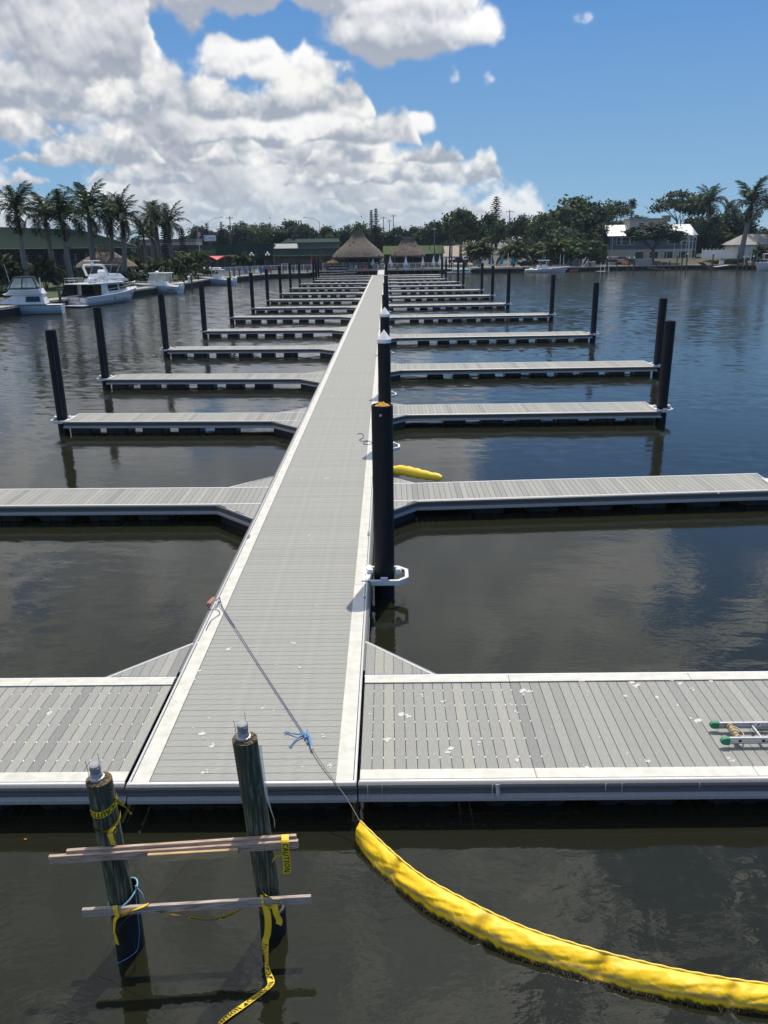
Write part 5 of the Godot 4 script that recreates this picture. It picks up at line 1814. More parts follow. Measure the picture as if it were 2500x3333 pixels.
	var words := ["behind the motel's far end", "left of the two short pines", "behind the sign board", "behind the restaurant's left part", "behind the restaurant's middle", "behind the pale flat roof", "behind the upper building", "right of the upper building", "beside the Norfolk pines", "behind the largest hut", "between the two huts", "above the second hut", "left of the forked oak", "touching the forked oak", "slim, left of the forked oak", "right behind the forked oak", "behind the bare stemmed pine", "behind the dome shaped tree", "behind the dormer", "last at the right edge", "behind the hip roofed house", "behind the blue house roof"]
	for i in sky_trees.size():
		var q: Array = sky_trees[i]
		tree("skyline tree " + words[i], ["oak0", "oak1", "oak2", "round", "oak1"][i % 5], Vector3(q[0], 2.0, q[1]), q[2], q[3], 0.0, "skyline trees behind the far shore", 0.12)
	# lower mass of foliage that fills the ground behind everything
	var mm := MultiMesh.new()
	mm.transform_format = MultiMesh.TRANSFORM_3D
	mm.mesh = crown("oak2")
	mm.instance_count = 130
	for i in 130:
		var x := -110.0 + i * 2.0 + rng.randf_range(-1.5, 1.5)
		var z := -305.0 - rng.randf() * 26.0 if x < 45 else -268.0 - rng.randf() * 25.0
		if x > 16 and x < 45:
			z -= 22.0
		var h := rng.randf_range(3.6, 5.4)
		if x > 24 and x < 42 and z > -420:
			h *= 0.8
		mm.set_instance_transform(i, Transform3D(Basis(Vector3.UP, rng.randf() * TAU).scaled(Vector3(rng.randf_range(3.2, 5.0), h, 3.5)), Vector3(x, h * 0.85 + 1.0, z)))
	var o := MultiMeshInstance3D.new()
	o.name = "wooded_belt"
	o.multimesh = mm
	o.material_override = M.leaf
	add_child(o)
	tag(o, "continuous dark wooded belt low behind the whole far shore", "woodland")
	stuff(o)

# ------------------------------------------------------------------ boats (local: bow along +x, y = 0 at the waterline)
func hull(len: float, beam: float, bow_h: float, stern_h: float, rake: float, flare := 0.18, bottom := -0.45, mid_dip := 0.0) -> Shape:
	var s := Shape.new()
	var rows := [[], []]
	var n := 22
	for i in n + 1:
		var t := float(i) / n
		var sheer := lerpf(stern_h, bow_h, pow(t, 1.9)) - mid_dip * sin(PI * t)
		var wide := beam / 2 * (pow(maxf(1.0 - pow(maxf((t - 0.42) / 0.58, 0.0), 2.1), 0.0), 0.72)) * lerpf(0.93, 1.0, minf(t * 3.0, 1.0))
		var chine := wide * (1.0 - flare - 0.45 * pow(t, 3.0))
		var xb := len * (t - 0.5)
		for k in 2:
			var sd := 1.0 if k == 0 else -1.0
			var row := []
			for q in [[0.0, bottom * (1.0 - pow(t, 5.0)), 0.0], [chine * 0.92, 0.02 + 0.25 * pow(t, 2.0), 0.12], [lerpf(chine, wide, 0.5), lerpf(0.1 + 0.25 * pow(t, 2.0), sheer, 0.5), 0.5], [wide * 0.99, sheer * 0.93, 0.93], [wide, sheer, 1.0]]:
				row.append(Vector3(xb + rake * pow(t, 4.0) * q[2], q[1], sd * q[0]))
			rows[k].append(row)
	for k in 2:
		if k == 0:
			s.grid(rows[0])
		else:
			for r in rows[1]:
				r.reverse()
			s.grid(rows[1])
			for r in rows[1]:
				r.reverse()
	# transom
	var a: Array = rows[0][0]
	var b: Array = rows[1][0]
	for i in 4:
		s.quad(a[i + 1], a[i], b[i], b[i + 1])
	return s

func deck_of(len: float, beam: float, bow_h: float, stern_h: float, rake: float, from: float, to: float, drop := 0.03, mid_dip := 0.0) -> Shape:
	var s := Shape.new()
	var last := []
	for i in 19:
		var t := lerpf(from, to, i / 18.0)
		var sheer := lerpf(stern_h, bow_h, pow(t, 1.9)) - drop - mid_dip * sin(PI * t)
		var wide := beam / 2 * (pow(maxf(1.0 - pow(maxf((t - 0.42) / 0.58, 0.0), 2.1), 0.0), 0.72)) * lerpf(0.93, 1.0, minf(t * 3.0, 1.0)) * 0.985
		var x := len * (t - 0.5) + rake * pow(t, 4.0) - 0.01
		var row := [Vector3(x, sheer, wide), Vector3(x, sheer + 0.06, 0), Vector3(x, sheer, -wide)]
		if i > 0:
			for k in 2:
				s.quad(last[k], row[k], row[k + 1], last[k + 1])
		last = row
	return s

func gunwale(len: float, beam: float, bow_h: float, stern_h: float, rake: float, r: float, lift := 0.0, from := 0.0, inset := 1.0, mid_dip := 0.0) -> Shape:
	var s := Shape.new()
	for sd in [-1.0, 1.0]:
		var pts := []
		for i in 23:
			var t := lerpf(from, 0.998, i / 22.0)
			var sheer := lerpf(stern_h, bow_h, pow(t, 1.9)) - mid_dip * sin(PI * t)
			var wide := beam / 2 * (pow(maxf(1.0 - pow(maxf((t - 0.42) / 0.58, 0.0), 2.1), 0.0), 0.72)) * lerpf(0.93, 1.0, minf(t * 3.0, 1.0)) * inset
			pts.append(Vector3(len * (t - 0.5) + rake * pow(t, 4.0) + 0.02 - (1.0 - inset) * 1.2, sheer + lift, sd * wide))
		s.tube(pts, r, 6)
	return s

func posts_of(len: float, beam: float, bow_h: float, stern_h: float, rake: float, lift: float, from: float, inset: float, count: int) -> Shape:
	var s := Shape.new()
	for sd in [-1.0, 1.0]:
		for i in count:
			var t := lerpf(from, 0.96, float(i) / (count - 1))
			var sheer := lerpf(stern_h, bow_h, pow(t, 1.9))
			var wide := beam / 2 * (pow(maxf(1.0 - pow(maxf((t - 0.42) / 0.58, 0.0), 2.1), 0.0), 0.72)) * lerpf(0.93, 1.0, minf(t * 3.0, 1.0)) * inset
			var p := Vector3(len * (t - 0.5) + rake * pow(t, 4.0) - (1.0 - inset) * 1.2, sheer, sd * wide)
			s.tube([p, p + Vector3(0, lift, 0)], 0.022, 5)
	return s

func cabin(s: Shape, x0: float, x1: float, w0: float, y0: float, y1: float, front: float, rear: float, taper: float, nose := 0.0) -> void:   # a house with raked ends; nose narrows its front
	var f := w0 / 2
	var b := [Vector3(x0, y0, f), Vector3(x1, y0, f * (1.0 - nose)), Vector3(x1, y0, -f * (1.0 - nose)), Vector3(x0, y0, -f)]
	var t := [Vector3(x0 + rear, y1, f * taper), Vector3(x1 - front, y1, f * taper * (1.0 - nose * 0.7)), Vector3(x1 - front, y1, -f * taper * (1.0 - nose * 0.7)), Vector3(x0 + rear, y1, -f * taper)]
	for i in 4:
		var k := (i + 1) % 4
		s.face([b[i], b[k], t[k], t[i]], Vector3((x0 + x1) / 2, (y0 + y1) / 2, 0))
	s.face(t.duplicate(), Vector3((x0 + x1) / 2, y0, 0))

func pane(parent: Node, called: String, pts: Array, m: Material, inside := Vector3(0, 1, 0)) -> void:   # a flat window sheet a little proud of its wall
	var s := Shape.new()
	var k: Vector3 = (pts[1] - pts[0]).cross(pts[2] - pts[0]).normalized()
	if k.dot(pts[0] - inside) < 0.0:
		k = -k
	var q := []
	for p in pts:
		q.append(p + k * 0.02)
	s.face(q.duplicate(), inside)
	for i in pts.size():
		s.face([pts[i], pts[(i + 1) % pts.size()], q[(i + 1) % pts.size()], q[i]], inside)
	part(called, s, m, parent)

func outboard(parent: Node, x: float, y: float, z: float, m: Material) -> void:
	var s := Shape.new()
	s.ball(Vector3(x, y + 0.45, z), Vector3(0.36, 0.34, 0.26), 12)
	s.cbox(Vector3(x - 0.02, y, z), Vector3(0.34, 0.9, 0.26), 0.06)
	s.cbox(Vector3(x - 0.02, y - 0.6, z), Vector3(0.22, 0.7, 0.1), 0.03)
	part("outboard_motor", s, m, parent)

func words(text: String, size: float, m: Material, parent: Node, at: Transform3D, serif := false, depth := 0.004) -> void:
	var t := TextMesh.new()
	var f := SystemFont.new()
	f.font_names = PackedStringArray(["Droid Serif" if serif else "Droid Sans"])
	if serif:
		f.font_italic = true
	else:
		f.font_weight = 700
	t.font = f
	t.text = text
	t.font_size = 64
	t.pixel_size = size / 64.0
	t.depth = depth
	put("lettering", t, m, parent, at)

func build_boats() -> void:
	# ---- cruiser with black framed flybridge enclosure, bow to the left
	var o := thing("cabin_cruiser", "white cabin cruiser with black canvas flybridge enclosure, nearest boat on the left shore", "boat", Vector3(-39.9, 0.0, -91.2), 0.0)
	o.rotation.y = PI + deg_to_rad(12.0)
	o.scale = Vector3(1.0, 0.86, 1.0)
	var L := 7.6
	var B := 3.0
	part("hull", hull(L, B, 1.55, 1.15, 1.3), M.gelcoat_blue, o)
	part("deck", deck_of(L, B, 1.55, 1.15, 1.3, 0.0, 1.0), M.gelcoat, o)
	part("rub_strake", gunwale(L, B, 1.55, 1.15, 1.3, 0.045), M.navy, o)
	var bt := Shape.new()
	bt.box(Vector3(0.0, 0.02, 0), Vector3(7.0, 0.10, 2.55))
	part("boot_stripe", bt, M.antifoul, o)
	var c := Shape.new()
	cabin(c, -2.2, 3.0, 2.55, 1.3, 2.45, 2.0, 0.25, 0.84, 0.25)
	var cb := part("cabin", c, M.gelcoat, o)
	var br := Shape.new()
	cabin(br, -2.1, 1.9, 2.6, 2.45, 2.62, -0.2, 0.0, 1.02, 0.15)
	cabin(br, -2.0, 1.75, 2.45, 2.62, 3.15, 0.45, 0.2, 0.92, 0.15)
	part("flybridge", br, M.gelcoat, o)
	var st := Shape.new()
	for k in [-1, 1]:
		st.box(Vector3(-0.2, 2.86, k * 1.19), Vector3(3.0, 0.035, 0.05))
		st.box(Vector3(-0.2, 2.66, k * 1.27), Vector3(3.4, 0.03, 0.05))
	part("stripe", st, M.cushion, o)
	for k in [-1, 1]:
		pane(cb, "cabin_window", [Vector3(-1.75, 1.62, k * 1.24), Vector3(-0.2, 1.62, k * 1.235), Vector3(-0.3, 2.25, k * 1.125), Vector3(-1.65, 2.25, k * 1.12)], M.boat_glass, Vector3(-1, 1.8, 0))
	# the enclosure: dark hoops with clear panels between them
	var fr := Shape.new()
	var low := []
	var topr := []
	for q in [[1.35, 1.0], [1.65, 0.45], [1.65, -0.45], [1.35, -1.0], [0.0, -1.15], [-1.6, -1.12], [-1.6, 1.12], [0.0, 1.15]]:
		low.append(Vector3(q[0], 3.22, q[1]))
		topr.append(Vector3(q[0] * 0.62 - 0.15, 4.55, q[1] * 0.8))
	for i in 8:
		var k := (i + 1) % 8
		fr.tube([low[i], (low[i] + topr[i]) / 2 + (low[i] - Vector3(0, 3.2, 0)) * 0.05, topr[i]], 0.055, 6)
		fr.tube([low[i], low[k]], 0.07, 6)
		fr.tube([topr[i], topr[k]], 0.06, 6)
	part("canvas_frame", fr, M.canvas, o)
	for i in 8:
		if i == 5:
			continue
		var k := (i + 1) % 8
		pane(o, "clear_panel", [low[i].lerp(low[k], 0.06), low[i].lerp(low[k], 0.94), topr[i].lerp(topr[k], 0.94), topr[i].lerp(topr[k], 0.06)], M.clear_vinyl, Vector3(0, 3.8, 0))
	var tp := Shape.new()
	tp.face(topr.duplicate(), Vector3(0, 3, 0))
	for i in range(1, 7):
		tp.tri(topr[0] + Vector3(0, 0.1, 0), topr[i] + Vector3(0, 0.1, 0), topr[i + 1] + Vector3(0, 0.1, 0))
	part("canvas_top", tp, M.canvas, o)
	part("bow_rail", gunwale(L, B, 1.55, 1.15, 1.3, 0.025, 0.62, 0.55, 0.93), M.chrome, o)
	stuff(part("rail_posts", posts_of(L, B, 1.55, 1.15, 1.3, 0.62, 0.57, 0.93, 5), M.chrome, o))
	var mast := Shape.new()
	mast.tube([Vector3(1.5, 3.3, 0.9), Vector3(1.9, 6.2, 1.0)], 0.02, 5)
	mast.box(Vector3(-1.9, 3.75, -0.9), Vector3(0.1, 1.6, 0.1))
	part("antenna", mast, M.fabric_white, o)

	# ---- motor yacht, stern towards us
	o = thing("motor_yacht", "big white motor yacht with radar arch and lettered transom, moored stern first on the left", "boat", Vector3(-36.9, 0.0, -107.6))
	o.rotation.y = deg_to_rad(76.0)
	o.scale = Vector3(1.06, 0.78, 0.96)
	L = 12.2
	B = 4.4
	part("hull", hull(L, B, 2.25, 1.5, 1.7, 0.12), M.gelcoat, o)
	part("deck", deck_of(L, B, 2.25, 1.5, 1.7, 0.33, 1.0), M.gelcoat, o)
	part("cockpit_floor", deck_of(L, B, 0.9, 0.75, 0.0, 0.0, 0.4), M.cushion, o)
	part("rub_strake", gunwale(L, B, 2.25, 1.5, 1.7, 0.05), M.gelcoat, o)
	bt = Shape.new()
	bt.box(Vector3(-0.3, 0.03, 0), Vector3(10.6, 0.14, 4.05))
	part("boot_stripe", bt, M.navy, o)
	var line := Shape.new()
	for k in [-1.0, 1.0]:
		for i in 12:
			var t := i / 22.0
			line.box(Vector3(L * (t - 0.5) + 0.3, 1.18 + 0.1 * t, k * (B / 2 * lerpf(0.92, 0.99, minf(t * 3.0, 1.0)) * 0.985)), Vector3(0.56, 0.03, 0.04))
	stuff(part("hull_line", line, M.cushion, o))
	var pl := Shape.new()
	pl.cbox(Vector3(-6.6, 0.28, 0), Vector3(1.0, 0.12, 4.2), 0.03)
	part("swim_platform", pl, M.gelcoat, o)
	c = Shape.new()
	cabin(c, -2.3, 3.6, 3.7, 1.6, 3.35, 1.3, 0.0, 0.93, 0.2)
	cb = part("cabin", c, M.gelcoat, o)
	for k in [-1, 1]:
		pane(cb, "cabin_window", [Vector3(-1.3, 2.15, k * 1.83), Vector3(0.8, 2.15, k * 1.80), Vector3(0.8, 3.1, k * 1.73), Vector3(-1.3, 3.1, k * 1.76)], M.boat_glass, Vector3(0, 2, 0))
		pane(cb, "cabin_window", [Vector3(1.3, 2.2, k * 1.80), Vector3(3.0, 2.3, k * 1.64), Vector3(2.45, 3.1, k * 1.58), Vector3(1.3, 3.15, k * 1.71)], M.boat_glass, Vector3(0, 2, 0))
		var col := Shape.new()
		col.box(Vector3(-2.55, 2.3, k * 1.8), Vector3(0.18, 1.9, 0.2))
		part("pillar", col, M.gelcoat, o)
	pane(cb, "windscreen", [Vector3(3.45, 1.95, 1.4), Vector3(3.45, 1.95, -1.4), Vector3(2.62, 3.1, -1.35), Vector3(2.62, 3.1, 1.35)], M.boat_glass, Vector3(0, 2, 0))
	var dr := Shape.new()
	dr.box(Vector3(-2.32, 2.3, 0), Vector3(0.04, 1.7, 3.0))
	part("aft_bulkhead", dr, M.boat_glass, cb)
	br = Shape.new()
	br.cbox(Vector3(-1.5, 3.42, 0), Vector3(7.0, 0.14, 4.0), 0.05)
	cabin(br, -1.2, 3.9, 3.7, 3.5, 3.95, 0.5, 0.0, 0.95, 0.18)
	cabin(br, -0.6, 3.3, 3.4, 3.98, 4.75, 1.0, 0.3, 0.92, 0.18)
	var fb := part("flybridge", br, M.gelcoat, o)
	st = Shape.new()
	for k in [-1, 1]:
		st.box(Vector3(1.2, 3.965, k * 1.70), Vector3(3.6, 0.05, 0.06))
	part("stripe", st, M.navy, fb)
	for q in [[-0.3, 4.85, 0.5], [1.0, 5.0, -0.4], [-3.4, 3.9, 1.1]]:
		var seat := Shape.new()
		seat.cbox(Vector3(q[0], q[1], q[2]), Vector3(0.7, 0.8, 1.1), 0.08)
		part("seat", seat, M.fabric_white, fb)
	var arch := Shape.new()
	for k in [-1, 1]:
		arch.tube([Vector3(-0.7, 4.5, k * 1.62), Vector3(-1.35, 5.9, k * 1.55), Vector3(-1.45, 6.2, k * 1.3)], 0.16, 8)
	arch.tube([Vector3(-1.45, 6.2, 1.3), Vector3(-1.5, 6.27, 0), Vector3(-1.45, 6.2, -1.3)], 0.15, 8)
	part("radar_arch", arch, M.gelcoat, o)
	var rad := Shape.new()
	rad.lathe([Vector2(0.16, 6.3), Vector2(0.2, 6.55), Vector2(0.12, 6.72), Vector2(0, 6.74)], 12, Vector3(-1.5, 0, 0))
	rad.cbox(Vector3(-1.5, 6.86, 0), Vector3(0.14, 0.14, 1.9), 0.04, Basis(Vector3.UP, 0.5))
	part("radar", rad, M.gelcoat, o)
	var bim := Shape.new()
	for k in [-1, 1]:
		bim.tube([Vector3(1.3, 4.7, k * 1.5), Vector3(2.3, 6.1, k * 1.4), Vector3(-1.2, 6.3, k * 1.35)], 0.035, 6)
		bim.tube([Vector3(-0.2, 4.7, k * 1.5), Vector3(0.6, 6.2, k * 1.4)], 0.03, 6)
	part("bimini_frame", bim, M.chrome, o)
	var rr := Shape.new()
	for y in [3.95, 4.3]:
		rr.tube([Vector3(-1.2, y, 1.9), Vector3(-4.8, y, 1.9), Vector3(-4.9, y, 1.8), Vector3(-4.9, y, -1.8), Vector3(-4.8, y, -1.9), Vector3(-1.2, y, -1.9)], 0.03, 6)
	for i in 5:
		for k in [-1, 1]:
			rr.tube([Vector3(-4.9 + i * 0.9, 3.45, k * 1.9), Vector3(-4.9 + i * 0.9, 4.3, k * 1.9)], 0.025, 5)
	part("bridge_rail", rr, M.chrome, o)
	part("bow_rail", gunwale(L, B, 2.25, 1.5, 1.7, 0.03, 0.85, 0.30, 0.93), M.chrome, o)
	stuff(part("rail_posts", posts_of(L, B, 2.25, 1.5, 1.7, 0.85, 0.32, 0.93, 9), M.chrome, o))
	var tr := Transform3D(Basis(Vector3(0, 0, 1), Vector3(0, 1, 0), Vector3(-1, 0, 0)), Vector3(-6.15, 1.05, -0.35))
	words("GAME PLAN", 0.40, M.brick, o, tr, true, 0.03)
	words("BRADENTON FL", 0.16, M.cushion, o, Transform3D(tr.basis, Vector3(-6.15, 0.58, -0.2)), false, 0.03)
	var gate := Shape.new()
	for q in [[0.0, 1.48, 0.03, 0.9], [0.0, 0.6, 0.03, 0.9]]:
		gate.box(Vector3(-6.12, q[1], 1.35), Vector3(0.05, 0.035, 0.95))
	for z in [0.9, 1.8]:
		gate.box(Vector3(-6.12, 1.04, z), Vector3(0.05, 0.9, 0.035))
	part("transom_gate", gate, M.black, o)
	var cur := Shape.new()
	cur.quad(Vector3(-5.9, 1.5, -2.05), Vector3(-2.4, 1.6, -2.0), Vector3(-2.4, 3.35, -1.95), Vector3(-4.9, 3.35, -1.95))
	part("cockpit_curtain", cur, M.canvas, o)
	for q in [[-0.5, 0.9], [4.0, 1.35]]:
		var ph := Shape.new()
		ph.ball(Vector3(q[0], q[1], 2.12 if q[0] < 1 else 1.62), Vector3(0.14, 0.14, 0.05), 10)
		part("porthole", ph, M.boat_glass, o)

	# ---- hardtop boat, bow to the left
	o = thing("hardtop_boat", "pale blue hulled sport boat with white hardtop, third boat along the left shore", "boat", Vector3(-35.8, 0.0, -131.0))
	o.rotation.y = PI - deg_to_rad(15.0)
	o.scale = Vector3(0.82, 0.85, 0.9)
	L = 8.6
	B = 3.2
	part("hull", hull(L, B, 1.75, 1.25, 1.4, 0.2, -0.45, -0.12), M.gelcoat_blue, o)
	part("deck", deck_of(L, B, 1.75, 1.25, 1.4, 0.0, 1.0, 0.03, -0.12), M.gelcoat, o)
	part("gunwale", gunwale(L, B, 1.75, 1.25, 1.4, 0.05, 0.0, 0.0, 1.0, -0.12), M.gelcoat, o)
	c = Shape.new()
	cabin(c, -1.4, 3.3, 2.5, 1.45, 2.05, 1.7, 0.3, 0.85, 0.3)
	part("cabin", c, M.gelcoat, o)
	var ht := Shape.new()
	ht.cbox(Vector3(-0.4, 3.62, 0), Vector3(3.9, 0.14, 2.5), 0.05)
	ht.lathe([Vector2(0.34, 3.68), Vector2(0.34, 3.86), Vector2(0.2, 3.98), Vector2(0, 4.0)], 14, Vector3(0.5, 0, 0.2))
	part("hardtop", ht, M.gelcoat, o)
	var hf := Shape.new()
	for k in [-1, 1]:
		hf.tube([Vector3(1.9, 1.9, k * 1.05), Vector3(1.1, 3.6, k * 1.1)], 0.05, 6)
		hf.tube([Vector3(0.4, 2.0, k * 1.15), Vector3(-0.1, 3.6, k * 1.15)], 0.04, 6)
		hf.tube([Vector3(-1.9, 1.5, k * 1.2), Vector3(-2.0, 3.6, k * 1.15)], 0.05, 6)
	part("hardtop_frame", hf, M.gelcoat, o)
	for k in [-1, 1]:
		pane(o, "side_screen", [Vector3(1.7, 2.0, k * 1.1), Vector3(-1.6, 1.9, k * 1.2), Vector3(-1.7, 3.5, k * 1.16), Vector3(1.1, 3.5, k * 1.1)], M.clear_vinyl, Vector3(0, 2, 0))
	pane(o, "windscreen", [Vector3(1.85, 2.0, 1.0), Vector3(1.85, 2.0, -1.0), Vector3(1.15, 3.5, -1.05), Vector3(1.15, 3.5, 1.05)], M.clear_vinyl, Vector3(0, 2, 0))
	var an := Shape.new()
	for q in [[0.9, 0.9, 0.9], [-1.2, -0.9, 0.8], [-1.9, 1.0, -0.1]]:
		an.tube([Vector3(q[0], 3.65, q[1]), Vector3(q[0] - q[2], 4.75, q[1])], 0.025, 5)
	part("rod_holders", an, M.chrome, o)
	outboard(o, -4.5, 1.2, 0.5, M.white_plastic)
	outboard(o, -4.5, 1.2, -0.5, M.white_plastic)
	words("Fountain", 0.34, M.navy, o, Transform3D(Basis(Vector3(-1, 0, 0), Vector3(0, 1, 0), Vector3(0, 0, -1)), Vector3(-3.1, 0.75, -1.47)), true, 0.04)
	part("bow_rail", gunwale(L, B, 1.75, 1.25, 1.4, 0.022, 0.45, 0.6, 0.92), M.chrome, o)

	# ---- two centre consoles
	center_console("pale blue centre console boat with T-top and twin outboards near the far left shore", Vector3(-32.5, 0, -158.6), PI - deg_to_rad(22.0), 9.0, M.gelcoat_blue, true)
	center_console("long white centre console boat at the sea wall on the right, bow pointing right", Vector3(37.9, 0, -201.4), deg_to_rad(3.0), 9.6, M.gelcoat, false)

	# ---- boat cut by the right edge
	o = thing("express_boat", "white express boat seen bow on at the right edge of the far shore", "boat", Vector3(90.6, 0.0, -199.5))
	o.rotation.y = PI + deg_to_rad(35.0)
	part("hull", hull(9.0, 3.4, 1.9, 1.5, 1.2), M.gelcoat, o)
	part("deck", deck_of(9.0, 3.4, 1.9, 1.5, 1.2, 0.0, 1.0), M.gelcoat, o)
	c = Shape.new()
	cabin(c, -2.0, 2.6, 2.7, 1.6, 2.5, 1.4, 0.2, 0.86, 0.25)
	part("cabin", c, M.gelcoat, o)
	pane(o, "windscreen", [Vector3(2.3, 1.95, 0.9), Vector3(2.3, 1.95, -0.9), Vector3(1.45, 2.42, -0.95), Vector3(1.45, 2.42, 0.95)], M.boat_glass, Vector3(0, 1.5, 0))
	ht = Shape.new()
	ht.cbox(Vector3(-0.6, 3.7, 0), Vector3(3.2, 0.14, 2.4), 0.05)
	for k in [-1, 1]:
		ht.tube([Vector3(0.6, 2.4, k), Vector3(0.4, 3.7, k)], 0.05, 6)
		ht.tube([Vector3(-1.9, 2.2, k), Vector3(-1.9, 3.7, k)], 0.05, 6)
	part("hardtop", ht, M.gelcoat, o)

	# ---- low work float with small boats before the far thatched hut, and a pontoon on the right
	o = thing("skiff", "low grey flat skiff lying at the foot of the far left pier", "boat", Vector3(-12.4, 0, -199.5))
	part("hull", hull(9.2, 2.0, 0.75, 0.45, 0.9, 0.2, -0.2), M.grey_roof, o)
	part("deck", deck_of(9.2, 2.0, 0.75, 0.45, 0.9, 0.0, 1.0), M.grey_wall, o)
	var stn := Shape.new()
	for i in 5:
		stn.tube([Vector3(-4 + i * 1.6, 0.4, 0.85), Vector3(-4 + i * 1.6, 1.05, 0.85)], 0.03, 5)
	stn.tube([Vector3(-4, 1.05, 0.85), Vector3(2.6, 1.05, 0.85)], 0.035, 5)
	part("rail", stn, M.white_metal, o)
	o = thing("work_float", "grey work float with aqua kayak and white poles left of the patio wall", "float", Vector3(17.0, 0, -199.6))
	var ff := Shape.new()
	ff.cbox(Vector3(0, 0.2, 0), Vector3(6.0, 0.6, 2.2), 0.08)
	part("float_body", ff, M.grey_roof, o)
	var ky := Shape.new()
	ky.ball(Vector3(0.4, 0.95, 0), Vector3(2.5, 0.28, 0.45), 16)
	var kk := thing("kayak", "aqua kayak lying on the grey work float", "kayak", Vector3(17.4, 0.0, -199.8))
	part("hull", ky, M.aqua, kk)
	for x in [-1.5, 2.6]:
		var p := Shape.new()
		p.tube([Vector3(x, 0.4, 0.7), Vector3(x, 3.0 if x < 0 else 2.4, 0.7)], 0.06, 6)
		part("pole", p, M.white_plastic, o)
	o = thing("red_dinghy", "small red dinghy below the sea wall right of the white boat", "dinghy", Vector3(45.6, 0, -204.6))
	part("hull", hull(1.9, 0.9, 0.5, 0.4, 0.2), M.red, o)
	part("deck", deck_of(1.9, 0.9, 0.5, 0.4, 0.2, 0.1, 1.0), M.black, o)

func center_console(label: String, at: Vector3, turn: float, L: float, m: Material, big: bool) -> void:
	var o := thing("center_console", label, "boat", at, turn)
	if big:
		o.scale = Vector3(0.86, 0.88, 0.9)
	var B := 2.9
	var bh := 1.75 if big else 1.35
	var sh := 1.0 if big else 0.75
	part("hull", hull(L, B, bh, sh, 1.4, 0.2, -0.4, -0.12 if big else 0.0), m, o)
	part("deck", deck_of(L, B, bh, sh, 1.4, 0.0, 1.0, 0.12, -0.12 if big else 0.0), M.gelcoat, o)
	part("gunwale", gunwale(L, B, bh, sh, 1.4, 0.07, 0.0, 0.0, 0.99, -0.12 if big else 0.0), M.gelcoat, o)
	var c := Shape.new()
	cabin(c, -0.7, 0.7, 1.1, sh, sh + 1.15, 0.4, 0.1, 0.85)
	part("console", c, M.gelcoat, o)
	pane(o, "windscreen", [Vector3(0.45, sh + 1.1, 0.4), Vector3(0.45, sh + 1.1, -0.4), Vector3(0.1, sh + 1.7, -0.4), Vector3(0.1, sh + 1.7, 0.4)], M.clear_vinyl, Vector3(-1, 1, 0))
	var t := Shape.new()
	t.cbox(Vector3(-0.4, sh + 2.1, 0), Vector3(2.7, 0.10, 1.9), 0.04)
	if big:
		t.cbox(Vector3(-0.3, sh + 2.45, 0), Vector3(1.8, 0.3, 1.2), 0.1)
	part("t_top", t, M.gelcoat, o)
	var f := Shape.new()
	for k in [-1, 1]:
		for x in [0.6, -1.2]:
			f.tube([Vector3(x * 0.8, sh, k * 0.6), Vector3(x, sh + 2.1, k * 0.8)], 0.045, 6)
	part("t_top_frame", f, M.white_metal, o)
	var seat := Shape.new()
	seat.cbox(Vector3(-1.5, sh + 0.5, 0), Vector3(0.6, 0.9, 1.2), 0.08)
	seat.cbox(Vector3(-3.3, sh + 0.15, 0), Vector3(0.5, 0.4, 1.8), 0.08)
	part("seat", seat, M.fabric_white, o)
	for k in ([-1, 1] if big else [0]):
		outboard(o, -L / 2 - 0.25, sh - 0.1, k * 0.42, M.white_plastic if big else M.black)
	if big:
		var fe := Shape.new()
		fe.tube([Vector3(-2.2, 0.9, 1.55), Vector3(-2.2, 0.2, 1.55)], 0.12, 8)
		part("fender", fe, M.white_rubber, o)

# ------------------------------------------------------------------ posts, fences, decks, furniture and vehicles along the shore
func wood_post(label: String, at: Vector3, top: float, r := 0.14, group := "", white_cap := false, called := "mooring_post") -> void:
	var o := thing(called, label, "post", at, 0.0, group)
	var s := Shape.new()
	s.tube([Vector3(0, -at.y - 0.8, 0), Vector3(0, top, 0)], r, 10)
	part("post", s, M.post_wood, o)
	if white_cap:
		var c := Shape.new()
		c.lathe([Vector2(r + 0.03, top - 0.05), Vector2(r + 0.03, top + 0.06), Vector2(0, top + 0.34)], 10)
		part("cone_cap", c, M.white_plastic, o)

func rail_fence(o: Node3D, pts: Array, h: float, step: float, m: Material, pickets := 0.0) -> void:
	var rl := Shape.new()
	for y in [0.1, h]:
		var q := []
		for p in pts:
			q.append(p + Vector3(0, y, 0))
		for i in q.size() - 1:
			rl.box((q[i] + q[i + 1]) / 2, Vector3((q[i] as Vector3).distance_to(q[i + 1]), 0.07, 0.06), Basis((q[i + 1] - q[i]).normalized(), Vector3.UP, (q[i + 1] - q[i]).normalized().cross(Vector3.UP)))
	part("rail", rl, m, o)
	for i in pts.size() - 1:
		var d: float = (pts[i] as Vector3).distance_to(pts[i + 1])
		var n := maxi(1, int(round(d / step)))
		for k in n + (1 if i == pts.size() - 2 else 0):
			var s := Shape.new()
			s.box(pts[i].lerp(pts[i + 1], float(k) / n) + Vector3(0, h / 2 + 0.04, 0), Vector3(0.11, h + 0.12, 0.11))
			part("fence_post", s, m, o)
		if pickets > 0.0:
			var pk := Shape.new()
			var c := int(d / pickets)
			for k in c:
				pk.box(pts[i].lerp(pts[i + 1], (k + 0.5) / c) + Vector3(0, h / 2 + 0.05, 0), Vector3(0.025, h - 0.1, 0.025))
			stuff(part("pickets", pk, m, o))

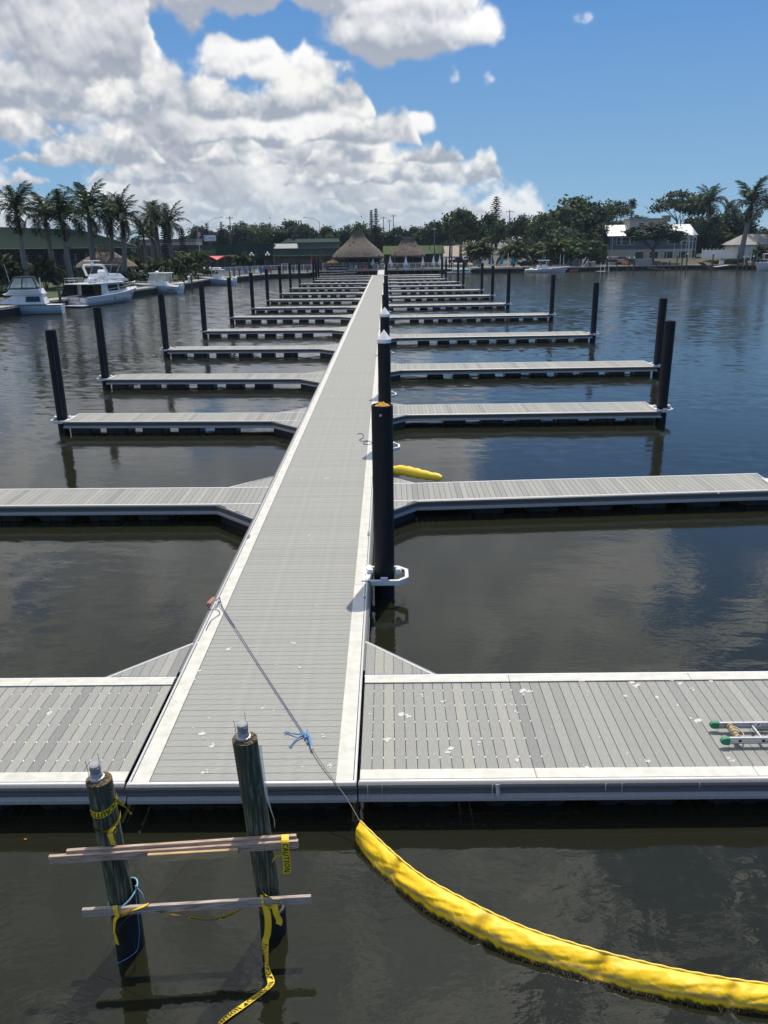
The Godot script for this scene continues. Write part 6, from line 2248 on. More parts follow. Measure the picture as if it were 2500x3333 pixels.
func closed_umbrella(label: String, at: Vector3, h: float, cloth: String, group: String) -> void:
	var o := thing("closed_umbrella", label, "umbrella", at, rng.randf() * 3.0, group)
	var p := Shape.new()
	p.tube([Vector3.ZERO, Vector3(0, h + 0.1, 0)], 0.035, 6)
	part("pole", p, M.white_metal, o)
	var s := Shape.new()
	var rows := []
	for q in [[0.30, 0.78], [0.40, 0.95], [0.27, 1.5], [0.16, 2.0], [0.03, h + 0.05]]:
		var row := []
		for j in 24:
			var a := TAU * j / 24
			var r: float = q[0] * (1.0 + 0.30 * cos(a * 6.0))
			row.append(Vector3(cos(a) * r, q[1] * h / 2.6, -sin(a) * r))
		rows.append(row)
	s.grid(rows, true)
	part("canopy", s, M[cloth], o)

func lounge_chair(label: String, at: Vector3, turn: float, m: String, group: String) -> void:   # slatted garden armchair with a fan back
	var o := thing("garden_chair", label, "chair", at, turn, group)
	var st := Shape.new()
	for i in 5:
		st.cbox(Vector3(0, 0.36 - i * 0.018, 0.22 - i * 0.11), Vector3(0.56, 0.02, 0.095), 0.004, Basis(Vector3.RIGHT, 0.16))
	part("seat", st, M[m], o)
	var bk := Shape.new()
	for i in 5:
		bk.cbox(Vector3(-0.24 + i * 0.12, 0.68, -0.38), Vector3(0.105, 0.82 - 0.06 * absf(i - 2), 0.02), 0.004, Basis(Vector3.RIGHT, -0.32) * Basis(Vector3.BACK, -(i - 2) * 0.05))
	part("backrest", bk, M[m], o)
	for k in [-1, 1]:
		var a := Shape.new()
		a.cbox(Vector3(k * 0.36, 0.56, -0.02), Vector3(0.13, 0.025, 0.72), 0.006)
		part("armrest", a, M[m], o)
		var l := Shape.new()
		l.cbox(Vector3(k * 0.33, 0.28, 0.28), Vector3(0.09, 0.55, 0.03), 0.005)
		part("leg", l, M[m], o)
		var r := Shape.new()
		r.cbox(Vector3(k * 0.30, 0.22, -0.16), Vector3(0.03, 0.12, 0.85), 0.005, Basis(Vector3.RIGHT, 0.24))
		part("leg", r, M[m], o)

func patio_chair(label: String, at: Vector3, turn: float, group: String) -> void:
	var o := thing("patio_chair", label, "chair", at, turn, group)
	var s := Shape.new()
	s.cbox(Vector3(0, 0.43, 0), Vector3(0.48, 0.04, 0.46), 0.01)
	part("seat", s, M.dark_metal, o)
	var b := Shape.new()
	b.cbox(Vector3(0, 0.70, -0.24), Vector3(0.48, 0.5, 0.03), 0.01, Basis(Vector3.RIGHT, -0.2))
	part("backrest", b, M.dark_metal, o)
	for k in 4:
		var l := Shape.new()
		l.tube([Vector3((k % 2) * 0.42 - 0.21, 0.43, (k / 2) * 0.4 - 0.2), Vector3((k % 2) * 0.48 - 0.24, 0, (k / 2) * 0.46 - 0.23)], 0.022, 5)
		part("leg", l, M.dark_metal, o)

func lamp_post(label: String, at: Vector3, h: float, globes: int) -> void:
	var o := thing("lamp_post", label, "street lamp", at)
	var s := Shape.new()
	s.tube([Vector3.ZERO, Vector3(0, h * 0.3, 0), Vector3(0, h, 0)], [0.10, 0.06, 0.05], 8)
	part("pole", s, M.dark_metal, o)
	for i in globes:
		var g := Shape.new()
		var p := Vector3(0, h + 0.2, 0)
		if globes == 3:
			p = [Vector3(-0.32, h, 0), Vector3(0.32, h, 0), Vector3(0, h + 0.42, 0)][i]
		g.ball(p, Vector3.ONE * 0.26, 14)
		part("globe", g, M.globe, o)
	if globes == 0:
		var g := Shape.new()
		g.cbox(Vector3(0, h + 0.1, 0), Vector3(0.7, 0.22, 0.3), 0.05)
		part("lamp_head", g, M.dark_metal, o)

func car(label: String, at: Vector3, turn: float, m: Material, pickup: bool) -> void:   # front along +x
	var o := thing("pickup_truck" if pickup else "parked_car", label, "truck" if pickup else "car", at, turn)
	var b := Shape.new()
	b.cbox(Vector3(0, 0.78, 0), Vector3(5.2, 0.72, 1.85), 0.12)
	if pickup:
		b.cbox(Vector3(1.75, 1.08, 0), Vector3(1.6, 0.22, 1.7), 0.08)
	part("body", b, m, o)
	var c := Shape.new()
	var q := cabin_profile(pickup)
	for k in [-1, 1]:
		var f := []
		for p in q:
			f.append(Vector3(p.x, p.y, k * (0.86 - (p.y - 1.1) * 0.2)))
		c.face(f, Vector3(0, 1.2, 0))
	for i in q.size():
		var a: Vector2 = q[i]
		var e: Vector2 = q[(i + 1) % q.size()]
		var wa := 0.86 - (a.y - 1.1) * 0.2
		var we := 0.86 - (e.y - 1.1) * 0.2
		c.face([Vector3(a.x, a.y, wa), Vector3(e.x, e.y, we), Vector3(e.x, e.y, -we), Vector3(a.x, a.y, -wa)], Vector3(0, 1.3, 0))
	part("cab", c, m, o)
	for k in [-1, 1]:
		for w in ([[-0.75, 0.1], [0.2, 0.85]] if pickup else [[-1.6, -0.5], [-0.35, 0.75]]):
			var s := Shape.new()
			s.box(Vector3((w[0] + w[1]) / 2, 1.42, k * 0.845), Vector3(w[1] - w[0], 0.34, 0.03), Basis(Vector3.RIGHT, -k * 0.2))
			part("window", s, M.window_dark, o)
		for x in [-1.6, 1.65]:
			var t := Shape.new()
			t.tube([Vector3(x, 0.4, k * 0.7), Vector3(x, 0.4, k * 0.96)], 0.4, 16)
			var ty := part("wheel", t, M.black, o)
			var r := Shape.new()
			r.tube([Vector3(x, 0.4, k * 0.9), Vector3(x, 0.4, k * 0.975)], 0.24, 12)
			part("rim", r, M.chrome, ty)
		var l := Shape.new()
		l.cbox(Vector3(2.58, 0.9, k * 0.68), Vector3(0.08, 0.2, 0.34), 0.02)
		part("headlight", l, M.white_plastic, o)

func cabin_profile(pickup: bool) -> Array:
	return [Vector2(1.1, 1.1), Vector2(0.45, 1.78), Vector2(-0.9, 1.8), Vector2(-1.15, 1.1)] if pickup else [Vector2(1.3, 1.1), Vector2(0.6, 1.68), Vector2(-1.9, 1.7), Vector2(-2.4, 1.1)]

func build_shore_things() -> void:
	# ---- left shore: mooring posts against the sea wall
	var posts := [[Vector3(-38.39, 1.16, -97), 2.1, "stout mooring post between the cabin cruiser and the motor yacht"], [Vector3(-32.5, 1.21, -133), 1.9, "mooring post beside the hardtop boat's outboards"], [Vector3(-32.62, -0.01, -139), 1.9, "mooring post just right of the white dock pedestal"], [Vector3(-35.8, 0.08, -146), 1.8, "mooring post at the left end of the lawn wall"], [Vector3(-35.49, 0.15, -151), 1.8, "mooring post left of the centre console bow"], [Vector3(-35.06, 0.17, -155), 1.8, "mooring post touching the centre console bow"], [Vector3(-31.26, 0.87, -166), 2.2, "mooring post behind the centre console outboards"], [Vector3(-30.75, 0.79, -168), 2.3, "mooring post right of the centre console outboards"], [Vector3(-30.38, 0.63, -172), 2.3, "mooring post in front of the dark blue garden chair"], [Vector3(-29, 0.42, -177), 2.3, "mooring post in front of the yellow garden chair"], [Vector3(-27.49, 0.22, -182), 2.2, "mooring post between the white and the blue garden chairs"], [Vector3(-25.97, -0.12, -187), 2.1, "mooring post below the three globe lamp at the wall's bend"], [Vector3(-23.46, -0.21, -188.6), 2.2, "mooring post in the middle of the far white fence"], [Vector3(-21.19, -0.26, -189.2), 2.0, "mooring post before the white gate in the far fence"], [Vector3(-18.09, -0.33, -190), 2.0, "mooring post at the right end of the far left wall"]]
	for q in posts:
		var p: Vector3 = q[0]
		p.y = 0.0
		wood_post(q[2], p, q[1] + 0.2, 0.15, "mooring posts along the left sea wall")
	wood_post("tall grey timber pile behind the last left fingers, left one of two", Vector3(-16.92, -0.06, -203) * Vector3(1, 0, 1), 4.6, 0.24, "", false, "timber_pile_post")
	wood_post("tallest grey timber pile behind the last left fingers, right one of two", Vector3(-16.25, -0.18, -206) * Vector3(1, 0, 1), 5.9, 0.24, "", false, "timber_pile_post")
	for q in [[Vector3(-33.3, 1.1, -140), "white dock pedestal with a domed top on the left shore wall"], [Vector3(-31.55, 1.94, -168), "white dock pedestal behind the centre console boat"]]:
		var p: Vector3 = q[0]
		p.y = 1.1
		var o := thing("dock_pedestal", q[1], "pedestal", p)
		var s := Shape.new()
		s.cbox(Vector3(0, 0.45, 0), Vector3(0.34, 0.9, 0.34), 0.03)
		part("cabinet", s, M.white_plastic, o)
		var d := Shape.new()
		d.lathe([Vector2(0.26, 0.9), Vector2(0.26, 1.02), Vector2(0.12, 1.2), Vector2(0, 1.22)], 12)
		part("cap", d, M.white_plastic, o)
	lamp_post("dark lamp post with flat head left of the low thatched hut", Vector3(-49.75, 2.19, -132) * Vector3(1, 0, 1) + Vector3(0, 1, 0), 6.0, 0)
	lamp_post("dark lamp post behind the hardtop boat", Vector3(-41.24, 2.28, -142) * Vector3(1, 0, 1) + Vector3(0, 1, 0), 6.1, 0)
	lamp_post("dark lamp post on the lawn near the far end of the left shore", Vector3(-37.9, 2.31, -158) * Vector3(1, 0, 1) + Vector3(0, 1, 0), 6.4, 0)
	lamp_post("lamp post with three white globes behind the pool fence, left one", Vector3(-31.52, 2.13, -196) * Vector3(1, 0, 1) + Vector3(0, 1, 0), 3.9, 3)
	lamp_post("lamp post with three white globes behind the pool fence, right one", Vector3(-27.51, 2.13, -194) * Vector3(1, 0, 1) + Vector3(0, 1, 0), 4.0, 3)
	for q in [[Vector3(-37.59, 2.36, -172), "low globe lamp at the left end of the clipped hedge"], [Vector3(-36.36, 2.46, -172), "low globe lamp at the right end of the clipped hedge"]]:
		lamp_post(q[1], (q[0] as Vector3) * Vector3(1, 0, 1) + Vector3(0, 1, 0), 1.5, 1)
	# white fences
	var o := thing("pool_fence", "white picket pool fence along the curved left shore wall", "fence", Vector3.ZERO)
	rail_fence(o, [Vector3(-36.5, 1.1, -176), Vector3(-33.0, 1.1, -183), Vector3(-28.4, 1.1, -191.5), Vector3(-17.5, 1.1, -194.5)], 1.55, 1.9, M.white_plastic, 0.16)
	o = thing("white_fence", "long white railing before the largest thatched hut", "fence", Vector3.ZERO)
	rail_fence(o, [Vector3(-16.2, 1.2, -211.2), Vector3(-2.3, 1.2, -211.6)], 1.45, 1.75, M.white_plastic, 0.16)
	var screen := Shape.new()
	screen.box(Vector3(-7.4, 1.85, -211.9), Vector3(9.0, 1.1, 0.04))
	part("teal_screen", screen, M.teal, o)
	var gate := thing("white_gate", "white framed gate in the far left fence, slightly taller than it", "gate", Vector3(-23.3, 1.1, -192.6))
	var gs := Shape.new()
	for x in [-0.9, 0.9]:
		gs.box(Vector3(x, 0.95, 0), Vector3(0.16, 1.9, 0.16))
	gs.box(Vector3(0, 1.85, 0), Vector3(1.7, 0.1, 0.1))
	part("gate_frame", gs, M.white_plastic, gate)
	# garden chairs
	for q in [[Vector3(-30.33, 1.26, -180), "blue", "dark blue garden chair on the far left wall, left of the yellow one"], [Vector3(-29.4, 1.25, -183), "yellow", "pale yellow garden chair on the far left wall"], [Vector3(-28.62, 1.21, -184), "fabric_white", "white garden chair on the far left wall"], [Vector3(-27.9, 1.14, -188), "blue", "bright blue garden chair on the far left wall, right of the white one"], [Vector3(-26.63, 1.14, -190), "red", "red garden chair at the right end of the row on the far left wall"]]:
		var p: Vector3 = q[0]
		p.y = 1.1
		lounge_chair(q[2], p, 0.2, q[1], "garden chairs on the left wall")
	for q in [[Vector3(-8.82, 0.92, -210), "pale_green", "pale green garden chair at the left end of the far deck row"], [Vector3(-7.76, 0.91, -210), "fabric_white", "white garden chair on the far deck"], [Vector3(-6.68, 0.82, -210), "orange", "orange garden chair on the far deck, left one"], [Vector3(-5.41, 0.81, -210), "orange", "orange garden chair on the far deck, middle one"], [Vector3(-4.69, 0.79, -210.4), "orange", "orange garden chair on the far deck beside the dark one"], [Vector3(-4, 0.78, -210.2), "navy", "dark garden chair at the right end of the far deck row"]]:
		var p: Vector3 = q[0]
		p.y = 1.05
		lounge_chair(q[2], p, 0.1, q[1], "garden chairs on the far deck")
	# the far deck that joins the ramp, and the right deck with railing
	for q in [[-13.6, -2.4, -206.2, "long grey timber deck below the largest thatched hut"], [0.2, 13.2, -205.2, "grey timber deck with pale umbrellas right of the ramp"]]:
		var d := thing("timber_deck", q[3], "deck", Vector3((q[0] + q[1]) / 2, 1.06, q[2]))
		var w: float = q[1] - q[0]
		var s := Shape.new()
		for i in 14:
			s.cbox(Vector3(0, 0, -i * 0.31), Vector3(w, 0.07, 0.29), 0.01)
		stuff(part("planks", s, M.deck_wood, d))
		var e := Shape.new()
		e.box(Vector3(0, -0.17, 0.2), Vector3(w, 0.26, 0.08))
		part("edge_board", e, M.lumber_grey, d)
		for i in 7:
			var p := Shape.new()
			p.tube([Vector3(lerpf(-w / 2 + 0.3, w / 2 - 0.3, i / 6.0), -1.8, 0.05), Vector3(lerpf(-w / 2 + 0.3, w / 2 - 0.3, i / 6.0), 0.9 if i % 3 == 1 else -0.05, 0.05)], 0.13, 8)
			part("deck_post", p, M.post_wood, d)
	o = thing("timber_railing", "grey timber railing with horizontal rails along the deck right of the ramp", "railing", Vector3.ZERO)
	rail_fence(o, [Vector3(0.6, 1.1, -205.3), Vector3(13.0, 1.1, -205.3)], 1.2, 1.75, M.lumber_grey, 0.0)
	var mid := Shape.new()
	mid.box(Vector3(6.8, 1.75, -205.3), Vector3(12.4, 0.10, 0.04))
	part("mid_rail", mid, M.lumber_grey, o)
	o = thing("white_railing", "white railing behind the umbrellas on the right deck", "railing", Vector3.ZERO)
	rail_fence(o, [Vector3(1.0, 1.1, -209.6), Vector3(13.4, 1.1, -209.6)], 1.35, 1.6, M.white_plastic, 0.2)
	# ramp from the walkway to the shore
	o = thing("gangway", "bright aluminium gangway ramp between the end of the walkway and the far deck", "gangway", Vector3(-1.35, 0.52, -184.7))
	var ramp := Shape.new()
	ramp.quad(Vector3(-0.72, 0.06, 0), Vector3(0.72, 0.06, 0), Vector3(0.72, 0.62, -16), Vector3(-0.72, 0.62, -16))
	for k in [-1, 1]:
		ramp.tube([Vector3(k * 0.76, 0.03, 0), Vector3(k * 0.76, 0.6, -16)], 0.09, 6)
	part("ramp_deck", ramp, M.aluminium, o)
	var hr := Shape.new()
	for k in [-1, 1]:
		hr.tube([Vector3(k * 0.8, 1.2, -14.5), Vector3(k * 0.8, 1.75, -20)], 0.04, 6)
		for i in 4:
			hr.tube([Vector3(k * 0.8, 0.55, -14.6 - i * 1.8), Vector3(k * 0.8, 1.25 + i * 0.17, -14.6 - i * 1.8)], 0.035, 6)
	part("handrail", hr, M.aluminium, o)
	for k in [-1, 0, 1]:
		var b := thing("gate_panel", "pale grey panel of the gate at the top of the gangway, %s one" % ["left", "middle", "right"][k + 1], "panel", Vector3(-1.35 + k * 1.55, 1.15, -205.9))
		for h in [0.42, 0.98]:
			var s := Shape.new()
			s.cbox(Vector3(0, h, 0), Vector3(1.3, 0.46, 0.05), 0.01)
			part("panel_sheet", s, M.grey_roof, b)
	# a sign on the railing and the counter with the mural
	o = thing("marina_sign", "pale blue and white sign hanging on the railing right of the gangway", "sign", Vector3(4.75, 1.3, -205.0))
	var sg := Shape.new()
	sg.cbox(Vector3(0, 0.35, 0), Vector3(0.95, 1.25, 0.05), 0.01)
	part("sign_board", sg, M.fabric_white, o)
	var fish := Shape.new()
	fish.box(Vector3(0, 0.42, 0.03), Vector3(0.8, 0.30, 0.02))
	fish.tube([Vector3(-0.3, 0.72, 0.035), Vector3(0.05, 0.85, 0.035), Vector3(0.32, 0.74, 0.035)], 0.05, 5)
	part("sign_print", fish, M.sky_blue, o)
	o = thing("lettered_counter", "low dark wall with pale lettering left of the skiff below the huts", "counter", Vector3(-12.4, 1.0, -206.6))
	var lc := Shape.new()
	lc.cbox(Vector3(0, 0.55, 0), Vector3(5.2, 1.1, 0.4), 0.03)
	part("wall", lc, M.brown_wall, o)
	words("LOWER PLACE MARINA", 0.42, M.fabric_white, o, Transform3D(Basis.IDENTITY, Vector3(0.3, 0.55, 0.23)), false, 0.02)
	# white and blue umbrellas
	for q in [[Vector3(-3.53, 1.93, -210), 2.75, "closed white umbrella left of the gangway"], [Vector3(0.8, 1.91, -209), 2.9, "closed white umbrella behind the tall end pile of the walkway"], [Vector3(1.24, 1.83, -212), 2.0, "small closed white umbrella just right of the tall end pile"], [Vector3(4.7, 1.87, -208.4), 2.8, "widest closed white umbrella, in front of the second thatched hut"], [Vector3(8.92, 1.82, -208.4), 2.75, "closed white umbrella at the right edge of the second thatched hut"], [Vector3(11.53, 1.79, -208.4), 2.8, "closed white umbrella right of the second thatched hut"], [Vector3(13.14, 1.75, -209), 2.9, "closed white umbrella near the right end of the deck, left of a pair"], [Vector3(14.02, 1.76, -208.4), 2.95, "last closed white umbrella at the right end of the deck"]]:
		var p: Vector3 = q[0]
		p.y = 1.1
		closed_umbrella(q[2], p, q[1], "fabric_white", "closed white umbrellas on the right deck")
	for q in [[Vector3(23.19, 1.83, -210), "leftmost closed blue umbrella on the patio, behind the pile tops"], [Vector3(26.04, 2.03, -212), "second closed blue umbrella, beside a white pole"], [Vector3(28.62, 1.76, -210), "wide half open blue umbrella in the middle of the patio"], [Vector3(31.44, 1.73, -210), "closed blue umbrella right of the half open one"], [Vector3(35.15, 1.8, -211), "closed blue umbrella above the white boat's stern"], [Vector3(39.64, 2.01, -212), "closed blue umbrella behind the white boat's T-top"]]:
		var p: Vector3 = q[0]
		p.y = 1.1
		closed_umbrella(q[1], p, 2.75, "sky_blue", "closed blue umbrellas on the right patio")
	# red sail, red closed umbrella
	o = thing("shade_sail", "red shade sail stretched in front of the restaurant's left part", "shade sail", Vector3(-41.5, 0, -207))
	var sl := Shape.new()
	var rows := []
	for i in 9:
		var row := []
		for j in 9:
			var a := i / 8.0
			var b := j / 8.0
			var sag := sin(PI * a) * sin(PI * b) * 0.5
			row.append(Vector3(lerpf(-3.2, 3.3, a) * lerpf(1.0, 0.55, b), 4.75 - 0.9 * (1.0 - absf(a - 0.5) * 2.0) * b - sag, lerpf(-2.4, 2.0, b)))
		rows.append(row)
	sl.grid(rows)
	part("sail_cloth", sl, M.red, o)
	for k in [[-1.8, 2.2], [1.85, 2.2], [0.1, 2.3]]:
		var p := Shape.new()
		p.tube([Vector3(k[0], 1.0, k[1]), Vector3(k[0], 4.6 if absf(k[0]) > 1 else 3.7, k[1])], 0.06, 6)
		part("pole", p, M.grey_wall, o)
	closed_umbrella("closed red umbrella left of the golden thatched umbrella", Vector3(-18.9, 1.1, -211), 3.2, "red", "")
	# flag, sign, utility poles
	o = thing("flagpole", "tall white flagpole behind the lawn on the left", "flagpole", Vector3(-45.92, 2.02, -207) * Vector3(1, 0, 1) + Vector3(0, 1, 0))
	var fp := Shape.new()
	fp.tube([Vector3.ZERO, Vector3(-0.1, 10.6, 0)], [0.09, 0.04], 8)
	part("pole", fp, M.white_metal, o)
	var fl := thing("flag", "limp striped red and white flag with blue canton on the flagpole", "flag", Vector3(-45.45, 10.05, -207))
	for i in 7:
		var s := Shape.new()
		var r2 := []
		for k in 7:
			var x := -k * 0.13
			var y := 0.75 - i * 0.20 - k * 0.085
			r2.append([Vector3(x, y - 0.2, sin(k * 1.3) * 0.12), Vector3(x, y, sin(k * 1.3) * 0.12)])
		s.grid(r2)
		var m := put("stripe", s.mesh(), M.red if i % 2 == 0 else M.fabric_white, fl)
	var ca := Shape.new()
	ca.box(Vector3(-0.16, 0.45, 0.09), Vector3(0.34, 0.62, 0.03), Basis(Vector3.BACK, 0.5))
	part("canton", ca, M.navy, fl)
	o = thing("sign_board", "white sign board with black script lettering above the restaurant roof", "sign", Vector3(-47.6, 9.14, -228))
	var sb := Shape.new()
	sb.cbox(Vector3(0, 0, 0), Vector3(3.25, 1.55, 0.2), 0.03)
	part("board", sb, M.fabric_white, o)
	var fr := Shape.new()
	for k in [-1, 1]:
		fr.box(Vector3(k * 1.64, 0, -0.02), Vector3(0.08, 1.66, 0.26))
		fr.box(Vector3(0, k * 0.8, -0.02), Vector3(3.2, 0.08, 0.26))
	part("frame", fr, M.brown_wall, o)
	words("C", 1.3, M.black, o, Transform3D(Basis.IDENTITY, Vector3(-1.1, 0.08, 0.11)), true, 0.02)
	words("ompass", 0.52, M.black, o, Transform3D(Basis.IDENTITY, Vector3(0.42, 0.05, 0.11)), true, 0.02)
	words("waterfront grill", 0.24, M.grey_wall, o, Transform3D(Basis.IDENTITY, Vector3(0.5, -0.48, 0.11)), true, 0.02)
	var sp := Shape.new()
	sp.tube([Vector3(0, -0.8, -0.1), Vector3(0, -8.0, -0.1)], 0.12, 8)
	part("post", sp, M.grey_wall, o)
	var poles := [[Vector3(-43.75, 7.43, -238), 7.5, "tall utility pole with cross arm behind the restaurant", 1], [Vector3(-44.51, 7.6, -240), 4.6, "shorter pole beside the tall utility pole", 0], [Vector3(16.09, 2.95, -216), 10.2, "brown utility pole left of the navy truck", 0], [Vector3(16.72, 2.92, -217), 8.0, "second brown pole just left of the navy truck", 0], [Vector3(12.76, 3.67, -226), 9.4, "thin light pole with small lamp heads right of the second thatched hut", 2], [Vector3(34.3, 5.22, -238), 10.4, "utility pole with cross arm in the middle of the dark trees", 1], [Vector3(-54.93, 11.22, -262), 3.2, "street light with long curved arm above the sign board", 3], [Vector3(-20.69, 11.15, -262), 2.9, "street light with long curved arm above the restaurant's right part", 4], [Vector3(2.4, 11.91, -300), 5.0, "distant utility pole above the skyline, right of the pines", 1], [Vector3(-1.1, 12.13, -310), 4.5, "farther utility pole above the skyline, nearest to the pines", 1], [Vector3(1.02, 11.96, -312), 3.6, "lowest distant utility pole between the other two", 1], [Vector3(47.28, 2.27, -216), 9.0, "slim pale trunk pole before the great mound of trees", 0]]
	for q in poles:
		var base: Vector3 = q[0]
		var top: float = base.y + q[1] if q[3] in [3, 4] else base.y + q[1]
		var u := thing("utility_pole" if q[3] < 3 else "street_light", q[2], "utility pole" if q[3] < 3 else "street light", Vector3(base.x, 1.0, base.z))
		var s := Shape.new()
		s.tube([Vector3.ZERO, Vector3(0, top - 1.0, 0)], [0.17, 0.11] if q[3] < 3 else [0.08, 0.06], 8)
		part("pole", s, M.post_wood if q[3] < 2 else M.grey_wall, u)
		var a := Shape.new()
		if q[3] == 1:
			a.box(Vector3(0, top - 1.5, 0.1), Vector3(2.2, 0.12, 0.1))
			for k in [-0.9, -0.3, 0.3, 0.9]:
				a.box(Vector3(k, top - 1.35, 0.1), Vector3(0.08, 0.2, 0.08))
			part("cross_arm", a, M.post_wood, u)
		elif q[3] == 2:
			a.box(Vector3(0, top - 3.4, 0), Vector3(0.8, 0.25, 0.3))
			a.box(Vector3(0, top - 1.1, 0), Vector3(0.5, 0.2, 0.3))
			part("lamp_head", a, M.fabric_white, u)
		elif q[3] >= 3:
			var sd := 1.0 if q[3] == 3 else -1.0
			a.tube([Vector3(0, top - 1.2, 0), Vector3(sd * 1.6, top - 0.4, 0), Vector3(sd * 4.0, top + 0.1, 0)], 0.045, 6)
			a.box(Vector3(sd * 4.4, top + 0.12, 0), Vector3(0.9, 0.14, 0.3))
			part("lamp_arm", a, M.grey_wall, u)
	# overhead wires
	for q in [[Vector3(-43.37, 12.62, -238), Vector3(-67.95, 13.83, -238), "overhead wires running left from the tall utility pole"], [Vector3(-43.37, 12.62, -238), Vector3(-14.57, 12.16, -240), "overhead wires running right from the tall utility pole"], [Vector3(2.41, 13.41, -300), Vector3(34.06, 11.68, -238), "overhead wires above the second thatched hut"], [Vector3(34.06, 11.68, -238), Vector3(64.7, 11.06, -245), "overhead wires above the great mound of trees"]]:
		var w := Shape.new()
		for k in 2:
			var pts := []
			for i in 9:
				var t := i / 8.0
				pts.append((q[0] as Vector3).lerp(q[1], t) - Vector3(0, 1.2 * sin(PI * t) + k * 0.5, 0))
			w.tube(pts, 0.025, 4, false)
		tag(part("overhead_wire", w, M.dark_metal), q[2], "wires")
	# ---- right shore
	car("navy blue pickup truck parked under the forked oak", Vector3(18.4, 1.9, -216.5), PI, M.navy, true)
	car("white car half hidden behind the navy truck", Vector3(21.0, 2.0, -222.5), PI, M.white_plastic, false)
	car("dark green car under the small carport right of the patio", Vector3(43.16, 2.36, -214) * Vector3(1, 0, 1) + Vector3(0, 1.3, 0), 0.0, M.dark_metal, false)
	car("grey blue car partly behind the white boat's T-top", Vector3(39.03, 2.36, -217) * Vector3(1, 0, 1) + Vector3(0, 1.1, 0), 0.4, M.grey_wall, false)
	o = thing("carport", "low carport with pale flat roof and white post right of the patio", "carport", Vector3(42.37, 2.24, -213) * Vector3(1, 0, 1) + Vector3(0, 1.05, 0))
	var cr := Shape.new()
	cr.cbox(Vector3(0, 3.15, -1), Vector3(5.4, 0.2, 4.5), 0.03)
	part("roof", cr, M.grey_roof, o)
	for x in [-2.5, 2.2]:
		var p := Shape.new()
		p.box(Vector3(x, 1.55, 1.0), Vector3(0.15, 3.1, 0.15))
		part("post", p, M.white_plastic, o)
	var n := 0
	var spots := [[600, 725], [625, 722], [655, 725], [685, 722], [715, 722], [740, 725], [782, 725], [815, 722], [905, 722], [935, 722]]
	for i in spots.size():
		var x := 26.0 + i * 1.42 + (0.5 if i % 2 else 0.0)
		patio_chair("dark patio chair, %s from the left on the right patio" % NTH[i].replace("nearest", "first"), Vector3(x, 1.12, -209.8 + (i % 3) * 0.5), 1.3 if i % 2 == 0 else -1.3, "dark patio chairs by the sea wall")
	for i in 5:
		var t := thing("patio_table", "round dark patio table, %s from the left on the right patio" % NTH[i].replace("nearest", "first"), "table", Vector3(26.8 + i * 2.84, 1.12, -209.6), 0.0, "patio tables by the sea wall")
		var s := Shape.new()
		s.lathe([Vector2(0.0, 0.71), Vector2(0.48, 0.71), Vector2(0.48, 0.74), Vector2(0, 0.74)], 16)
		part("table_top", s, M.dark_metal, t)
		var l := Shape.new()
		l.lathe([Vector2(0.26, 0), Vector2(0.26, 0.03), Vector2(0.05, 0.08), Vector2(0.04, 0.71)], 10)
		part("pedestal", l, M.dark_metal, t)
	var poles2 := [[Vector3(25.86, 1.56, -208), 3.2, "white pole beside the second blue umbrella"], [Vector3(29.97, 1.51, -208), 3.4, "white pole in the middle of the patio"], [Vector3(43.07, 1.89, -209), 2.9, "white pole right of the carport"], [Vector3(38.77, 2.51, -209), 4.4, "tall yellow green pole behind the white boat"]]
	for q in poles2:
		var p: Vector3 = q[0]
		p.y = 1.1
		var u := thing("white_pole", q[2], "pole", p)
		var s := Shape.new()
		s.tube([Vector3.ZERO, Vector3(0, q[1], 0)], 0.07, 8)
		part("pole", s, M.white_plastic if q[1] < 4 else M.lime_roof, u)
	var plk := thing("leaning_planks", "pair of white planks leaning on the sea wall beside the dark bush", "planks", Vector3(48.83, 1.3, -207))
	for k in 2:
		var s := Shape.new()
		s.cbox(Vector3(-0.5 + k * 0.55, 0.7 - 0.1 * k, 0.2 * k), Vector3(0.16, 3.1 - 0.6 * k, 0.09), 0.01, Basis(Vector3.BACK, -0.42 - 0.15 * k))
		part("plank", s, M.white_plastic, plk)
	for q in [[Vector3(49.94, 1.26, -208), "pale slab standing on the sea wall right of the leaning planks", 1.1], [Vector3(50.82, 1.31, -208), "broken pale block on the sea wall right of the pale slab", 1.7]]:
		var p: Vector3 = q[0]
		p.y = 1.1
		var u := thing("concrete_block", q[1], "block", p)
		var s := Shape.new()
		s.cbox(Vector3(0, 0.6, 0), Vector3(q[2], 1.2, 0.5), 0.08, Basis(Vector3.BACK, 0.12))
		part("block_body", s, M.concrete, u)
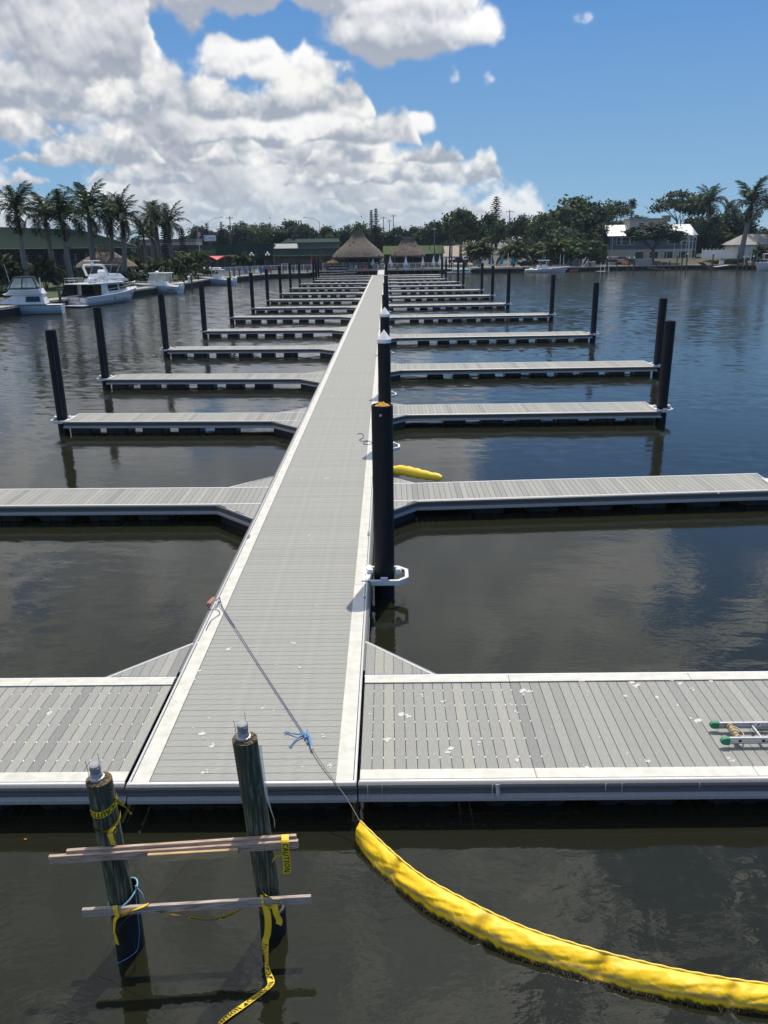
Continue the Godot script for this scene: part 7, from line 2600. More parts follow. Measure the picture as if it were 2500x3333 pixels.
	# mooring piles with white cones and broken docks before the blue house
	var rp := [[Vector3(49.04, -0.01, -187), 3.5, true, "white capped timber pile beside the small white ladder dock"], [Vector3(57.06, 0.03, -198), 3.1, true, "white capped timber pile at the terracotta steps, left of two"], [Vector3(55.6, -0.04, -189), 3.3, true, "white capped timber pile at the terracotta steps, right of two"], [Vector3(56.4, 0.45, -206), 2.6, false, "plain timber pile before the stacked timbers"], [Vector3(69.69, 0.26, -207), 2.4, false, "short timber pile under the screen enclosure, left one"], [Vector3(71.1, 0.27, -206), 3.3, false, "plain timber pile under the screen enclosure, second"], [Vector3(70.23, 0.06, -200), 3.6, false, "plain timber pile under the screen enclosure, third"], [Vector3(69.19, -0.07, -194), 3.9, true, "white capped timber pile under the screen enclosure"], [Vector3(74.37, 0, -192), 4.0, true, "tall white capped timber pile right of the collapsed dock"], [Vector3(79.33, 0.01, -190), 4.2, false, "timber pile at the foot of the leaning palm"], [Vector3(86.02, 0.17, -203), 3.0, true, "white capped timber pile left of the small jetty"], [Vector3(86.96, 0.16, -203), 3.0, true, "white capped timber pile in the middle of the small jetty"], [Vector3(87.97, 0.05, -202), 3.1, true, "white capped timber pile right of the small jetty"], [Vector3(87.44, 0.01, -199), 4.3, false, "dark timber pile touching the boat at the right edge"], [Vector3(66.61, -0.08, -202), 2.2, false, "short leaning pile beside the broken grey platform"], [Vector3(66.71, 0.4, -208), 1.6, false, "stub of a timber pile left of the broken grey platform"]]
	for q in rp:
		var p: Vector3 = q[0]
		p.y = 0.0
		wood_post(q[3], p, q[1], 0.15, "", q[2], "timber_pile_post")
	for q in [[Vector3(49.43, 0.31, -192), 0.0, 2.6, "small pale ladder dock with three white poles on the right shore"], [Vector3(66.03, 0.36, -205), 0.12, 4.0, "broken grey platform tipping into the water before the blue house"], [Vector3(77.99, 0.97, -206), 0.55, 3.4, "collapsed grey dock section tilted against the right sea wall"], [Vector3(82.35, 0.76, -207), -0.1, 3.6, "fallen grey boards on the sea wall right of the collapsed dock"], [Vector3(88.54, 1.36, -206), 0.0, 4.2, "small jetty with white rails beside the boat at the right edge"]]:
		var p: Vector3 = q[0]
		p.y = maxf(p.y, 0.35)
		var u := thing("old_dock", q[3], "dock", p, 0.2)
		var b := Basis(Vector3.BACK, -q[1])
		for i in 8:
			var s := Shape.new()
			s.cbox(b * Vector3(lerpf(-q[2] / 2, q[2] / 2, (i + 0.5) / 8.0), 0.1, 0), Vector3(q[2] / 8.4, 0.09, 2.2), 0.01, b)
			part("plank", s, M.lumber_grey, u)
		var s2 := Shape.new()
		for k in [-0.8, 0.8]:
			s2.box(b * Vector3(0, 0, k), Vector3(q[2], 0.14, 0.14), b)
		part("beam", s2, M.post_wood, u)
		if q[1] == 0.0:
			for i in 3:
				var s := Shape.new()
				s.tube([Vector3(-q[2] / 2 + 0.3 + i * q[2] * 0.38, -0.6, 1.0), Vector3(-q[2] / 2 + 0.3 + i * q[2] * 0.38, 2.1, 1.0)], 0.07, 6)
				part("white_pole", s, M.white_plastic, u)
	var step := thing("terracotta_steps", "terracotta coloured steps between timbers and leaning panel", "steps", Vector3(60.46, 1.56, -213))
	for i in 3:
		var s := Shape.new()
		s.cbox(Vector3(0, 0.1 + i * 0.3, -i * 0.5), Vector3(2.0, 0.3, 0.6), 0.02)
		part("step", s, M.brick, step)
	var bx := thing("utility_box", "pale grey utility box on the grass right of the collapsed dock", "box", Vector3(83.55, 1.34, -210) * Vector3(1, 0, 1) + Vector3(0, 1.05, 0))
	var bs := Shape.new()
	bs.cbox(Vector3(0, 0.5, 0), Vector3(0.95, 1.0, 0.8), 0.04)
	part("box_body", bs, M.fabric_white, bx)
	var lid := Shape.new()
	lid.cbox(Vector3(0, 1.03, 0), Vector3(1.05, 0.1, 0.9), 0.03)
	part("lid", lid, M.grey_roof, bx)

# ------------------------------------------------------------------ the foreground: pilings, timbers, tape, boom, rope, ladder
func smooth_path(p: Array, n: int) -> Array:
	var c := Curve3D.new()
	for i in p.size():
		var a: Vector3 = p[maxi(i - 1, 0)]
		var b: Vector3 = p[mini(i + 1, p.size() - 1)]
		c.add_point(p[i], (a - b) / 6.0, (b - a) / 6.0)
	var out := []
	var l := c.get_baked_length()
	for i in n + 1:
		out.append(c.sample_baked(l * i / n, true))
	return out

func ribbon(path: Array, across: Array, wide: float) -> Shape:   # a thin tape; across: one direction for each control point
	var s := Shape.new()
	for i in path.size() - 1:
		var t := float(i) / (path.size() - 1) * (across.size() - 1)
		var t2 := float(i + 1) / (path.size() - 1) * (across.size() - 1)
		var a: Vector3 = lerp3(across, t) * wide / 2
		var b: Vector3 = lerp3(across, t2) * wide / 2
		var n: Vector3 = ((path[i + 1] - path[i]) as Vector3).cross(a).normalized() * 0.0006
		s.quad(path[i] - a + n, path[i + 1] - b + n, path[i + 1] + b + n, path[i] + a + n)
		s.quad(path[i] + a - n, path[i + 1] + b - n, path[i + 1] - b - n, path[i] - a - n)
	return s

func lerp3(list: Array, t: float) -> Vector3:
	var i := mini(int(t), list.size() - 2)
	return (list[i] as Vector3).lerp(list[i + 1], t - i).normalized()

func printed(path: Array, across: Array, wide: float, from: float, flip := false, face := 1.0) -> Shape:   # CAUTION lettering bent along a tape, with black wedges between the words
	var s := Shape.new()
	var tm := TextMesh.new()
	var f := SystemFont.new()
	f.font_names = PackedStringArray(["Droid Sans"])
	f.font_weight = 700
	tm.font = f
	tm.text = "CAUTION"
	tm.font_size = 64
	tm.pixel_size = wide * 0.74 / 64.0 * 1.35
	tm.depth = 0.0
	var arr := tm.get_mesh_arrays()
	var v: PackedVector3Array = arr[Mesh.ARRAY_VERTEX]
	var idx: PackedInt32Array = arr[Mesh.ARRAY_INDEX] if arr[Mesh.ARRAY_INDEX] != null else PackedInt32Array(range(v.size()))
	var lens := [0.0]
	for i in path.size() - 1:
		lens.append(lens[i] + (path[i] as Vector3).distance_to(path[i + 1]))
	var total: float = lens[-1]
	var half := 0.0
	for p in v:
		half = maxf(half, p.x)
	var put_at := func(x: float, y: float) -> Vector3:
		var d := clampf(x, 0.0, total - 0.0001)
		var i := 0
		while i < lens.size() - 2 and lens[i + 1] < d:
			i += 1
		var k: float = (d - lens[i]) / maxf(lens[i + 1] - lens[i], 1e-6)
		var p: Vector3 = path[i].lerp(path[i + 1], k)
		var a: Vector3 = lerp3(across, (i + k) / (path.size() - 1) * (across.size() - 1))
		var n: Vector3 = ((path[i + 1] - path[i]) as Vector3).cross(a).normalized()
		return p + a * y + n * 0.0022 * face
	var at := from
	while at + half * 2.0 < total:
		var c := at + half
		for i in range(0, idx.size(), 3):
			var q := []
			for j in 3:
				var p := v[idx[i + j]]
				q.append(put_at.call(c + (-p.x if flip else p.x), -p.y if flip else p.y))
			s.tri(q[0], q[1], q[2])
			s.tri(q[0], q[2], q[1])
		at += half * 2.0 + wide * 0.25
		if at + wide * 0.8 < total:
			var w: Array = [put_at.call(at, -wide * 0.36), put_at.call(at + wide * 0.75, wide * 0.36), put_at.call(at, wide * 0.36)]
			s.tri(w[0], w[1], w[2])
			s.tri(w[0], w[2], w[1])
		at += wide * 1.05
	return s

func tape(called: String, label: String, ctrl: Array, across: Array, wide: float, n: int, text_from := -1.0, flip := false, parent: Node = null, face := 1.0) -> Node3D:
	var o: Node3D = parent if parent else thing(called, label, "caution tape")
	var p := smooth_path(ctrl, n)
	part("tape_strip" if parent else "tape_band", ribbon(p, across, wide), M.tape, o)
	if text_from >= 0.0:
		var pr := printed(p, across, wide, text_from, flip, face)
		if pr.v.size():
			stuff(part("tape_lettering", pr, M.tape_print, o))
	return o

func piling(called: String, label: String, base: Vector3, top: Vector3, r: float) -> Node3D:
	var o := thing(called, label, "piling", Vector3(base.x, 0, base.z))
	var s := Shape.new()
	var rows := []
	var nz := FastNoiseLite.new()
	nz.seed = int(base.x * 100)
	nz.frequency = 1.0
	var d := top - base
	for i in 29:
		var t := lerpf(-0.6, 1.0, i / 28.0)
		var c := d * t
		var row := []
		for j in 40:
			var a := TAU * j / 40
			var q := Vector3(cos(a), 0, -sin(a))
			var groove := nz.get_noise_3d(q.x * 9.0, t * 1.6, q.z * 9.0)
			row.append(c + q * r * (1.0 + 0.02 * (1.0 - t) + 0.035 * groove + 0.015 * nz.get_noise_3d(q.x * 22.0, t * 5.0, q.z * 22.0)))
		rows.append(row)
	s.grid(rows, true)
	part("piling_shaft", s, M.piling_wood, o)
	var e := Shape.new()
	for j in 40:
		e.tri(d + Vector3(0, 0.004, 0), rows[28][j] + Vector3(0, -0.001, 0), rows[28][(j + 1) % 40] + Vector3(0, -0.001, 0))
	for k in 26:
		var a := rng.randf() * TAU
		var rr := r * sqrt(rng.randf()) * 0.9
		e.ball(d + Vector3(cos(a) * rr, 0.004, sin(a) * rr), Vector3(0.012, 0.007, 0.012) * rng.randf_range(0.6, 1.6), 6)
	part("cut_top", e, M.piling_end, o)
	return o

func solar_light(label: String, at: Vector3, tilt: float) -> void:
	var o := thing("piling_light", label, "solar light", at)
	o.rotation.z = tilt
	var b := Shape.new()
	b.lathe([Vector2(0.072, 0.0), Vector2(0.072, 0.018), Vector2(0.058, 0.022), Vector2(0.055, 0.05), Vector2(0.06, 0.052), Vector2(0.06, 0.06), Vector2(0.0, 0.06)], 24)
	part("base", b, M.aluminium, o)
	var l := Shape.new()
	l.lathe([Vector2(0.056, 0.06), Vector2(0.056, 0.135), Vector2(0.05, 0.152), Vector2(0.036, 0.165), Vector2(0.0, 0.170)], 24)
	part("lens", l, M.lens, o)
	var c := Shape.new()
	c.lathe([Vector2(0.045, 0.062), Vector2(0.047, 0.145), Vector2(0.0, 0.147)], 20)
	for i in 4:
		c.tube(ring_of(0.0515, 0.075 + i * 0.016, 14), 0.0025, 4, false)
	part("inner_cap", c, M.steel, o)
	for k in 3:
		var sp := Shape.new()
		var a := k * 2.2 + 0.6
		sp.tube([Vector3(cos(a) * 0.066, 0.0, sin(a) * 0.066), Vector3(cos(a) * 0.07, 0.16, sin(a) * 0.07), Vector3(cos(a) * 0.075, 0.19 + 0.02 * k, sin(a) * 0.068)], 0.0028, 5)
		part("bird_spike", sp, M.steel, o)

func ring_of(r: float, y: float, n: int) -> Array:
	var p := []
	for i in n + 1:
		p.append(Vector3(cos(TAU * i / n) * r, y, sin(TAU * i / n) * r))
	return p

func lumber(called: String, label: String, a: Vector3, b: Vector3, h: float, d: float, m: Material, parent: Node = null) -> Node3D:   # a plank from a to b, these being the centre of its ends
	var s := Shape.new()
	var l := a.distance_to(b)
	s.cbox(Vector3.ZERO, Vector3(l, h, d), 0.003)
	var x := (b - a).normalized()
	var t := Transform3D(Basis(x, x.cross(Vector3.UP).cross(x).normalized(), x.cross(Vector3.UP).normalized()), (a + b) / 2)
	if parent:
		return put(called, s.mesh(), m, parent, t)
	var o := thing(called, label, "timber")
	put("board", s.mesh(), m, o, t)
	return o

func build_foreground() -> void:
	# ---- two weathered timber pilings with solar lights
	var ab := Vector3(-2.715, 0, -6.41)
	var at := Vector3(-2.80, 2.0, -6.44)
	var bb := Vector3(-1.26, 0, -6.60)
	var bt := Vector3(-1.405, 2.35, -6.57)
	piling("wood_piling", "shorter weathered green wooden piling on the left, wrapped with caution tape", ab, at, 0.121)
	piling("wood_piling", "taller weathered wooden piling on the right, with white streaks", bb, bt, 0.119)
	solar_light("clear solar light on top of the shorter, left wooden piling", at + Vector3(-0.018, 0.006, -0.01), 0.05)
	solar_light("clear solar light on top of the taller, right wooden piling", bt + Vector3(-0.012, 0.006, -0.008), 0.03)
	# black sleeve with a blue hose ring on the left piling; black sleeve at the foot of the right one
	var o := thing("pile_sleeve", "black pipe sleeve with pale blue ring round the foot of the left wooden piling", "sleeve", Vector3(-2.712, 0, -6.41))
	var s := Shape.new()
	var rows := []
	for i in 8:
		var row := []
		for j in 30:
			var a := TAU * j / 30
			var top := 0.66 + 0.085 * cos(a - 0.25) + 0.02 * sin(a)
			row.append(Vector3(cos(a) * 0.145, lerpf(-0.5, top, i / 7.0), -sin(a) * 0.145))
		rows.append(row)
	s.grid(rows, true)
	part("sleeve_wall", s, M.float_black, o)
	var ring := []
	for j in 31:
		var a := TAU * j / 30
		ring.append(Vector3(cos(a) * 0.147, 0.662 + 0.085 * cos(a - 0.25) + 0.02 * sin(a), -sin(a) * 0.147))
	var rg := Shape.new()
	rg.tube(ring, 0.0085, 8, false)
	part("hose_ring", rg, M.hose_blue, o)
	var hk := Shape.new()
	hk.cbox(Vector3(0.15, 0.765, 0.02), Vector3(0.03, 0.03, 0.012), 0.003)
	part("hook", hk, M.hose_blue, o)
	o = thing("pile_sleeve", "black pipe sleeve round the foot of the right wooden piling", "sleeve", Vector3(-1.262, 0, -6.60))
	s = Shape.new()
	s.lathe([Vector2(0.138, -0.5), Vector2(0.138, 0.30), Vector2(0.128, 0.31), Vector2(0.10, 0.31)], 30)
	part("sleeve_wall", s, M.float_black, o)
	var cords := [[[Vector3(-2.565, 0.76, -6.39), Vector3(-2.50, 0.70, -6.36), Vector3(-2.49, 0.55, -6.35), Vector3(-2.545, 0.5, -6.33)], "short blue hose loop hanging beside the blue ring", "hose_blue", 0.004], [[Vector3(-2.57, 0.73, -6.37), Vector3(-2.545, 0.55, -6.29), Vector3(-2.545, 0.3, -6.26), Vector3(-2.60, 0.08, -6.25), Vector3(-2.72, 0.012, -6.21), Vector3(-2.9, -0.02, -6.14)], "thin blue line running from the ring down into the water", "rope_light", 0.0035], [[Vector3(-1.966, 1.225, -6.2), Vector3(-2.2, 0.92, -6.2), Vector3(-2.40, 0.735, -6.18), Vector3(-2.62, 0.56, -6.20), Vector3(-2.80, 0.30, -6.2), Vector3(-2.93, 0.01, -6.05)], "thin dark red cord slanting between the two timbers", "cord_red", 0.003]]
	for q in cords:
		var c := Shape.new()
		c.tube(smooth_path(q[0], 30), q[3], 6)
		tag(part("cord", c, M[q[2]]), q[1], "cord")
	# ---- timbers nailed across the pilings
	var up := lumber("crossbeam", "upper pair of long pale timbers nailed across both wooden pilings", Vector3(-3.30, 1.245, -6.235), Vector3(-0.925, 1.270, -6.395), 0.088, 0.038, M.lumber)
	lumber("rear_board", "", Vector3(-3.14, 1.278, -6.275), Vector3(-0.945, 1.300, -6.434), 0.088, 0.036, M.lumber, up)
	lumber("new_board", "", Vector3(-2.36, 1.234, -6.280 + 0.02), Vector3(-1.50, 1.238, -6.338 + 0.02), 0.088, 0.036, M.lumber_new, up)
	lumber("crossbeam", "lower single greyish timber nailed across both wooden pilings", Vector3(-3.065, 0.60, -6.235), Vector3(-0.825, 0.612, -6.375), 0.088, 0.038, M.lumber_grey)
	var knots := Shape.new()
	for q in [[-2.75, 1.24], [-2.62, 1.255], [-1.25, 1.255], [-1.22, 1.28], [-1.05, 1.262], [-2.45, 1.25], [-1.42, 1.262]]:
		knots.ball(Vector3(q[0], q[1], -6.235 - (q[0] + 3.3) * 0.0674 + 0.020), Vector3(0.006, 0.006, 0.002), 8)
	stuff(part("nail_holes", knots, M.black, up))
	# ---- caution tape
	var W := 0.073
	var wrap := func(c: Vector3, r: float, a0: float, a1: float, y0: float, dip: float, y1: float) -> Array:
		var p := []
		for i in 15:
			var t := i / 14.0
			var a := lerpf(a0, a1, t)
			p.append(c + Vector3(sin(a) * r, lerpf(y0, y1, t) - dip * sin(PI * t), cos(a) * r))
		return p
	var U := Vector3.UP
	var t1 := tape("caution_tape", "yellow caution tape band highest on the left wooden piling, lettering upside down", wrap.call(Vector3(-2.785, 0, -6.435), 0.129, -1.75, 1.95, 1.70, 0.05, 1.79), [U, U, U, U], W, 40, 0.06, true)
	tape("", "", [Vector3(-2.665, 1.79, -6.41), Vector3(-2.60, 1.775, -6.38), Vector3(-2.535, 1.745, -6.34), Vector3(-2.48, 1.71, -6.30)], [U, Vector3(0.3, 1, 0.2), Vector3(0.2, 0.7, 0.6), Vector3(0.6, 0.5, 0.5)], 0.05, 12, 0.0, false, t1)
	var t2 := tape("caution_tape", "narrow knotted caution tape round the left wooden piling just above the upper timbers", wrap.call(Vector3(-2.772, 0, -6.43), 0.129, -1.75, 1.9, 1.52, 0.055, 1.60), [Vector3(0, 1, 0.3), Vector3(0, 0.7, 0.7), Vector3(0, 0.9, 0.4), U], 0.045, 40, 0.05, false)
	tape("", "", [Vector3(-2.71, 1.485, -6.30), Vector3(-2.70, 1.455, -6.285), Vector3(-2.69, 1.42, -6.28), Vector3(-2.685, 1.375, -6.275)], [Vector3(1, 0.2, 0), Vector3(1, 0.1, 0.2), Vector3(1, -0.3, 0), Vector3(1, -0.2, 0)], 0.055, 10, -1.0, false, t2)
	tape("", "", [Vector3(-2.72, 1.49, -6.297), Vector3(-2.68, 1.54, -6.275), Vector3(-2.645, 1.575, -6.285), Vector3(-2.635, 1.53, -6.285), Vector3(-2.69, 1.48, -6.285)], [Vector3(0.7, 0.3, 0.3), Vector3(0.7, -0.5, 0.3), Vector3(0.2, 0.3, 0.9), Vector3(0.8, 0.4, 0), Vector3(0.6, 0.6, 0)], 0.032, 18, 0.02, false, t2)
	var t3 := tape("caution_tape", "caution tape end hanging from the right end of the upper timbers", [Vector3(-1.055, 1.35, -6.43), Vector3(-1.05, 1.348, -6.395), Vector3(-1.045, 1.33, -6.352), Vector3(-1.045, 1.285, -6.338), Vector3(-1.043, 1.205, -6.335), Vector3(-1.035, 1.105, -6.32), Vector3(-1.04, 0.985, -6.31)], [Vector3(1, 0, 0), Vector3(1, 0, 0), Vector3(1, 0, 0), Vector3(1, 0, 0.1), Vector3(1, 0.05, 0)], W, 26, 0.10, false)
	tape("", "", [Vector3(-1.06, 1.225, -6.335), Vector3(-1.1, 1.2, -6.325), Vector3(-1.17, 1.155, -6.3)], [Vector3(0.4, 1, 0), Vector3(0.5, 0.9, 0.2), Vector3(0.3, 1, 0)], 0.07, 8, -1.0, false, t3)
	var t4 := tape("caution_tape", "twisted caution tape tied to the lower timber at the left wooden piling", [Vector3(-2.745, 0.66, -6.26), Vector3(-2.735, 0.655, -6.225), Vector3(-2.725, 0.615, -6.215), Vector3(-2.72, 0.565, -6.21), Vector3(-2.745, 0.535, -6.2), Vector3(-2.765, 0.415, -6.2), Vector3(-2.76, 0.295, -6.2), Vector3(-2.755, 0.23, -6.2)], [Vector3(1, 0.2, 0), Vector3(1, 0, 0.2), Vector3(0.7, 0.3, 0.5), Vector3(0.6, -0.2, 0.8), Vector3(0.8, 0.3, 0.5), Vector3(0.9, 0, 0.4)], 0.05, 30, -1.0, false)
	tape("", "", [Vector3(-2.72, 0.565, -6.205), Vector3(-2.63, 0.6, -6.205), Vector3(-2.54, 0.637, -6.235), Vector3(-2.42, 0.665, -6.265)], [Vector3(-0.2, 0.6, 0.7), Vector3(0, 0.9, 0.5), Vector3(0, 0.3, 1), Vector3(0, 0.2, 1)], 0.052, 16, -1.0, false, t4)
	tape("caution_tape", "caution tape sagging under the lower timber between the two wooden pilings", [Vector3(-2.35, 0.565, -6.27), Vector3(-2.15, 0.55, -6.25), Vector3(-1.95, 0.505, -6.24), Vector3(-1.8, 0.48, -6.25), Vector3(-1.65, 0.51, -6.27), Vector3(-1.47, 0.57, -6.32)], [Vector3(0, 0.9, 0.5), Vector3(0, 0.5, 0.9), Vector3(0.1, 0.9, 0.3), Vector3(0, 0.8, 0.6), Vector3(0, 1, 0.2), Vector3(0, 0.5, 0.9)], 0.055, 44, 0.04, true)
	var t5 := tape("caution_tape", "long caution tape hanging from the lower timber at the right piling into the water", [Vector3(-1.29, 0.6, -6.31), Vector3(-1.265, 0.55, -6.3), Vector3(-1.25, 0.44, -6.27), Vector3(-1.262, 0.3, -6.25), Vector3(-1.285, 0.22, -6.23), Vector3(-1.275, 0.08, -6.16), Vector3(-1.24, 0.015, -6.05), Vector3(-1.2, 0.012, -5.93), Vector3(-1.38, 0.012, -5.74), Vector3(-1.58, 0.012, -5.56), Vector3(-1.7, 0.012, -5.4)], [Vector3(1, 0, 0.2), Vector3(1, 0, 0), Vector3(1, 0.05, 0), Vector3(0.6, 0, 0.8), Vector3(0.9, 0.1, -0.3), Vector3(1, 0, 0.1), Vector3(0.8, 0.1, 0.3), Vector3(0.5, 0.25, 0.5), Vector3(0.5, 0.3, -0.5)], 0.068, 60, 0.42, true)
	tape("", "", [Vector3(-1.3, 0.682, -6.385), Vector3(-1.25, 0.678, -6.345), Vector3(-1.19, 0.652, -6.32), Vector3(-1.13, 0.65, -6.335)], [Vector3(0.5, 0.2, 0.9), Vector3(0.4, 0.6, 0.7), Vector3(0.2, 0.7, 0.6), Vector3(-0.3, 0.5, 0.7)], 0.095, 16, -1.0, false, t5)
	tape("", "", [Vector3(-1.315, 0.67, -6.37), Vector3(-1.305, 0.64, -6.325), Vector3(-1.29, 0.595, -6.315), Vector3(-1.23, 0.57, -6.31), Vector3(-1.14, 0.59, -6.32), Vector3(-1.115, 0.62, -6.34)], [Vector3(1, 0, 0), Vector3(0.9, 0.2, 0.2), Vector3(0.4, 0.9, 0), U, Vector3(0.3, 1, 0), Vector3(0.8, 0.5, 0)], 0.03, 20, -1.0, false, t5)
	tape("", "", [Vector3(-1.185, 0.6, -6.32), Vector3(-1.17, 0.52, -6.29), Vector3(-1.14, 0.44, -6.28), Vector3(-1.15, 0.395, -6.27)], [Vector3(1, 0.2, 0.1), Vector3(0.9, 0.3, 0.2), Vector3(1, 0.1, 0), Vector3(0.8, -0.5, 0)], 0.065, 14, -1.0, false, t5)
	# narrow clear strip standing beside the right piling
	o = thing("clear_strip", "narrow clear plastic strip hanging down the right side of the taller wooden piling", "plastic strip")
	s = Shape.new()
	var pth := [Vector3(-1.262, 2.28, -6.56), Vector3(-1.252, 2.1, -6.545), Vector3(-1.222, 1.7, -6.53), Vector3(-1.165, 1.45, -6.515), Vector3(-1.165, 1.38, -6.5)]
	s = ribbon(smooth_path(pth, 20), [Vector3(1, 0.05, -0.1), Vector3(1, 0.1, -0.3), Vector3(0.8, 0.1, 0.5), Vector3(0.4, 0, 0.9)], 0.030)
	part("strip_sheet", s, M.clear_vinyl, o)
	# ---- yellow containment boom
	build_boom()
	# ---- rope from the cleat across the walkway to the boom
	var D := DECK
	o = thing("cleat", "steel cleat with rope on the left edge of the walkway", "cleat", Vector3(-3.205, D, -13.57))
	s = Shape.new()
	s.cbox(Vector3(0, 0.012, 0), Vector3(0.07, 0.02, 0.26), 0.006)
	for k in [-1, 1]:
		s.tube([Vector3(0, 0.015, k * 0.05), Vector3(0, 0.06, k * 0.05)], 0.016, 8)
	s.tube([Vector3(0, 0.058, 0.17), Vector3(0, 0.068, 0.08), Vector3(0, 0.068, -0.08), Vector3(0, 0.058, -0.17)], [0.009, 0.014, 0.014, 0.009], 8)
	part("cleat_body", s, M.aluminium, o)
	for i in 4:
		var w := Shape.new()
		w.tube(smooth_path([Vector3(-0.03, 0.02 + i * 0.008, -0.10 - i * 0.008), Vector3(0.0, 0.088, -0.11 - i * 0.01), Vector3(0.032, 0.03, -0.10), Vector3(0.02, 0.02, -0.06)], 10), 0.006, 6)
		part("rope_turn", w, M.rope_blue, o)
	var cl := [[-0.487, -17.29, "small steel cleat on the right edge of the walkway, beyond the foam-topped pile"], [-0.492, -13.89, "small steel cleat on the right edge of the walkway, before the foam-topped pile"], [-3.23, -17.2, "small steel cleat on the left edge of the walkway near the first finger"]]
	for q in cl:
		var c := thing("cleat", q[2], "cleat", Vector3(q[0], D, q[1]))
		var k := Shape.new()
		k.cbox(Vector3(0, 0.012, 0), Vector3(0.06, 0.02, 0.2), 0.006)
		k.tube([Vector3(0, 0.05, 0.13), Vector3(0, 0.055, -0.13)], 0.011, 8)
		for j in [-1, 1]:
			k.tube([Vector3(0, 0.015, j * 0.04), Vector3(0, 0.05, j * 0.04)], 0.013, 8)
		part("cleat_body", k, M.chrome, c)
	o = thing("driftwood_block", "orange brown wood block wedged beside the roped cleat", "wood block", Vector3(-3.375, 0.43, -13.80))
	s = Shape.new()
	s.cbox(Vector3.ZERO, Vector3(0.09, 0.14, 0.30), 0.025, Basis(Vector3.UP, -0.2) * Basis(Vector3.BACK, 0.3))
	part("block_body", s, M.brick, o)
	o = thing("tow_rope", "long taut blue rope from the cleat across the walkway to a knot", "rope")
	s = Shape.new()
	s.tube(smooth_path([Vector3(-3.2, D + 0.06, -13.60), Vector3(-2.7, D + 0.045, -12.55), Vector3(-1.95, D + 0.03, -10.95), Vector3(-1.20, D + 0.03, -9.37)], 40), 0.0075, 6)
	part("rope_line", s, M.rope_blue, o)
	s = Shape.new()
	s.tube(smooth_path([Vector3(-3.18, D + 0.05, -13.66), Vector3(-3.0, D + 0.032, -13.18), Vector3(-2.72, D + 0.012, -12.62)], 14), 0.006, 6)
	part("second_strand", s, M.rope_blue, o)
	o = thing("rope_knot", "frayed bright blue rope knot with two loose tails on the walkway planks", "knot")
	for q in [[[Vector3(-1.21, D + 0.03, -9.38), Vector3(-1.16, D + 0.05, -9.30), Vector3(-1.17, D + 0.03, -9.26), Vector3(-1.12, D + 0.06, -9.24), Vector3(-1.14, D + 0.04, -9.32), Vector3(-1.10, D + 0.05, -9.18), Vector3(-1.06, D + 0.045, -9.02)], 0.014], [[Vector3(-1.19, D + 0.035, -9.35), Vector3(-1.27, D + 0.04, -9.33), Vector3(-1.34, D + 0.03, -9.36), Vector3(-1.41, D + 0.02, -9.40)], 0.010], [[Vector3(-1.18, D + 0.04, -9.33), Vector3(-1.25, D + 0.035, -9.27), Vector3(-1.31, D + 0.025, -9.18), Vector3(-1.335, D + 0.018, -9.11)], 0.011], [[Vector3(-1.15, D + 0.05, -9.42), Vector3(-1.14, D + 0.045, -9.33), Vector3(-1.10, D + 0.05, -9.22), Vector3(-1.12, D + 0.03, -9.15), Vector3(-1.14, D + 0.02, -9.20)], 0.010]]:
		s = Shape.new()
		s.tube(smooth_path(q[0], 18), q[1], 7)
		part("rope_loop", s, M.rope_light, o)
	s = Shape.new()
	for q in [[Vector3(-1.335, D + 0.018, -9.11), Vector3(-0.3, -0.1, 0.9)], [Vector3(-1.41, D + 0.02, -9.40), Vector3(-0.9, 0.1, -0.3)]]:
		for i in 16:
			var d: Vector3 = (q[1] + Vector3(rng.randfn(), rng.randfn() * 0.3, rng.randfn()) * 0.45).normalized()
			s.tube([q[0], q[0] + d * rng.randf_range(0.03, 0.07)], 0.0025, 4, false)
	stuff(part("frayed_end", s, M.rope_light, o))
	s = Shape.new()
	s.cbox(Vector3(-1.05, D + 0.045, -9.0), Vector3(0.03, 0.025, 0.06), 0.006, Basis(Vector3.UP, 0.4))
	part("shackle", s, M.chrome, o)
	o = thing("boom_cable", "thin tan cable from the knot over the dock edge to the tip of the boom", "cable")
	s = Shape.new()
	s.tube(smooth_path([Vector3(-1.05, D + 0.045, -9.0), Vector3(-0.86, D + 0.035, -8.60), Vector3(-0.69, D + 0.02, -8.30), Vector3(-0.66, D + 0.0, -8.26), Vector3(-0.55, 0.40, -8.15), Vector3(-0.392, 0.235, -7.95)], 30), 0.0065, 6)
	part("cable_line", s, M.cable, o)
	o = thing("loose_cord", "loose dark blue cord curling beside the roped cleat", "cord")
	s = Shape.new()
	s.tube(smooth_path([Vector3(-3.24, D + 0.03, -13.78), Vector3(-3.36, D - 0.02, -13.65), Vector3(-3.38, D - 0.02, -13.45), Vector3(-3.28, D + 0.03, -13.31), Vector3(-3.19, D + 0.03, -13.31), Vector3(-3.10, D + 0.028, -13.22), Vector3(-3.09, D + 0.027, -13.10), Vector3(-3.13, D + 0.027, -13.0), Vector3(-3.18, D + 0.025, -12.9), Vector3(-3.195, D + 0.022, -12.7), Vector3(-3.197, D + 0.022, -12.5)], 50), 0.0065, 6)
	part("cord_line", s, M.rope_blue, o)
	o = thing("loose_cord", "small squiggle of blue cord on the walkway beside the second pile", "cord")
	s = Shape.new()
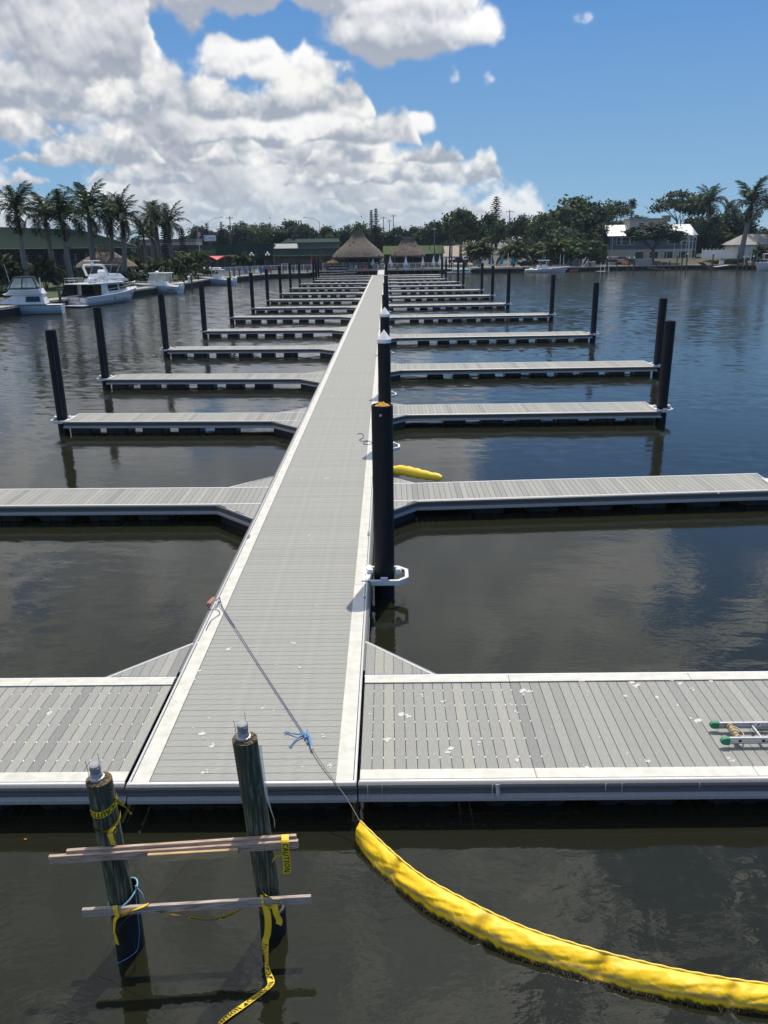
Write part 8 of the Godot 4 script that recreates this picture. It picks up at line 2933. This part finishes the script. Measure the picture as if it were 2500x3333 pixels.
	s.tube(smooth_path([Vector3(-1.10, D + 0.012, -27.6), Vector3(-0.96, D + 0.012, -27.65), Vector3(-0.88, D + 0.012, -27.3), Vector3(-0.90, D + 0.012, -26.95), Vector3(-1.0, D + 0.012, -26.7), Vector3(-0.92, D + 0.012, -26.5), Vector3(-0.74, D + 0.012, -26.55), Vector3(-0.58, D + 0.012, -26.3), Vector3(-0.60, D + 0.012, -26.05), Vector3(-0.82, D + 0.012, -26.05), Vector3(-0.84, D + 0.015, -26.3), Vector3(-0.68, D + 0.018, -26.5)], 60), 0.011, 6)
	part("cord_line", s, M.rope_blue, o)
	build_ladder()
	# yellow boom end lying on the first right finger
	o = thing("boom_section", "short yellow boom section lying along the far side of the first right finger", "boom")
	var bp := smooth_path([Vector3(0.0, 0.50, -22.75), Vector3(0.35, 0.55, -22.62), Vector3(0.75, 0.55, -22.3), Vector3(1.15, 0.53, -22.05), Vector3(1.50, 0.50, -21.92)], 16)
	s = Shape.new()
	s.tint = Color(0.80, 0.60, 0.03)
	var br := []
	for i in 17:
		br.append(0.15 * (0.75 + 0.25 * sin(PI * clampf(i / 15.0 + 0.1, 0, 1))) * (0.6 if i == 16 else 1.0) + 0.012 * sin(i * 2.3))
	s.tube(bp, br, 14)
	part("boom_tube", s, M.boom_yellow, o, true)
	var lf := thing("fallen_leaf", "tiny orange leaf floating on the dark water at the lower left", "leaf", Vector3(-4.46, 0.012, -7.96))
	s = Shape.new()
	s.grid([[Vector3(-0.05, 0, -0.002), Vector3(-0.05, 0, 0.002)], [Vector3(-0.02, 0.008, -0.025), Vector3(-0.02, 0.008, 0.025)], [Vector3(0.02, 0.012, -0.022), Vector3(0.02, 0.012, 0.022)], [Vector3(0.055, 0.02, -0.002), Vector3(0.055, 0.02, 0.002)]])
	part("blade", s, M.leaf_orange, lf).scale = Vector3(0.42, 0.42, 0.42)

func build_boom() -> void:
	var o := thing("containment_boom", "long yellow vinyl containment boom curving through the dark water at the lower right", "boom")
	var topc := [Vector3(-0.39, 0.24, -7.955), Vector3(-0.06, 0.20, -7.55), Vector3(0.29, 0.20, -7.14), Vector3(0.73, 0.20, -6.79), Vector3(1.30, 0.195, -6.42), Vector3(1.90, 0.19, -6.16), Vector3(2.42, 0.19, -5.98), Vector3(2.92, 0.18, -5.855), Vector3(3.5, 0.17, -5.755), Vector3(4.3, 0.17, -5.68), Vector3(5.3, 0.17, -5.7)]
	var lowc := [Vector3(-0.445, -0.03, -7.87), Vector3(-0.27, -0.03, -7.50), Vector3(0.17, -0.03, -6.98), Vector3(0.58, -0.03, -6.63), Vector3(1.12, -0.03, -6.27), Vector3(1.76, -0.03, -5.99), Vector3(2.30, -0.03, -5.80), Vector3(2.82, -0.03, -5.68), Vector3(3.42, -0.03, -5.58), Vector3(4.25, -0.03, -5.5), Vector3(5.25, -0.03, -5.52)]
	var n := 260
	var a := smooth_path(topc, n)
	var b := smooth_path(lowc, n)
	var nz := FastNoiseLite.new()
	nz.seed = 77
	nz.frequency = 1.0
	var dirt := FastNoiseLite.new()
	dirt.seed = 78
	dirt.frequency = 2.2
	dirt.fractal_octaves = 5
	var s := Shape.new()
	var rows := []
	var cols := []
	var w := 20
	for i in n + 1:
		var row := []
		var cr := []
		var along_t := i * 0.028
		var way: Vector3 = ((b[i] - a[i]) as Vector3)
		var nrm := Vector3(way.x, 0, way.z).normalized()
		for j in w + 1:
			var t := float(j) / w
			var p: Vector3 = a[i].lerp(b[i], pow(t, 0.9))
			p.y = lerpf(a[i].y, b[i].y, pow(t, 1.35))
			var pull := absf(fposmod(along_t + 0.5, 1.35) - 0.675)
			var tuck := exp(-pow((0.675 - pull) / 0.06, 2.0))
			var wr := nz.get_noise_2d(along_t * 1.6, t * 1.2) * 0.022 + absf(nz.get_noise_2d(along_t * 1.9 + t * 2.0, t * 0.9 + 20.0)) * -0.026 + nz.get_noise_2d(along_t * 6.0 - t * 3.0, t * 2.5 + 40.0) * 0.003
			p += (nrm * 0.8 + Vector3(0, 0.7, 0)) * (sin(PI * minf(t, 1.0)) * 0.055 + wr * sin(PI * clampf(t * 1.1, 0, 1)) - tuck * 0.05 * sin(PI * t) - 0.02 * sin(along_t * 2.2) * sin(PI * t))
			row.append(p)
			var d := dirt.get_noise_3dv(p * 1.4)
			var d2 := dirt.get_noise_3dv(p * 5.0 + Vector3(9, 0, 0))
			var c := Color(0.93, 0.60, 0.004)
			c = c.lerp(Color(0.52, 0.32, 0.02), clampf(smoothstep(0.1, 0.6, d) * 0.5, 0, 1))
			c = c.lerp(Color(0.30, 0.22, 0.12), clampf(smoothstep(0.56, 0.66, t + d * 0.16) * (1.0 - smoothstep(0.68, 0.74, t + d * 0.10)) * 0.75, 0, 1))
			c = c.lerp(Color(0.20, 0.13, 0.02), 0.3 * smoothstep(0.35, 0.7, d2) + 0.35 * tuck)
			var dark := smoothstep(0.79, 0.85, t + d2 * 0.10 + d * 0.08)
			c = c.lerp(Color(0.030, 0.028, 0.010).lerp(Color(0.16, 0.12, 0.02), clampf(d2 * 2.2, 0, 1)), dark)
			cr.append(c)
		rows.append(row)
		cols.append(cr)
	# smooth grid with a colour at every corner
	var nr := []
	for i in n + 1:
		var row := []
		for j in w + 1:
			var e: Vector3 = rows[mini(i + 1, n)][j] - rows[maxi(i - 1, 0)][j]
			var f: Vector3 = rows[i][mini(j + 1, w)] - rows[i][maxi(j - 1, 0)]
			row.append(f.cross(e).normalized())
		nr.append(row)
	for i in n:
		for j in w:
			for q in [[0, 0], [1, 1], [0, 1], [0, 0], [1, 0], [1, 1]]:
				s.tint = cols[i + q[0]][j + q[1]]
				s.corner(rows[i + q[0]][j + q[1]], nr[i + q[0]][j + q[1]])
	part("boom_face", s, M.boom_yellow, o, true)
	# the back falls steeply from the top edge
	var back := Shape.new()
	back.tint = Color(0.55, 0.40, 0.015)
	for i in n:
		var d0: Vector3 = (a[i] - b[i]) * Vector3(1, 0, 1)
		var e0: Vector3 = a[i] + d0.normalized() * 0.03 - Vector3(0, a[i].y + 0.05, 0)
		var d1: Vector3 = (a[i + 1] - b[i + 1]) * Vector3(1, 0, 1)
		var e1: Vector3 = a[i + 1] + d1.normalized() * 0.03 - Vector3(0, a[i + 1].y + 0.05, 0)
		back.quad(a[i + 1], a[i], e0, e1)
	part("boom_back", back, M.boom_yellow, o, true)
	var welt := Shape.new()
	welt.tint = Color(0.92, 0.68, 0.10)
	var wp := []
	for i in n + 1:
		wp.append(a[i] + Vector3(0, 0.006 + 0.004 * sin(i * 0.9), 0))
	welt.tube(wp, 0.011, 6)
	part("top_rope", welt, M.boom_yellow, o, true)
	# weed hanging along the waterline
	var weed := Shape.new()
	for i in 900:
		var k := rng.randi_range(2, n - 1)
		var t := rng.randf_range(0.86, 1.0)
		var p: Vector3 = rows[k][int(t * w)] + Vector3(rng.randfn() * 0.012, 0.008, rng.randfn() * 0.012)
		var d: Vector3 = ((b[k] - a[k]) * Vector3(1, 0, 1)).normalized() * 0.03 + Vector3(rng.randfn() * 0.01, -0.022, rng.randfn() * 0.01)
		var q := d.cross(Vector3.UP).normalized() * 0.006
		weed.tri(p - q, p + q, p + d)
		weed.tri(p - q, p + d, p + q)
	stuff(part("weed_fringe", weed, M.bark, o))
	var end := Shape.new()
	end.tint = Color(0.06, 0.045, 0.015)
	end.cbox(Vector3(-0.425, 0.09, -7.925), Vector3(0.016, 0.26, 0.07), 0.004, Basis(Vector3.BACK, -0.16))
	part("end_plate", end, M.boom_yellow, o, true)

func build_ladder() -> void:
	var o := thing("extension_ladder", "aluminium ladder with green end caps lying on the right dock platform", "ladder", Vector3(4.30, DECK + 0.055, 0))
	var l := 3.6
	for k in 2:
		var z := -9.375 if k == 0 else -9.005
		var s := Shape.new()
		for q in [[0.0, 0.088, 0.006, 0.0], [0.084, 0.006, 0.03, 0.0], [0.0, 0.006, 0.03, 0.0]]:
			s.box(Vector3(l / 2 + 0.05, q[0] + (0.044 if q[1] > 0.05 else 0.003), z + (0.012 if k == 0 and q[1] < 0.05 else -0.012 if q[1] < 0.05 else 0.0)), Vector3(l - (0.0 if q[1] > 0.05 else 0.01), q[1] - 0.0006, q[2]))
		part("side_rail", s, M.aluminium, o)
		var c := Shape.new()
		var rows := []
		for i in 7:
			var a := lerpf(-PI / 2, PI / 2, i / 6.0)
			rows.append([Vector3(0.062 - 0.075 * cos(a), 0.045 + 0.050 * sin(a), z - 0.024), Vector3(0.062 - 0.075 * cos(a), 0.045 + 0.050 * sin(a), z + 0.024)])
		for i in 6:
			c.quad(rows[i][0], rows[i][1], rows[i + 1][1], rows[i + 1][0])
		for e in 2:
			var f := []
			for i in 7:
				f.append(rows[i][e])
			c.face(f, Vector3(0.04, 0.045, z))
		c.box(Vector3(0.085, 0.045, z), Vector3(0.05, 0.098, 0.046))
		part("end_cap", c, M.green_cap, o)
	for i in 11:
		var s := Shape.new()
		var x := 0.245 + i * 0.3048
		s.tube([Vector3(x, 0.045, -9.372), Vector3(x, 0.045, -9.008)], 0.017, 10)
		part("rung", s, M.aluminium, o)
	# bolts and the label
	for x in [0.245, 0.55]:
		var s := Shape.new()
		s.tube([Vector3(x, 0.045, -9.003), Vector3(x, 0.045, -8.996)], 0.02, 10)
		part("rung_plug", s, M.black, o)
	var lb := Shape.new()
	lb.box(Vector3(0.63, 0.045, -9.3705), Vector3(0.09, 0.06, 0.002))
	part("sticker", lb, M.fabric_white, o)
	var ic := Shape.new()
	ic.box(Vector3(0.645, 0.045, -9.3688), Vector3(0.025, 0.025, 0.0015), Basis(Vector3.BACK, PI / 4))
	part("sticker_print", ic, M.black, o)
	# the second, wider section beyond the picture edge carries it
	var base := Shape.new()
	for z in [-9.42, -8.96]:
		base.box(Vector3(2.3, -0.01, z), Vector3(3.4, 0.086, 0.028))
	for i in 3:
		base.box(Vector3(0.9 + i * 1.2, -0.034, -9.19), Vector3(0.03, 0.03, 0.46))
	part("base_section", base, M.aluminium, o)
	# hemp rope wound on the first rung
	var r := thing("rope_coil", "bundle of pale hemp rope wound round the first rung of the ladder", "rope")
	var pts := []
	for i in 120:
		var t := i / 119.0
		var a := t * TAU * 13.0
		var rad := 0.030 + 0.012 * sin(t * 21.0) * sin(t * 9.0)
		pts.append(Vector3(4.545 + cos(a) * rad, DECK + 0.10 + sin(a) * rad, lerpf(-9.36, -9.05, t)))
	var s := Shape.new()
	s.tube(pts, 0.012, 6)
	part("rope_winding", s, M.hemp, r)
	s = Shape.new()
	s.tube(smooth_path([Vector3(4.55, DECK + 0.13, -9.3), Vector3(4.62, DECK + 0.13, -9.22), Vector3(4.64, DECK + 0.11, -9.12), Vector3(4.58, DECK + 0.12, -9.04), Vector3(4.55, DECK + 0.15, -9.06)], 20), 0.009, 6)
	part("rope_tail", s, M.hemp, r)
